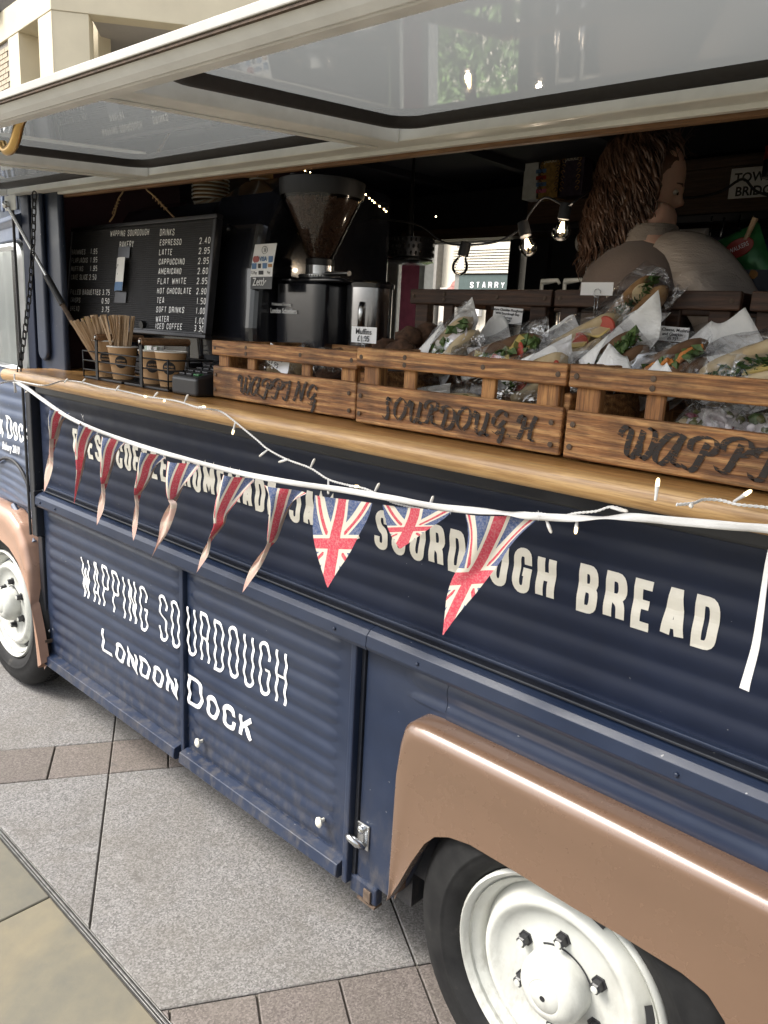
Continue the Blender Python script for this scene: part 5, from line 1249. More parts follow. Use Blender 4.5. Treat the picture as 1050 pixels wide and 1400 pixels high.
cups = [(-2.235, -.030, .105, 'leftmost printed brown paper cup in the caddy, packed with wooden stirrers'), (-2.150, -.028, .092, 'printed brown paper cup second from the left in the caddy, packed with wooden stirrers'), (-1.990, -.020, .090, 'printed brown paper cup third from the left in the caddy, holding sachets'), (-1.898, -.024, .092, 'rightmost printed brown paper cup in the caddy, open and empty')]
cupobj = []
for i, (x, y, h, lab) in enumerate(cups):
    t = thing('paper_cup', lab, 'cup', (x, y, CZ + .009), 'printed cups in the wire caddy'); z0 = CZ + .009; M_ = Matrix.Translation((x, y, z0))
    obj('cup_wall', MB().lathe([(0, 0), (.029, 0), (.0425, h), (.041, h), (.028, .004), (0, .004)], 36, M_), 'kraft', t, smooth=50)
    obj('rim', MB().lathe([(.0415, h - .001), (.0445, h - .0005), (.0448, h + .0018), (.0425, h + .003), (.0405, h + .001)], 36, M_, False), 'cup_rim', t, smooth=50)
    # round black logo wrapped on the cup wall, facing the camera
    fa_ = math.atan2(CAMP[1] - y, CAMP[0] - x) - .15; zc_ = h * .55; mb = MB()
    rad_at = lambda z: .029 + (.0425 - .029) * z / h + .0006
    ring = [(0, 0)]; 
    def wrap(px_, pz_, e=0): rr_ = rad_at(zc_ + pz_) + e; a = fa_ + px_ / rr_; return (x + rr_ * math.cos(a), y + rr_ * math.sin(a), z0 + zc_ + pz_)
    rings = [[wrap(0, 0)] * 24] + [[wrap(.0175 * q * math.cos(2 * PI * k / 24), .0175 * q * math.sin(2 * PI * k / 24)) for k in range(24)] for q in (.35, .7, 1)]
    mb.add([p_ for r0 in rings for p_ in r0], [(a * 24 + k, a * 24 + (k + 1) % 24, (a + 1) * 24 + (k + 1) % 24, (a + 1) * 24 + k) for a in range(3) for k in range(24)])
    lg = obj('logo', mb, 'black_matt', t)
    mb = MB()
    letters(mb, 'WAPPING', -.012, .012, .0060, .0012, lambda p, l: wrap(p.x, p.y + .001, .0006 + l * .0001)); letters(mb, 'SOURDOUGH', -.0145, .0145, .0060, .0012, lambda p, l: wrap(p.x, p.y - .008, .0006 + l * .0001)); obj('lettering', mb, 'kraft', lg)
random.seed(11)
def sticks(cx_, cy_, z0, n, lean, lab, spread=.026):
    t = thing('stirrer_bundle', lab, 'stirrers', (cx_, cy_, z0), 'wooden stirrers standing in the cups'); me_ = None
    for k in range(n):
        a = random.uniform(0, 2 * PI); r0 = spread * math.sqrt(random.random()); b = Vector((cx_ + r0 * .6 * math.cos(a), cy_ + r0 * .6 * math.sin(a), z0))
        if me_ is None:
            mb = MB(); mb.box(-.0032, .0032, -.0009, .0009, 0, .178); o = obj('stirrer', mb, 'stick_wood', t, origin=(0, 0, 0), bevel=.0006, seg=1); me_ = o.data
        else: o = bpy.data.objects.new('stirrer', me_); link(o, t)
        o.location = b - Vector((cx_, cy_, z0)); tx = lean + r0 / spread * .22 * math.cos(a) + random.uniform(-.03, .03); ty = -r0 / spread * .2 * math.sin(a)
        o.rotation_euler = (ty * 1.0, tx, random.uniform(0, 3))
sticks(-2.235, -.030, CZ + .014, 34, -.34, 'bundle of flat wooden stirrers leaning left in the leftmost cup')
sticks(-2.150, -.028, CZ + .014, 40, -.02, 'upright bundle of flat wooden stirrers in the second cup')
ls = tag(obj('stirrer', MB().tube([(-2.140, -.06, CZ + .08), (-2.185, -.075, CZ + .185)], .0026, 6), 'stick_wood'), 'single wooden stirrer leaning across the caddy handle', 'stirrer')
sp_ = thing('sachet_bunch', 'pale paper sachets standing in the third cup of the caddy', 'sachets', (-1.990, -.020, CZ + .03))
for k in range(9):
    a = k * .7; mb = MB(); xx = -1.990 + .02 * math.cos(a) * (.4 + .07 * k); yy = -.020 + .018 * math.sin(a); mb.grid(lambda u_, v_: (xx + (u_ - .5) * .03, yy + .004 * math.sin(u_ * 5 + k), CZ + .03 + .085 * v_ + .004 * math.sin(k * 3)), 4, 4); obj('sachet', mb, 'paper_white' if k % 3 else 'napkin', sp_, smooth=True)

# ================================================================== CARD READER
cr = thing('card_reader', 'black card payment terminal lying on the counter left of the first crate', 'card reader', (-1.745, .0, CZ + .001))
mb = MB(); mb.prism([(-.085, CZ + .001), (.07, CZ + .001), (.07, CZ + .085), (-.085, CZ + .048)], -1.800, -1.685, lambda p, a: (a, p[0], p[1])); obj('terminal_body', mb, 'black_plastic', cr, bevel=.008, seg=3)
for iy in range(4):
    for ix in range(3):
        y = -.068 + iy * .026; z = CZ + .048 + (y + .085) * .2387; mb = MB(); mb.box(-1.789 + ix * .032, -1.789 + ix * .032 + .024, y, y + .017, z, z + .0045)
        obj('key', mb, 'crisp_green' if (iy == 0 and ix == 2) else 'steel_dark', cr, bevel=.0015)

# ================================================================== BUNTING
YB = -.185
rib_px = [(22, 522), (40, 533), (62, 549), (95, 571), (140, 591), (200, 612), (260, 629), (330, 647), (400, 660), (470, 670), (540, 682), (600, 693), (680, 701), (735, 706), (800, 709), (860, 707), (930, 713), (1000, 719), (1060, 724), (1200, 742)]
bun = thing('bunting', 'string of faded union flag pennants on white tape strung in front of the counter', 'bunting', tuple(onY(560, 685, YB)))
cl_ = smoothpath([onY(u, v, YB) for u, v in rib_px], 8)
mb = MB(); vs = []
nC = len(cl_)
for i, p in enumerate(cl_):
    t = i / nC; tw = .25 * math.sin(i * .35) + (1.3 * math.exp(-((i - 116) / 5) ** 2)) + (1.2 * math.exp(-((i - 98) / 4) ** 2)) + 1.2 * math.exp(-((i - 12) / 5) ** 2)
    up_ = Vector((.0, math.sin(tw), math.cos(tw))) * .0058
    for k in (-1, -.33, .33, 1): vs.append(p + up_ * k + Vector((0, -.0006 * (1 - k * k), 0)))
mb.add(vs, [(i * 4 + j, (i + 1) * 4 + j, (i + 1) * 4 + j + 1, i * 4 + j + 1) for i in range(nC - 1) for j in range(3)]); o = obj('tape', mb, 'ribbon', bun, smooth=True)
sm_ = o.modifiers.new('s', 'SOLIDIFY'); sm_.thickness = .0009
def pennant(rows, dy=.0, fold=.012):
    """rows: (ua, va, ub, vb, yoff_a, yoff_b): printed left edge a, right edge b; when twisted they swap sides"""
    A = smoothpath([onY(r[0], r[1], YB + dy + (r[4] if len(r) > 4 else 0)) for r in rows], 5); B = smoothpath([onY(r[2], r[3], YB + dy + (r[5] if len(r) > 4 else 0)) for r in rows], 5)
    n = len(A) - 1; m_ = 14; mb = MB(); uvs = []
    # cloth width at full spread: narrows to the tip
    L = [0]
    for i in range(1, n + 1): L.append(L[-1] + ((A[i] + B[i]) / 2 - (A[i - 1] + B[i - 1]) / 2).length)
    vs = []
    for i in range(n + 1):
        t = L[i] / L[-1]; full = .080 * (1 - t); wd = (A[i] - B[i]).length / 2
        bulge = math.sqrt(max(0, full * full - wd * wd)) * .32
        for j in range(m_ + 1):
            s_ = j / m_; p = A[i].lerp(B[i], s_); p = p + Vector((0, -bulge * math.sin(s_ * PI * 2.0) * .8, 0)) 
            ed = .0012 * noise.noise(Vector((i * .9, (0 if j == 0 else 5) + dy * 50, rows[0][0]))) if j in (0, m_) else 0
            vs.append(p + Vector((ed, 0, ed))); uvs.append(((2 * s_ - 1) * (1 - t) * 1.0, t))
    mb.add(vs, [(i * (m_ + 1) + j, (i + 1) * (m_ + 1) + j, (i + 1) * (m_ + 1) + j + 1, i * (m_ + 1) + j + 1) for i in range(n) for j in range(m_)]); mb.uv = 1
    o = obj('pennant', mb, 'flag_cloth', bun)
    for p in o.data.polygons: p.use_smooth = True
    return o, uvs
def set_uv(o, uvs):
    me = o.data; l_ = me.uv_layers.new(name='UVMap')
    # vertices keep their order (no doubles merged except the tip)
    for lp in me.loops: l_.data[lp.index].uv = uvs[min(lp.vertex_index, len(uvs) - 1)]
PEN = [
 [(71, 558, 92, 567, 0, 0), (71.5, 570, 82, 576, 0, 0), (72.5, 583, 77.5, 586, 0, 0), (73.5, 597, 74.2, 598, 0, 0), (73, 617, 68, 617, 0, 0), (72, 640, 61.5, 645, 0, 0), (66, 660, 60.5, 662, 0, 0), (60, 673, 60.2, 673, 0, 0)],
 [(111, 578, 133, 591, 0, 0), (107, 598, 122, 602, 0, 0), (105, 614, 117, 616, 0, 0), (106.5, 629, 114, 628, 0, 0), (107, 646, 110.5, 646, 0, 0), (104, 668, 106, 668, 0, 0), (101, 688, 101.4, 688, 0, 0)],
 [(139, 596, 174, 604, 0, 0), (140.5, 615, 158, 618, 0, 0), (141, 636, 151, 638, 0, 0), (141, 649, 147, 649, 0, 0), (142.6, 660, 143.2, 660, 0, 0), (144, 676, 136.5, 680, 0, 0), (142, 695, 133.5, 698, 0, 0), (137, 708, 132.5, 710, 0, 0), (132, 719, 132.3, 719, 0, 0)],
 [(195, 615, 225, 627, 0, 0), (192, 632, 211, 638, 0, 0), (190.5, 649, 203, 655, 0, 0), (188, 663, 195, 668, 0, 0), (188, 675, 188.5, 676, 0, 0), (190, 690, 184.5, 693, 0, 0), (188.5, 713, 181, 718, 0, 0), (186, 728, 181, 730, 0, 0), (182, 740, 182.3, 740, 0, 0)],
 [(229, 630, 273, 637, 0, 0), (227.5, 645, 261, 652, 0, 0), (229, 660, 250, 664, 0, 0), (232, 673, 242, 676, 0, 0), (236, 682, 236.8, 683, 0, 0), (242, 690, 227, 697, 0, 0), (236, 712, 219.5, 714, 0, 0), (228, 730, 217, 732, 0, 0), (217, 746, 213, 747, 0, 0), (206, 764, 206.3, 764, 0, 0)],
 [(306, 647, 347, 658, 0, 0), (301, 665, 334, 672, 0, 0), (297, 682, 320, 690, 0, 0), (295, 702, 308, 705, 0, 0), (295, 719, 304, 717, 0, 0), (289, 735, 289.7, 735, 0, 0), (288, 745, 280, 748, 0, 0), (284, 760, 274, 763, 0, 0), (275, 774, 271, 775, 0, 0), (268, 784, 268.3, 784, 0, 0)],
 [(360, 662, 420, 675, 0, 0), (370, 677, 402, 684, 0, 0), (373, 693, 392, 697, 0, 0), (372, 708, 385, 711, 0, 0), (370, 734, 377, 732, 0, 0), (371, 741, 371.7, 741, 0, 0), (368, 751, 358, 755, 0, 0), (358, 772, 343, 776, 0, 0), (344, 793, 335, 796, 0, 0), (331, 811, 331.3, 811, 0, 0)],
 [(430, 677, 509, 688, 0, 0), (428, 705, 503, 708, 0, 0), (428, 731, 491, 731, 0, 0), (433, 756, 477, 758, 0, 0), (440, 780, 461, 782, 0, 0), (447.6, 803, 448.4, 803, 0, 0)],
 [(523, 690, 617, 700, 0, 0), (526, 706, 607, 709, 0, .0), (531, 724, 588, 722, 0, -.0), (538, 738, 567, 737, 0, 0), (546, 750, 548, 750, 0, 0)],
 [(636, 703, 737, 708, 0, 0), (640, 726, 716, 726, 0, 0), (638, 748, 698, 746, 0, 0), (630, 770, 684, 768, 0, 0), (618, 792, 668, 789, 0, 0), (611, 815, 650, 812, 0, 0), (608, 840, 628, 838, 0, 0), (605, 868, 606, 868, 0, 0)],
]
for k, rows in enumerate(PEN):
    o, uvs = pennant(rows, dy=.0012 * (k % 2)); set_uv(o, uvs)
tp_ = [onY(u, v, YB + .004) for u, v in ((1062, 722), (1052, 760), (1046, 800), (1040, 845), (1034, 885), (1022, 930), (1019, 943))]
mb = MB(); vs = []; c2 = smoothpath(tp_, 6)
for i, p in enumerate(c2): t = i / (len(c2) - 1); vs += [p + Vector((-.0022 - .0055 * t, .001, 0)), p + Vector((.0022 + .0035 * t, -.002, 0))]
mb.add(vs, [(2 * i, 2 * i + 2, 2 * i + 3, 2 * i + 1) for i in range(len(c2) - 1)]); o = obj('loose_tape_end', mb, 'ribbon', bun); o.modifiers.new('s', 'SOLIDIFY').thickness = .0008
# frayed threads at the knots
mb = MB(); random.seed(5)
for (u, v) in ((113, 571), (133, 590), (173, 603), (224, 626), (272, 636), (346, 656), (737, 705), (617, 700)):
    p = onY(u, v, YB - .002)
    for k in range(7): q = p + Vector((random.uniform(-.007, .007), random.uniform(-.003, .002), random.uniform(-.010, .010))); mb.tube([p, p.lerp(q, .5) + Vector((0, 0, .002)), q], .00035, 3)
obj('frayed_threads', mb, 'ribbon', bun)['kind'] = 'stuff'

# ================================================================== WHITE FAIRY LIGHTS
def twisted(pts, r=.0013, a=.0012, turns=95, n=420):
    cl = smoothpath(pts, 14); L = [0]
    for i in range(1, len(cl)): L.append(L[-1] + (cl[i] - cl[i - 1]).length)
    out = [[], []]; st_ = max(1, int(L[-1] / .0028)); j = 1
    for k in range(st_ + 1):
        t = L[-1] * k / st_
        while j < len(L) - 1 and L[j] < t: j += 1
        f = (t - L[j - 1]) / max(1e-9, L[j] - L[j - 1]); p = cl[j - 1].lerp(cl[j], f); ph = t / .0135 * 2 * PI
        for s_ in (0, 1): out[s_].append(p + Vector((.3 * math.cos(ph + s_ * PI), math.sin(ph + s_ * PI) * .6, math.cos(ph + s_ * PI))) * a)
    mb = MB()
    for s_ in (0, 1): mb.tube(out[s_], r, 5)
    return mb
def led(p, d, parent, lit=True):
    d = d.normalized(); b = obj('bulb_holder', MB().tube([p, p + d * .010, p + d * .0185], [.0017, .0022, .0030], 8), 'ribbon', parent, smooth=50)
    obj('bulb', MB().tube([p + d * .0187, p + d * .026, p + d * .0285], [.0028, .0025, .0012], 8), 'fairy_led' if lit else 'cup_rim', b, smooth=50)
wire_px = [[('z', 0, 524), ('z', 22, 521), ('z', 60, 527), ('z', 85, 521), ('z', 108, 522), ('z', 140, 530), ('z', 165, 534), ('z', 200, 542), ('z', 240, 548), ('z', 270, 557), ('y', 300, 562), ('y', 318, 574), ('y', 335, 588), ('y', 352, 602), ('y', 366, 614), ('y', 392, 628), ('y', 424, 640), ('y', 448, 655), ('y', 470, 662), ('y', 498, 668), ('y', 520, 678), ('y', 540, 688), ('y', 580, 697)],
           [('y', 690, 705), ('y', 735, 702), ('y', 762, 707), ('y', 785, 702), ('y', 815, 699), ('y', 835, 693), ('y', 855, 698)],
           [('z', 925, 690), ('z', 948, 688), ('z', 962, 683), ('z', 985, 684), ('z', 1010, 690), ('z', 1050, 694), ('z', 1120, 706)]]
fl = thing('fairy_lights', 'white twisted string of tiny fairy lights trailing along the wooden counter edge', 'string lights', tuple(onZ(200, 542, CZ)))
def wp(c): return onZ(c[1], c[2], CZ + .0025) if c[0] == 'z' else onY(c[1], c[2], -.176)
for w_ in wire_px: obj('twisted_wire', twisted([wp(c) for c in w_]), 'ribbon', fl, smooth=True)
for (k_, u0, v0, u1, v1, lit) in (('z', 88, 523, 96, 514, 0), ('z', 112, 523, 121, 514, 0), ('z', 158, 534, 167, 523, 0), ('z', 210, 543, 222, 530, 0), ('z', 252, 550, 260, 534, 0), ('z', 196, 541, 207, 545, 1), ('z', 226, 547, 218, 553, 1), ('z', 272, 556, 290, 557, 1), ('y', 322, 577, 318, 593, 1), ('y', 366, 615, 356, 623, 0), ('y', 395, 628, 384, 631, 0), ('y', 424, 640, 430, 628, 0), ('y', 449, 656, 449, 668, 0), ('y', 478, 665, 492, 665, 1), ('y', 511, 675, 519, 660, 0), ('y', 586, 696, 592, 679, 0), ('y', 745, 706, 752, 724, 0), ('y', 790, 704, 788, 720, 1), ('y', 835, 694, 857, 699, 0), ('y', 40, 533, 22, 545, 0), ('z', 946, 688, 943, 697, 0), ('z', 1003, 686, 1022, 674, 1)):
    p = wp((k_, u0, v0)); 
    q = onY(u1, v1, p.y - .004)
    if k_ == 'z' and q.z < CZ + .004: q = onZ(u1, v1, CZ + .004)
    led(p, q - p, fl, bool(lit))
p = onZ(896, 684, CZ + .002); led(p, Vector((.0, .0, 1)), fl, True)
# knot round the chain foot
mb = MB(); kp = onY(24, 524, -.168)
for k in range(4): mb.tube(smoothpath([kp + Vector((-.03 + .01 * k, -.004, .006 - .012 * k)), kp + Vector((.0, -.010, .004 * k)), kp + Vector((.03, -.004, .010 - .006 * k))], 4), .0016, 5)
mb.tube([kp + Vector((.0, -.008, .03)), kp + Vector((.001, -.010, 0)), kp + Vector((-.004, -.008, -.03))], .0026, 5)
obj('knot', mb, 'ribbon', fl, smooth=True)

# ================================================================== FESTOON BULBS AND MICRO LIGHTS INSIDE
fes = thing('festoon_lights', 'black festoon cable with clear round bulbs hanging across the inside of the van', 'festoon lights', tuple(onY(720, 330, .62)))
fy = .62
fpts = [onY(u, v, fy) for u, v in ((430, 296), (520, 300), (572, 308), (604, 330), (636, 335), (680, 330), (712, 312), (724, 292), (745, 270), (774, 281), (790, 272))] + [onY(815, 255, 1.2)]
obj('cable', MB().tube(smoothpath(fpts, 8), .0030, 7), 'rubber', fes, smooth=True); obj('cable', MB().tube(smoothpath([onY(u, v, 1.4) for u, v in ((880, 270), (945, 270), (985, 262), (1015, 245), (1035, 262), (1070, 268), (1120, 250))], 8), .004, 7), 'rubber', fes, smooth=True)
for (u0, v0, u1, v1) in ((637, 333, 630, 360), (715, 306, 721, 333), (774, 280, 768, 312)):
    a = onY(u0, v0, fy); b = onY(u1, v1, fy); d = (b - a).normalized(); L_ = (b - a).length; M_ = Matrix.Translation(a) @ d.to_track_quat('Z', 'Y').to_matrix().to_4x4()
    h_ = obj('bulb_holder', MB().lathe([(0, -.006), (.014, -.004), (.0155, .010), (.0155, .034), (0, .036)], 16, M_), 'rubber', fes, smooth=40)
    obj('bulb', MB().lathe([(.0115, .035), (.013, .040), (.021, .052), (.0235, .064), (.021, .076), (.012, .085), (0, .087)], 20, M_, False), 'clear_glass', h_, smooth=True)
    mb = MB()
    for k in range(5): aa = k * 1.256; mb.tube([M_ @ Vector((.003 * math.cos(aa), .003 * math.sin(aa), .040)), M_ @ Vector((.009 * math.cos(aa), .009 * math.sin(aa), .066))], .0007, 4)
    obj('filament', mb, 'filament', h_)
    pl_ = bpy.data.lights.new('bulb_glow', 'POINT'); pl_.energy = .16; pl_.color = (1, .82, .62); pl_.shadow_soft_size = .006; po_ = bpy.data.objects.new('bulb_glow', pl_); COL.objects.link(po_); po_.location = M_ @ Vector((0, 0, .066))
ob = tag(obj('copper_bauble', MB().blob(onY(484, 300, .62), (.016, .016, .018), 14), plain('copper', (.45, .16, .07), .3, .8), smooth=True), 'small copper wire bauble light just right of the hopper rim', 'light')
mb = MB(); 
ml = thing('micro_lights', 'line of tiny warm light dots strung under the roof of the van', 'string lights', tuple(onY(500, 260, .9)))
for (u, v) in ((404, 228), (411, 229), (417, 233), (424, 236), (432, 239), (496, 263), (500, 266), (505, 271), (509, 274), (512, 277), (519, 282), (525, 286), (528, 289), (165, 254), (170, 253), (176, 252), (182, 252), (188, 251), (193, 250), (160, 255), (204, 249), (596, 296)):
    mb.blob(onY(u, v, .5 if 300 < u < 590 else (.9 if u > 590 else .10)), .0024 if u > 300 else .0016, 5)
obj('light_dots', mb, 'warm_spark', ml)['kind'] = 'stuff'
mb = MB(); mb.tube([onY(u, v, .502) for u, v in ((395, 226), (432, 240), (496, 263), (530, 291))], .001, 4); obj('thin_wire', mb, 'twine', ml)

# ================================================================== FOOD
def bagshape(mb, c, e1, e2, e3, a, b, h, seed, open_top=True):
    """crumpled cellophane bag: ellipse a x b at the bottom, pinched flat and open at the top, along e3"""
    nu, nv = 40, 16; vs = []
    for j in range(nv + 1):
        t = j / nv; fa = a * (1.0 + .12 * math.sin(t * 3)); fb = b * (1 - t ** 1.5 * .9)
        for i in range(nu):
            an_ = 2 * PI * i / nu; q = Vector((math.cos(an_), math.sin(an_), t * 2.2 + seed * 9)); nn = noise.noise(q * 1.6) * .16 + noise.noise(q * 3.6) * .035
            hh = h * (t + .10 * t * noise.noise(Vector((an_ * 1.3, seed, 0))))
            vs.append(c + e1 * (fa * math.cos(an_) * (1 + nn)) + e2 * (fb * math.sin(an_) * (1 + nn) + nn * .02) + e3 * hh)
    mb.add(vs, [(j * nu + i, j * nu + (i + 1) % nu, (j + 1) * nu + (i + 1) % nu, (j + 1) * nu + i) for j in range(nv) for i in range(nu)] + [tuple(range(nu))[::-1]]); return mb
def sandwich(label, c, lean, yaw, L_=.20, r0=.040, fill=('lettuce', 'tomato', 'cheese'), bread='bread', seed=1, paper=True, bag=1.0, pap_h=.15, group='bagged filled baguettes in the crates', pap_side=-1):
    """c: foot of the baguette; its axis e3 leans"""
    L_ *= .86; r0 *= .88; pap_h *= .74; c = c - Vector((0, 0, .022)); lean = lean + .28
    random.seed(seed); e3 = Vector((math.sin(lean) * math.cos(yaw), math.sin(lean) * math.sin(yaw), math.cos(lean))); 
    e2 = Vector((0, -1, .25)); e2 = (e2 - e3 * e2.dot(e3)).normalized(); e1 = e2.cross(e3)   # e2 faces the viewer
    t = thing('bagged_sandwich', label, 'sandwich', tuple(c), group)
    fr_ = lambda x, y, z: c + e1 * x + e2 * y + e3 * z
    for sgn, nm in ((-1, 'lower_bread'), (1, 'upper_bread')):
        mb = MB(); nu, nv = 20, 16; vs = []
        for j in range(nv + 1):
            s_ = j / nv; z = L_ * s_; rr_ = r0 * math.sqrt(max(.02, 1 - (2 * s_ - 1) ** 4)) * (1 + .07 * noise.noise(Vector((s_ * 5, seed, sgn))))
            for i in range(nu):
                an_ = 2 * PI * i / nu; y = rr_ * .95 * math.sin(an_); y = y * (.62 if y * 1 < 0 else 1.0)
                vs.append(fr_(rr_ * math.cos(an_) * .5 * 1.0 + sgn * r0 * .55, y * 1.0 - .004, z + .004 * noise.noise(Vector((an_, s_ * 3, seed)))))
        mb.add(vs, [(j * nu + i, j * nu + (i + 1) % nu, (j + 1) * nu + (i + 1) % nu, (j + 1) * nu + i) for j in range(nv) for i in range(nu)] + [tuple(range(nu))[::-1], tuple(nv * nu + i for i in range(nu))]); obj(nm, mb, bread, t, smooth=True)
    for q, f in enumerate(fill):
        if f in ('lettuce', 'herb'):
            mb = MB()
            for k in range(26 if f == 'lettuce' else 80):
                z = random.uniform(.04, 1.0) * L_; x = random.uniform(-.3, .3) * r0; p = fr_(x, r0 * random.uniform(.45, 1.0), z); s1 = random.uniform(.009, .017) if f == 'lettuce' else random.uniform(.004, .012); d = (e1 * random.uniform(-1, 1) + e2 * random.uniform(0, 1) + e3 * random.uniform(-1, 1)).normalized(); sd_ = d.orthogonal().normalized() * s1 * (.7 if f == 'lettuce' else .18); up3 = d.cross(sd_.normalized()) * s1 * .35
                mb.add([p - d * s1, p + sd_ + up3, p + d * s1, p - sd_ + up3 * .5, p - up3], [(0, 1, 4), (1, 2, 4), (2, 3, 4), (3, 0, 4)])
            obj('salad_leaves', mb, f, t)['kind'] = 'stuff'
        else:
            nm = {'tomato': 'tomato_slice', 'cheese': 'cheese_slice', 'carrot': 'carrot_stick', 'olive': 'gherkin_slice', 'onion': 'onion_slice', 'pale_bread': 'egg_slice'}.get(f, 'slice')
            for k in range(3):
                z = L_ * (.25 + .27 * k + random.uniform(-.06, .06)); c0_ = fr_(random.uniform(-.2, .25) * r0, r0 * .52, z)
                M_ = Matrix.Translation(c0_) @ Matrix((( e1.x, e3.x, e2.x, 0), (e1.y, e3.y, e2.y, 0), (e1.z, e3.z, e2.z, 0), (0, 0, 0, 1))) @ Matrix.Rotation(random.uniform(-.5, .5), 4, 'X') @ Matrix.Rotation(random.uniform(-.7, .7), 4, 'Y')
                mb = MB()
                if f == 'cheese': mb.box(-.018, .018, -.020, .020, 0, .003, M_ @ Matrix.Rotation(random.uniform(0, 1), 4, 'Z'))
                elif f == 'carrot': mb.tube([M_ @ Vector((-.01, -.02, .006)), M_ @ Vector((.004, 0, .010)), M_ @ Vector((.006, .022, .006))], .0045, 7)
                else: mb.lathe([(0, 0), (.019, 0), (.021, .002), (.019, .0045), (0, .005)], 18, M_)
                obj(nm, mb, f, t, smooth=40)
    if paper:
        w_ = r0 * 1.55; mb = MB(); sdn = pap_side
        def pf(u_, v_):
            x = (u_ - .5) * 2 * w_ * (1 - .25 * v_); y = -r0 * .9 + .55 * abs(u_ - .5) * r0 * 2 + .006 * noise.noise(Vector((u_ * 3, v_ * 3, seed))); return fr_(x + sdn * v_ * .02, y + .004, -.004 + (pap_h + L_ * .1) * v_ * (1 + .35 * (u_ if sdn > 0 else 1 - u_) ) )
        mb.grid(pf, 12, 10); o = obj('paper_wrap', mb, 'waxed_paper', t, smooth=True); o.modifiers.new('s', 'SOLIDIFY').thickness = .0006
        mb = MB(); sx_ = sdn
        mb.grid(lambda u_, v_: fr_(sx_ * (r0 * 1.0 + .0 - u_ * r0 * 1.0) , r0 * 1.05 + .004 * math.sin(u_ * 3), (.01 + v_ * (L_ * .62 * (1 - u_ * .85)))), 6, 8); o = obj('paper_flap', mb, 'waxed_paper', t, smooth=True); o.modifiers.new('s', 'SOLIDIFY').thickness = .0006
    mb = bagshape(MB(), fr_(0, 0, -.012), e1, e2, e3, r0 * 1.55 * bag, r0 * 1.35 * bag, L_ * 1.16, seed); obj('bag', mb, 'cellophane', t, smooth=True)
    return t
def at_y(u, v, y): return onY(u, v, y)
ZB = CZ + .016
specs = [
 # label, foot px (u,v), y, lean, yaw, L, r, fill, bread, paper side
 ('bagged baguette with a tall paper peak, leftmost in the SOURDOUGH crate', (590, 490), .13, .55, .0, .17, .038, ('lettuce', 'onion'), 'pale_bread', 1, .15),
 ('bagged baguette with tomato, cheese and cucumber spilling out behind the SOURDOUGH crate rail', (640, 492), .10, .95, .1, .20, .040, ('tomato', 'cheese', 'olive', 'lettuce'), 'bread_dark', -1, .15),
 ('bagged baguette lying low in the SOURDOUGH crate behind its slats', (560, 548), .06, 1.15, .0, .22, .036, ('lettuce', 'olive'), 'pale_bread', 1, .08),
 ('bagged roll with pale filling at the right end of the SOURDOUGH crate', (700, 520), .06, .85, .0, .15, .040, ('lettuce', 'tomato'), 'pale_bread', 1, .13),
 ('bagged baguette with ham and egg wrapped in white paper between the two large crates', (750, 485), .14, .75, .2, .19, .042, ('pale_bread', 'tomato', 'cheese'), 'pale_bread', -1, .17),
 ('bagged dark baguette topped with herbs, the tallest one with a blank card', (818, 462), .26, .38, .6, .20, .040, ('herb', 'pale_bread', 'herb'), 'bread', -1, .12),
 ('bagged sandwich behind a torn sheet of white paper, left in the right-hand WAPPING crate', (810, 505), .09, .50, .3, .13, .036, ('herb', 'lettuce'), 'bread_dark', 1, .17),
 ('bagged sandwich with orange carrot showing, middle of the right-hand WAPPING crate', (868, 508), .12, .80, .1, .16, .036, ('carrot', 'lettuce', 'carrot'), 'bread_dark', -1, .15),
 ('bagged dark baguette lying behind the printed price card in the right-hand crate', (915, 505), .20, 1.0, .2, .19, .038, ('lettuce', 'olive'), 'bread_dark', 1, .06),
 ('bagged baguette full of green herbs, rightmost in the right-hand crate', (960, 515), .10, .85, .1, .20, .044, ('herb', 'cheese', 'herb'), 'pale_bread', -1, .19),
]
for k, (lab, (u, v), y, lean, yaw, L_, r0, fill, br_, ps, ph_) in enumerate(specs):
    sandwich(lab, at_y(u, v, y), lean, yaw, L_, r0, fill, br_, seed=k + 2, pap_side=ps, pap_h=ph_)
# more paper peaks between the bags
for k, (u, v, y, w_, h_, rz, lab) in enumerate(((672, 470, .20, .075, .115, .3, 'tall folded triangle of white paper beside the tomato baguette'), (598, 470, .17, .07, .10, -.2, 'crumpled white paper peak at the left of the SOURDOUGH crate'), (838, 490, .05, .055, .075, .4, 'torn white paper corner sticking up at the left of the right-hand crate'), (900, 492, .03, .045, .055, -.3, 'small white paper corner at the rail of the right-hand crate'), (985, 470, .19, .10, .12, .1, 'wide sheet of white paper behind the herb baguette'), (765, 450, .25, .07, .08, .2, 'white paper sheet behind the ham baguette'))):
    p = onY(u, v, y); mb = MB(); cr_, sr_ = math.cos(rz), math.sin(rz)
    mb.grid(lambda a, b: (p.x + cr_ * (a - .5) * w_ * 2 * (1 - .75 * b), p.y + sr_ * (a - .5) * w_ + .02 * math.sin(a * 4 + k) * (1 - b) + .015 * b, p.z - .045 + h_ * .8 * b * (1.0 + .18 * math.sin(a * 3 + k))), 10, 8)
    o = obj('folded_paper', mb, 'waxed_paper', smooth=True); o.modifiers.new('s', 'SOLIDIFY').thickness = .0006; tag(o, lab, 'paper')
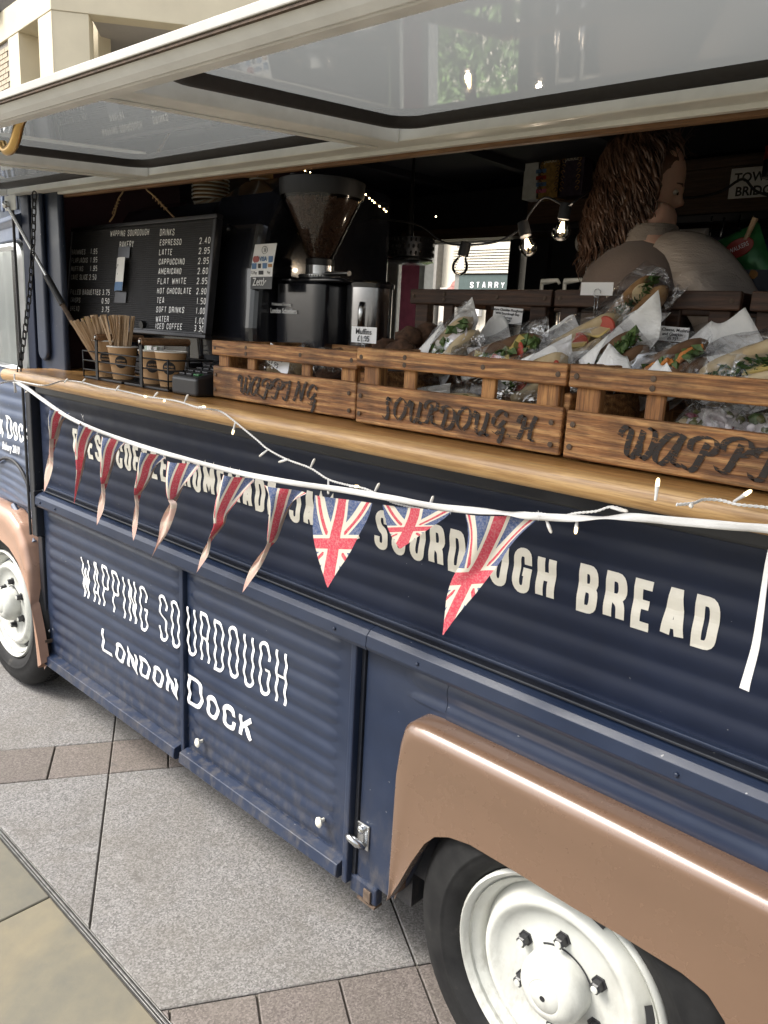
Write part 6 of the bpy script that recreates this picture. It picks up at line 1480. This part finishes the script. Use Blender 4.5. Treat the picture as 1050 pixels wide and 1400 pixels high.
# salads packed low in the right-hand crate
def salad(label, c, seed, w_=.085):
    random.seed(seed); t = thing('bagged_salad', label, 'salad', tuple(c), 'bagged salads in the right-hand crate')
    mb = MB(); 
    mb.grid(lambda a, b: (c.x + (a - .5) * w_ * 2, c.y + .08 * (b - .2), c.z + .062 * math.sin(min(1, b * 1.2) * PI / 2) * (1 - (2 * a - 1) ** 4) + .008 * noise.noise(Vector((a * 6, b * 6, seed)))), 20, 12); obj('salad_bed', mb, 'onion', t, smooth=True)
    for k in range(64):
        a, b = random.random(), random.random() * .85; f = random.choice(['onion', 'onion', 'onion', 'olive', 'olive', 'pale_bread', 'lettuce', 'beet', 'onion', 'carrot' if k % 5 == 0 else 'olive'])
        z = c.z + .062 * math.sin(min(1, b * 1.2) * PI / 2) * (1 - (2 * a - 1) ** 4) + .004; p = Vector((c.x + (a - .5) * w_ * 2, c.y + .08 * (b - .2) - .004, z)); s_ = random.uniform(.006, .013)
        mb = MB().blob(p, (s_, s_ * random.uniform(.5, 1), s_ * random.uniform(.35, .8)), 9, .5, k, Matrix.Rotation(random.uniform(0, 3), 4, 'Z') @ Matrix.Rotation(random.uniform(-1, 1), 4, 'X')); obj({'onion': 'feta_piece', 'olive': 'olive', 'pale_bread': 'pasta_piece', 'lettuce': 'leaf', 'beet': 'beetroot_piece', 'carrot': 'pepper_piece'}[f], mb, {'olive': 'olive'}.get(f, f), t, smooth=True)
    mb = MB(); mb.grid(lambda a, b: (c.x + (a - .5) * w_ * 2.15, c.y + .10 * (b - .3) - .004, c.z + .080 * math.sin(min(1, b * 1.25) * PI / 2) * (1 - (2 * a - 1) ** 6) + .012 * noise.noise(Vector((a * 9, b * 7, seed + 3)))), 34, 18); obj('bag', mb, 'cellophane', t, smooth=True)
s1 = onY(962, 582, -.02); salad('bagged salad with green olives and feta, left one seen between the slats', Vector((s1.x, -.015, CZ + .030)), 21, .060)
s2 = onY(1035, 600, -.02); salad('bagged salad with beetroot and feta, cut by the right edge of the photo', Vector((s2.x + .01, -.015, CZ + .030)), 25, .065)
# wrapped cakes in the small crate, muffins behind
random.seed(4)
for k, (u, v, y, lab) in enumerate(((385, 505, .05, 'clear wrapped flapjack with a price label in the small crate'), (408, 500, .08, 'clear wrapped cake slice beside the flapjack in the small crate'), (455, 508, .06, 'dark wrapped cake at the right end of the small crate'))):
    p = onY(u, v, y); t = thing('wrapped_cake', lab, 'cake', (p.x, p.y, CZ + .014))
    obj('cake', MB().blob(p - Vector((0, 0, .01)), (.040, .035, .028), 12, .3, k), 'muffin' if k == 2 else 'pale_bread', t, smooth=True)
    obj('wrap', MB().blob(p, (.052, .045, .042), 22, .9, k + 4), 'cellophane', t, smooth=True)
p = onY(372, 500, -.015); mb = MB(); mb.grid(lambda a, b: (p.x - .02 + .075 * a, p.y + .01 * b, p.z + .028 - .03 * a + (.045 * b - .02)), 4, 3); lb_ = tag(obj('price_label', mb, 'card_white'), 'tilted white flapjack price label behind the small crate slats', 'label')
Mr = Matrix.Rotation(R(22), 3, 'Y') @ FRONT
bfont('Flapjacks', .017, 'ink', lb_, (p.x + .018, p.y - .006, p.z + .026), Mr, off=.0002); bfont('£1.95', .017, 'ink', lb_, (p.x + .012, p.y - .006, p.z + .006), Mr, off=.0002)
for k, (u, v, y) in enumerate(((530, 478, .16), (560, 462, .20), (548, 480, .12), (505, 500, .1), (585, 458, .24))):
    p = onY(u, v, y); tag(obj('muffin', MB().blob(p, (.034, .034, .026), 16, .35, k), 'muffin', smooth=True), 'dark chocolate muffin ' + ['second from the left behind the Muffins card', 'fourth from the left, high in the muffin pile', 'third from the left, low in the muffin pile', 'leftmost, just behind the crate corner', 'rightmost of the pile by the paper peaks'][k], 'muffin', 'muffins piled behind the small crate')
    M_ = Matrix.Translation((p.x, p.y, p.z - .048)); 
tag(obj('muffin_tray', box(-1.42, -1.08, .27, .34, CZ + .001, CZ + .10), 'black_plastic', bevel=.004), 'black tray holding up the muffins behind the small crate', 'tray')
# price cards on wire clips
def card(label, u0, v0, u1, v1, y, lines, tilt=0, blank=False):
    a = onY(u0, v0, y); b = onY(u1, v1, y); x0, x1, z1_, z0_ = a.x, b.x, a.z, b.z; t = thing('price_card', label, 'price card', ((x0 + x1) / 2, y, z0_)); cx_, cz_ = (x0 + x1) / 2, (z0_ + z1_) / 2
    Rm = Matrix.Translation((cx_, y, cz_)) @ Matrix.Rotation(tilt, 4, 'Y')
    mb = MB(); mb.box(-(x1 - x0) / 2, (x1 - x0) / 2, 0, .0008, -(z1_ - z0_) / 2, (z1_ - z0_) / 2, Rm); obj('card', mb, 'card_white', t)
    h_ = (z1_ - z0_)
    for k, (tx, sz) in enumerate(lines):
        q = Rm @ Vector((0, -.0012, h_ / 2 - h_ * (k + .72) / (len(lines) + .3))); bfont(tx, sz, 'ink', t, tuple(q), Matrix.Rotation(tilt, 3, 'Y') @ FRONT, off=.0001)
    mb = MB(); cc = Rm @ Vector((.004, -.004, -h_ / 2 + .004)); mb.tube([cc + Vector((.008 * math.cos(q), 0, .008 * math.sin(q))) for q in [k_ * .6 for k_ in range(10)]], .0009, 5); mb.tube([cc + Vector((-.004, 0, -.008)), cc + Vector((-.002, .002, -.05))], .0009, 5); mb.tube([cc + Vector((.004, 0, -.008)), cc + Vector((.002, .002, -.05))], .0009, 5)
    obj('wire_clip', mb, 'steel', t, smooth=True); return t
card('white price card reading Muffins on the small crate', 481, 446, 514, 470, .065, (('Muffins', .0175), ('£1.95', .0175)))
card('printed price card clipped above the tomato baguette', 675, 420, 713, 443, .27, (('Mature Cheddar Ploughmans', .0075), ('Wild Sourdough Bap', .0075), ('Chutney', .0075), ('£5.75', .0075)), .05)
card('blank white card clipped on the tallest herb sandwich', 795, 386, 837, 404, .26, ())
card('printed price card in the middle of the right-hand crate', 900, 446, 940, 468, .18, (('Swiss Cheese, Mushroom', .0075), ('and Gherkin', .0075), ('£5.75', .0075)), .04)

# ================================================================== THINGS AT THE REAR
RY = 1.60
def tea(u0, v0, u1, v1, mat, lab, nm='tea_box', word=None):
    a = onY(u0, v0, RY); b = onY(u1, v1, RY); t = obj(nm, box(a.x, b.x, RY - .07, RY - .001, b.z, a.z), mat, bevel=.002); tag(t, lab, 'box', 'tea boxes along the overhead locker')
    if word:
        cz = (a.z + b.z) / 2; w2 = b.x - a.x
        bfont(word, .024, 'ivory', t, ((a.x + b.x) / 2, RY - .0725, cz + .05), FRONT, ext=.0002)
        for k in range(12):
            x = a.x + w2 * (.2 + .6 * (k % 2)); z = b.z + .02 + .02 * (k // 2); mb = MB(); s_ = 1 if k % 2 else -1
            mb.tube(smoothpath([Vector((x, -.0725 + RY, z)), Vector((x + s_ * .010, RY - .0725, z + .008)), Vector((x, RY - .0725, z + .014)), Vector((x - s_ * .006, RY - .0725, z + .007))], 4), .0016, 4); obj('printed_scroll', mb, 'tea_gold' if mat == 'tea_dark' else 'tea_dark', t)
    return t
tea(731, 225, 749, 275, 'white_board', 'small white and blue box, leftmost of the tea boxes'); 
tea(751, 214, 778, 273, 'tea_gold', 'gold patterned tea box beside the white one', word='pukka'); tea(780, 211, 807, 271, 'tea_dark', 'dark patterned tea box nearest the woman', word='pukka')
a = onY(732, 240, RY - .075); 
for k, mt in enumerate(('blue_box', 'crisp_red', 'blue_box', 'pink_board')):
    b = onY(733, 232 + 9 * k, RY - .072); obj('printed_band', box(b.x, b.x + .045, RY - .0725, RY - .0708, b.z - .014, b.z), mt, bpy.data.objects['tea_box'])
a = onY(1001, 231, RY); b = onY(1075, 267, RY)
sg = obj('wall_sign', box(a.x, a.x + .21, RY - .004, RY - .001, b.z, a.z), 'card_white', bevel=.0015); tag(sg, 'white enamel sign reading TOWER on the brown locker', 'sign')
bfont('TOWER', .040, 'ink', sg, (a.x + .085, RY - .0045, a.z - .032), FRONT, off=.001); bfont('BRIDGE', .040, 'ink', sg, (a.x + .090, RY - .0045, a.z - .075), FRONT, off=.001)
p = onY(1050, 215, 1.45); mb = MB(); mb.lathe([(0, 0), (.030, 0), (.030, .11), (0, .11)], 20, Matrix.Translation((p.x + .02, 1.45, p.z - .06))); tin = thing('hanging_tin', 'grey tin hanging at the right edge in front of the TOWER sign', 'tin', (p.x, 1.45, p.z)); obj('tin_body', mb, 'steel_brushed', tin, smooth=40)
mb = MB(); mb.lathe([(.0305, .05), (.0305, .09)], 20, Matrix.Translation((p.x + .02, 1.45, p.z - .06)), False); obj('tin_label', mb, 'crisp_red', tin, smooth=40)
# paper towel roll under the locker, in a wire bracket
p = onY(905, 333, 1.5); q_ = onY(975, 325, 1.5)
rl = thing('towel_roll', 'white paper towel roll hanging in a wire bracket under the locker', 'paper roll', tuple(p))
obj('roll', MB().tube([Vector((p.x - .32, 1.5, q_.z)), Vector((q_.x - .02, 1.5, q_.z))], .032, 20), 'paper_white', rl, smooth=40)
for (x, nm) in ((q_.x, 0), (q_.x + .09, 1)):
    mb = MB(); mb.tube([(x - .012, 1.5, 1.93), (x - .012, 1.49, q_.z - .038), (x - (.34 if nm == 0 else -.26), 1.49, q_.z - .042)], .004, 6); mb.tube([(x + .012, 1.54, 1.93), (x + .010, 1.53, q_.z - .02)], .004, 6); obj('wire_bracket', mb, 'steel', rl, smooth=True)
# crisp packets with a wooden spoon or peg
def packet(u, v, y, w_, h_, mat, lab, tilt, face=None):
    w_ *= .92; h_ *= .86
    c = onY(u, v, y); M_ = Matrix.Translation(c) @ Matrix.Rotation(tilt, 4, 'Y'); mb = MB(); nu, nv = 14, 18; 
    for sg_ in (-1, 1):
        mb.grid(lambda a, b: M_ @ Vector(((a - .5) * w_, sg_ * .020 * math.sin(a * PI) ** .6 * math.sin(b * PI) ** .6 + .003 * noise.noise(Vector((a * 7, b * 7, sg_))), (b - .5) * h_)), nu, nv)
    t = obj('crisp_packet', mb, mat, smooth=True); tag(t, lab, 'crisps', 'crisp packets hanging behind the counter')
    if face:
        mb = MB(); mb.lathe([(0, .0015), (.030, .0010), (.032, 0)], 20, M_ @ Matrix.Translation((0, -.0225, .025)) @ Matrix.Rotation(PI / 2, 4, 'X') @ Matrix.Diagonal((1.2, .75, 1, 1))); em = obj('emblem', mb, 'crisp_red', t)
        bfont('WALKERS', .017, 'card_white', em, tuple(M_ @ Vector((0, -.0255, .025))), Matrix.Rotation(tilt, 3, 'Y') @ FRONT, sx=.7)
        for (dx, dz) in ((-.045, .02), (-.01, -.045), (.012, -.055), (-.025, -.03)):
            mb = MB().blob(M_ @ Vector((dx, -.021, dz)), (.016, .004, .013), 10, .3, dx * 50); obj('printed_crisp', mb, 'crisp_orange', t, smooth=True)
packet(1018, 352, 1.05, .125, .17, 'crisp_green', 'green crisp packet with a red badge hanging at the right', -.42, True)
packet(1062, 358, 1.10, .12, .16, 'crisp_blue', 'dark blue crisp packet behind the green one at the right edge', -.35)
pa, pb = onY(1033, 298, 1.03), onY(1019, 328, 1.03); tag(obj('wooden_peg', MB().tube([pa, pb], [.008, .006], 8), 'stick_wood', smooth=40), 'pale wooden stick poking up behind the green crisp packet', 'stick')
p = onY(983, 356, 1.2); tag(obj('recipe_card', MB().box(-.055, .055, 0, .003, -.06, .06, Matrix.Translation((p.x, 1.2, p.z)) @ Matrix.Rotation(.25, 4, 'Y')), 'tea_dark', bevel=.002), 'small dark printed card left of the green crisp packet', 'card')
p = onY(1040, 400, 1.0); mb = MB(); mb.grid(lambda a, b: (p.x - .10 + .35 * a, 1.0 + .03 * math.sin(a * 7), p.z - .30 + .36 * b), 12, 6); tag(obj('grey_cloth', mb, 'grey_jacket', smooth=True), 'grey blue cloth hanging at the right behind the crates', 'cloth')
# tap / pump bottles by the window
for k, u in enumerate((738, 769)):
    p = onY(u, 420, .95); t = thing('pump_bottle', ['tall pump dispenser left of the woman', 'second pump dispenser nearer the woman'][k], 'dispenser', (p.x, .95, p.z - .1), 'pump dispensers by the rear window')
    obj('bottle', MB().lathe([(0, -.16), (.028, -.16), (.028, -.02), (.014, .0), (.014, .012), (0, .012)], 16, Matrix.Translation(p)), 'steel_brushed', t, smooth=40)
    mb = MB(); mb.tube([p, p + Vector((0, 0, .07)), p + Vector((.0, 0, .075)), p + Vector((.055, 0, .080)), p + Vector((.062, 0, .070))], [.006, .006, .010, .006, .005], 8); obj('pump_head', mb, 'white_board', t, smooth=True)

# ================================================================== THE WOMAN SERVING
PX, PY = -1.06, .93
per = thing('person', 'woman with long curly brown hair, taupe vest and satin blouse, turned away', 'person', (PX, PY, .441))
fw = Vector((.40, .92, 0)).normalized(); hw = Vector((.93, .36, 0)).normalized(); rt_ = Vector((fw.y, -fw.x, 0))    # rt_: her right side, towards the viewer
def pp(f, r, z): return Vector((PX, PY, 0)) + fw * f + rt_ * r + Vector((0, 0, z))
def skin_mesh(name, verts, edges, radii, mat, parent, sub=2, root=0):
    me = bpy.data.meshes.new(name); org = Vector(parent['_o']); me.from_pydata([tuple(Vector(v) - org) for v in verts], edges, []); o = bpy.data.objects.new(name, me); link(o, parent); o['_o'] = parent['_o']
    sk = o.modifiers.new('skin', 'SKIN'); sk.use_smooth_shade = True; sk.branch_smoothing = .6
    for i, rr_ in enumerate(radii): d = me.skin_vertices[0].data[i]; d.radius = rr_ if hasattr(rr_, '__len__') else (rr_, rr_); d.use_root = (i == root)
    su = o.modifiers.new('sub', 'SUBSURF'); su.levels = sub; su.render_levels = sub
    me.materials.append(MATS[mat]); return o
SHZ = 1.735
V_ = [pp(0, 0, 1.33), pp(0, 0, 1.50), pp(.01, 0, 1.66), pp(.03, 0, 1.76), pp(.055, 0, 1.83), pp(.085, 0, 1.90),
      pp(.03, .13, SHZ), pp(.05, .185, SHZ - .03), pp(.13, .300, 1.555), pp(.34, .25, 1.50), pp(.40, .21, 1.49),
      pp(.03, -.13, SHZ), pp(.05, -.185, SHZ - .03), pp(.16, -.22, 1.55), pp(.36, -.10, 1.52), pp(.42, -.06, 1.515),
      pp(0, .09, 1.25), pp(0, .10, .88), pp(-.01, .10, .52), pp(.10, .10, .47), pp(0, -.09, 1.25), pp(0, -.10, .88), pp(-.01, -.10, .52), pp(.10, -.10, .47)]
E_ = [(0, 1), (1, 2), (2, 3), (3, 4), (4, 5), (3, 6), (6, 7), (7, 8), (8, 9), (9, 10), (3, 11), (11, 12), (12, 13), (13, 14), (14, 15), (0, 16), (16, 17), (17, 18), (18, 19), (0, 20), (20, 21), (21, 22), (22, 23)]
R_ = [(.15, .11), (.13, .10), (.14, .11), (.09, .08), .048, .055, .07, .058, .043, .030, .026, .07, .058, .043, .030, .026, .085, .055, .038, .03, .085, .055, .038, .03]
body = skin_mesh('body', V_, E_, R_, 'skin', per)
# hands: palm and five fingers, closed round a loaf on the worktop
for sgn, hand_root in ((1, V_[10]), (-1, V_[15])):
    hv = [hand_root, hand_root + fw * .045]; he = [(0, 1)]; hr = [.022, .026]
    for q, (sp_, ln) in enumerate(((-.026, .062), (-.009, .072), (.009, .068), (.025, .056))):
        b = hand_root + fw * .085 + rt_ * sp_; i0 = len(hv); hv += [b, b + fw * ln * .5 + Vector((0, 0, -.006)), b + fw * ln * .8 + Vector((0, 0, -.028))]; he += [(1, i0), (i0, i0 + 1), (i0 + 1, i0 + 2)]; hr += [.0095, .0085, .0070]
    i0 = len(hv); tb = hand_root + fw * .035 - rt_ * sgn * .034; hv += [tb, tb + fw * .03 - rt_ * sgn * .012 + Vector((0, 0, -.012)), tb + fw * .055 - rt_ * sgn * .008 + Vector((0, 0, -.024))]; he += [(0, i0), (i0, i0 + 1), (i0 + 1, i0 + 2)]; hr += [.012, .010, .0085]
    skin_mesh('hand', hv, he, hr, 'skin', per, 2)
# head
HC = pp(.075, -.07, 1.955); yaw = math.atan2(hw.y, hw.x); HM = Matrix.Translation(HC) @ Matrix.Rotation(yaw, 4, 'Z') @ Matrix.Rotation(R(22), 4, 'Y')
def headpt(d):      # d unit: +x face, +y left, +z up
    rx, ry, rz = .094, .072, .118; p = Vector((d.x * rx, d.y * ry, d.z * rz))
    if d.z < 0: p.x *= 1 - .10 * d.z * -1; p.y *= 1 + .22 * d.z
    if d.x > 0 and d.z < -.2: p.x += .012 * min(1, (-d.z - .2) * 3) * d.x
    n_ = math.exp(-((d.y / .16) ** 2) - ((d.z + .12) / .14) ** 2) if d.x > 0 else 0; p.x += .024 * n_                     # nose
    br_ = math.exp(-((d.y / .5) ** 2) - ((d.z - .16) / .09) ** 2) if d.x > 0 else 0; p.x += .005 * br_                     # brow
    for s_ in (-1, 1):
        e_ = math.exp(-(((d.y - s_ * .38) / .15) ** 2) - ((d.z - .02) / .09) ** 2) if d.x > 0 else 0; p.x -= .009 * e_
    lp = math.exp(-((d.y / .28) ** 2) - ((d.z + .42) / .055) ** 2) if d.x > 0 else 0; p.x += .006 * lp
    ch = math.exp(-((d.y / .3) ** 2) - ((d.z + .80) / .16) ** 2) if d.x > 0 else 0; p.x += .010 * ch
    return p
mb = MB(); nu, nv = 56, 44
vs = []
for i in range(nv + 1):
    th = PI * i / nv
    for j in range(nu): ph = 2 * PI * j / nu; vs.append(HM @ headpt(Vector((math.sin(th) * math.cos(ph), math.sin(th) * math.sin(ph), math.cos(th)))))
mb.add(vs, [(i * nu + j, (i + 1) * nu + j, (i + 1) * nu + (j + 1) % nu, i * nu + (j + 1) % nu) for i in range(nv) for j in range(nu)]); hd_ = obj('head', mb, 'skin', per, smooth=True)
plain('lip', (.36, .13, .12), .4); plain('eye_white', (.6, .58, .55), .3); plain('iris', (.06, .04, .02), .2)
for s_ in (-1, 1):
    obj('eye', MB().blob(HM @ Vector((.080, s_ * .027, .004)), (.010, .012, .007), 12), 'eye_white', hd_, smooth=True); obj('iris', MB().blob(HM @ Vector((.0885, s_ * .027, .003)), (.003, .005, .005), 10), 'iris', hd_, smooth=True)
    obj('brow', MB().tube([HM @ Vector((.091, s_ * .012, .024)), HM @ Vector((.088, s_ * .028, .029)), HM @ Vector((.076, s_ * .043, .024))], [.0025, .003, .0015], 6), 'hair', hd_, smooth=True)
    em = HM @ Matrix.Translation((-.004, s_ * .068, -.008)) @ Matrix.Rotation(s_ * -.35, 4, 'Z')
    mb = MB(); mb.tube([em @ Vector((.017 * math.cos(a) - .002, s_ * (.006 + .004 * math.sin(a)), .030 * math.sin(a))) for a in [k * 2 * PI / 18 for k in range(15)]], .0042, 7); mb.blob(em @ Vector((0, s_ * .003, 0)), (.013, .005, .024), 12); mb.blob(em @ Vector((.006, s_ * .006, -.026)), (.007, .005, .008), 8); obj('ear', mb, 'skin', hd_, smooth=True)
obj('lips', MB().tube([HM @ Vector((.083, -.022, -.049)), HM @ Vector((.097, 0, -.047)), HM @ Vector((.083, .022, -.049))], [.002, .005, .002], 8), 'lip', hd_, smooth=True)
# vest: lofted torso rings
def ring(c, a, b, k=28, tw=0, nz=0): return [tuple(c + rt_ * (a * math.cos(2 * PI * j / k)) + fw * (b * math.sin(2 * PI * j / k)) * (1 + nz * math.sin(j * 1.7))) for j in range(k)]
rings = [(1.20, .195, .150, 0), (1.30, .182, .142, 0), (1.42, .172, .132, .0), (1.52, .176, .134, .005), (1.60, .186, .138, .01), (1.67, .190, .136, .016), (1.720, .182, .122, .022), (1.765, .145, .095, .030), (1.785, .082, .068, .038), (1.80, .068, .062, .042)]
mb = loft(MB(), [ring(pp(f, 0, z), a, b) for z, a, b, f in rings]); mb.f = [f for f in mb.f if len(f) == 4]; vst = obj('vest', mb, 'vest_knit', per, smooth=True, sub=1)
# satin collar and sleeves with folds
mb = loft(MB(), [ring(pp(f, 0, z), a, b) for z, a, b, f in ((1.785, .088, .074, .036), (1.815, .070, .066, .046), (1.84, .062, .060, .052), (1.828, .070, .068, .052), (1.80, .086, .080, .046))]); mb.f = [f for f in mb.f if len(f) == 4]; obj('collar', mb, 'satin', per, smooth=True, sub=1)
def sleeve(pts, rad, seed):
    cl = smoothpath(pts, 12); n = len(cl); k = 28; vs = []; up = Vector((0, 0, 1))
    for i, p in enumerate(cl):
        a = cl[max(0, i - 1)]; b = cl[min(n - 1, i + 1)]; t = (b - a).normalized(); u_ = (up - t * up.dot(t)).normalized(); w_ = t.cross(u_); s_ = i / (n - 1); f = s_ * (len(rad) - 1); i0 = min(int(f), len(rad) - 2); r0 = rad[i0] + (rad[i0 + 1] - rad[i0]) * (f - i0)
        for j in range(k):
            an_ = 2 * PI * j / k; fold = .16 * noise.noise(Vector((math.cos(an_) * 1.3, math.sin(an_) * 1.3 + s_ * 1.5, s_ * 3.2 + seed))) + .045 * math.sin(s_ * 17 + 2.6 * math.sin(an_ * 1.0 + seed)) * math.sin(s_ * PI)
            vs.append(p + (u_ * math.cos(an_) * 1.08 + w_ * math.sin(an_)) * r0 * (1 + fold) - Vector((0, 0, .012 * math.sin(s_ * PI))))
    mb = MB(); mb.add(vs, [(i * k + j, i * k + (j + 1) % k, (i + 1) * k + (j + 1) % k, (i + 1) * k + j) for i in range(n - 1) for j in range(k)]); return obj('sleeve', mb, 'satin', per, smooth=True, sub=1)
sleeve([pp(.028, .082, SHZ + .010), pp(.05, .175, SHZ - .012), pp(.08, .250, 1.635), pp(.13, .300, 1.56), pp(.26, .285, 1.52), pp(.37, .23, 1.495)], [.062, .072, .078, .082, .070, .052, .036], 1)
sleeve([pp(.028, -.082, SHZ + .010), pp(.05, -.175, SHZ - .012), pp(.11, -.215, 1.64), pp(.20, -.20, 1.56), pp(.31, -.14, 1.535), pp(.40, -.08, 1.52)], [.062, .072, .078, .080, .068, .050, .036], 4)
mb = loft(MB(), [ring(pp(0, 0, z), a, b) for z, a, b in ((.95, .21, .16), (1.10, .20, .155), (1.20, .19, .148), (1.24, .186, .146))]); mb.f = [f for f in mb.f if len(f) == 4]; obj('skirt', mb, 'trouser', per, smooth=True)
for s_ in (1, -1): obj('trouser_leg', MB().tube([pp(0, s_ * .095, 1.0), pp(0, s_ * .10, .75), pp(-.01, s_ * .10, .50)], [.10, .08, .07], 16), 'trouser', per, smooth=50); obj('shoe', MB().blob(pp(.06, s_ * .10, .475), (.12, .05, .038), 14, 0, 0, Matrix.Rotation(math.atan2(fw.y, fw.x), 4, 'Z')), 'black_plastic', per, smooth=True)
# curly hair: a full cap of volume plus many corkscrew strands
random.seed(9)
hc = HM @ Vector((-.026, 0, .010))
mb = MB(); mb.blob(hc, (.100, .088, .116), 30, .15, 3, Matrix.Rotation(yaw, 4, 'Z')); mb.blob(hc + Vector((0, 0, -.10)) - hw * .050, (.072, .080, .115), 24, .2, 5, Matrix.Rotation(yaw, 4, 'Z'))
obj('hair_volume', mb, 'hair', per, smooth=True)
hs_ = Vector((-hw.y, hw.x, 0))       # her left
def shell(th, ph, r): return hc + (hw * (math.sin(th) * math.cos(ph) * .105) + hs_ * (math.sin(th) * math.sin(ph) * .093) + Vector((0, 0, math.cos(th) * .120))) * r
mb = MB()
for k in range(1150):
    thick = k < 420; ph = random.uniform(-PI, PI); th = random.uniform(.02, 1.65) if k % 3 else random.uniform(.02, .6); face = abs(ph) < 1.05
    if face and th > .75: continue
    L_ = random.uniform(.26, .41) - th * .07 if not face else random.uniform(.03, .07); npt = 30 if not face else 10; r0 = random.uniform(1.0, 1.16); fq = random.uniform(16, 30) * (L_ / .36); p0_ = random.uniform(0, 6.3)
    cr_ = random.uniform(.006, .013) if thick else random.uniform(.008, .018); rd = random.uniform(.0032, .0056) if thick else random.uniform(.0008, .0018); flare = random.uniform(0, .16); pts = []
    for q in range(npt):
        s_ = q / (npt - 1); dist = L_ * s_; tt = th + dist / .112
        if tt < 1.72: c_ = shell(tt, ph, r0)
        else: e_ = dist - (1.72 - th) * .112; c_ = shell(1.72, ph, r0 * (1 + flare * min(1, e_ * 14))) + Vector((0, 0, -e_)) - (shell(1.72, ph, 1) - hc) * Vector((1, 1, 0)).length * 0 - hw * e_ * .10
        a_ = fq * s_ + p0_; g = min(1, s_ * 5 + .15); pts.append(c_ + (rt_ * math.cos(a_) + fw * math.sin(a_)) * cr_ * g)
    mb.tube(pts, [rd * min(1, .4 + q / 5) * min(1, (npt - q) / 6) for q in range(npt)], 6 if thick else 4)
for k in range(60):      # flyaway wisps
    ph = random.uniform(-PI, PI); th = random.uniform(0, 1.4); d = Vector((math.sin(th) * math.cos(ph), math.sin(th) * math.sin(ph), math.cos(th)))
    if d.x > .55: continue
    base = HM @ Vector((d.x * .12 - .02, d.y * .11, d.z * .135)); e_ = base + (HM.to_3x3() @ d) * random.uniform(.02, .06) + Vector((random.uniform(-.02, .02), 0, random.uniform(-.03, .03))); mb.tube(smoothpath([base, base.lerp(e_, .6) + Vector((0, 0, .012)), e_], 4), .0006, 3)
obj('hair_curls', mb, 'hair', per, smooth=True)['kind'] = 'stuff'
# paper and black strap by her arm
p = onY(962, 372, 1.25); mb = MB(); mb.grid(lambda a, b: (p.x - .05 + .16 * a, 1.25 + .02 * a, p.z + .09 - .20 * a * (1 - .3 * b) - .10 * b), 6, 4); tag(obj('paper_sheet', mb, 'paper_white'), 'sheet of white paper sloping down in front of her sleeve', 'paper')
ap_ = [onY(u, v, 1.12) for u, v in ((975, 378), (995, 392), (1012, 410), (1022, 428), (1024, 445))]
tag(obj('apron_strap', MB().tube(smoothpath(ap_, 6), .010, 8), 'apron_black', smooth=True), 'black strap looped beyond her elbow', 'strap')
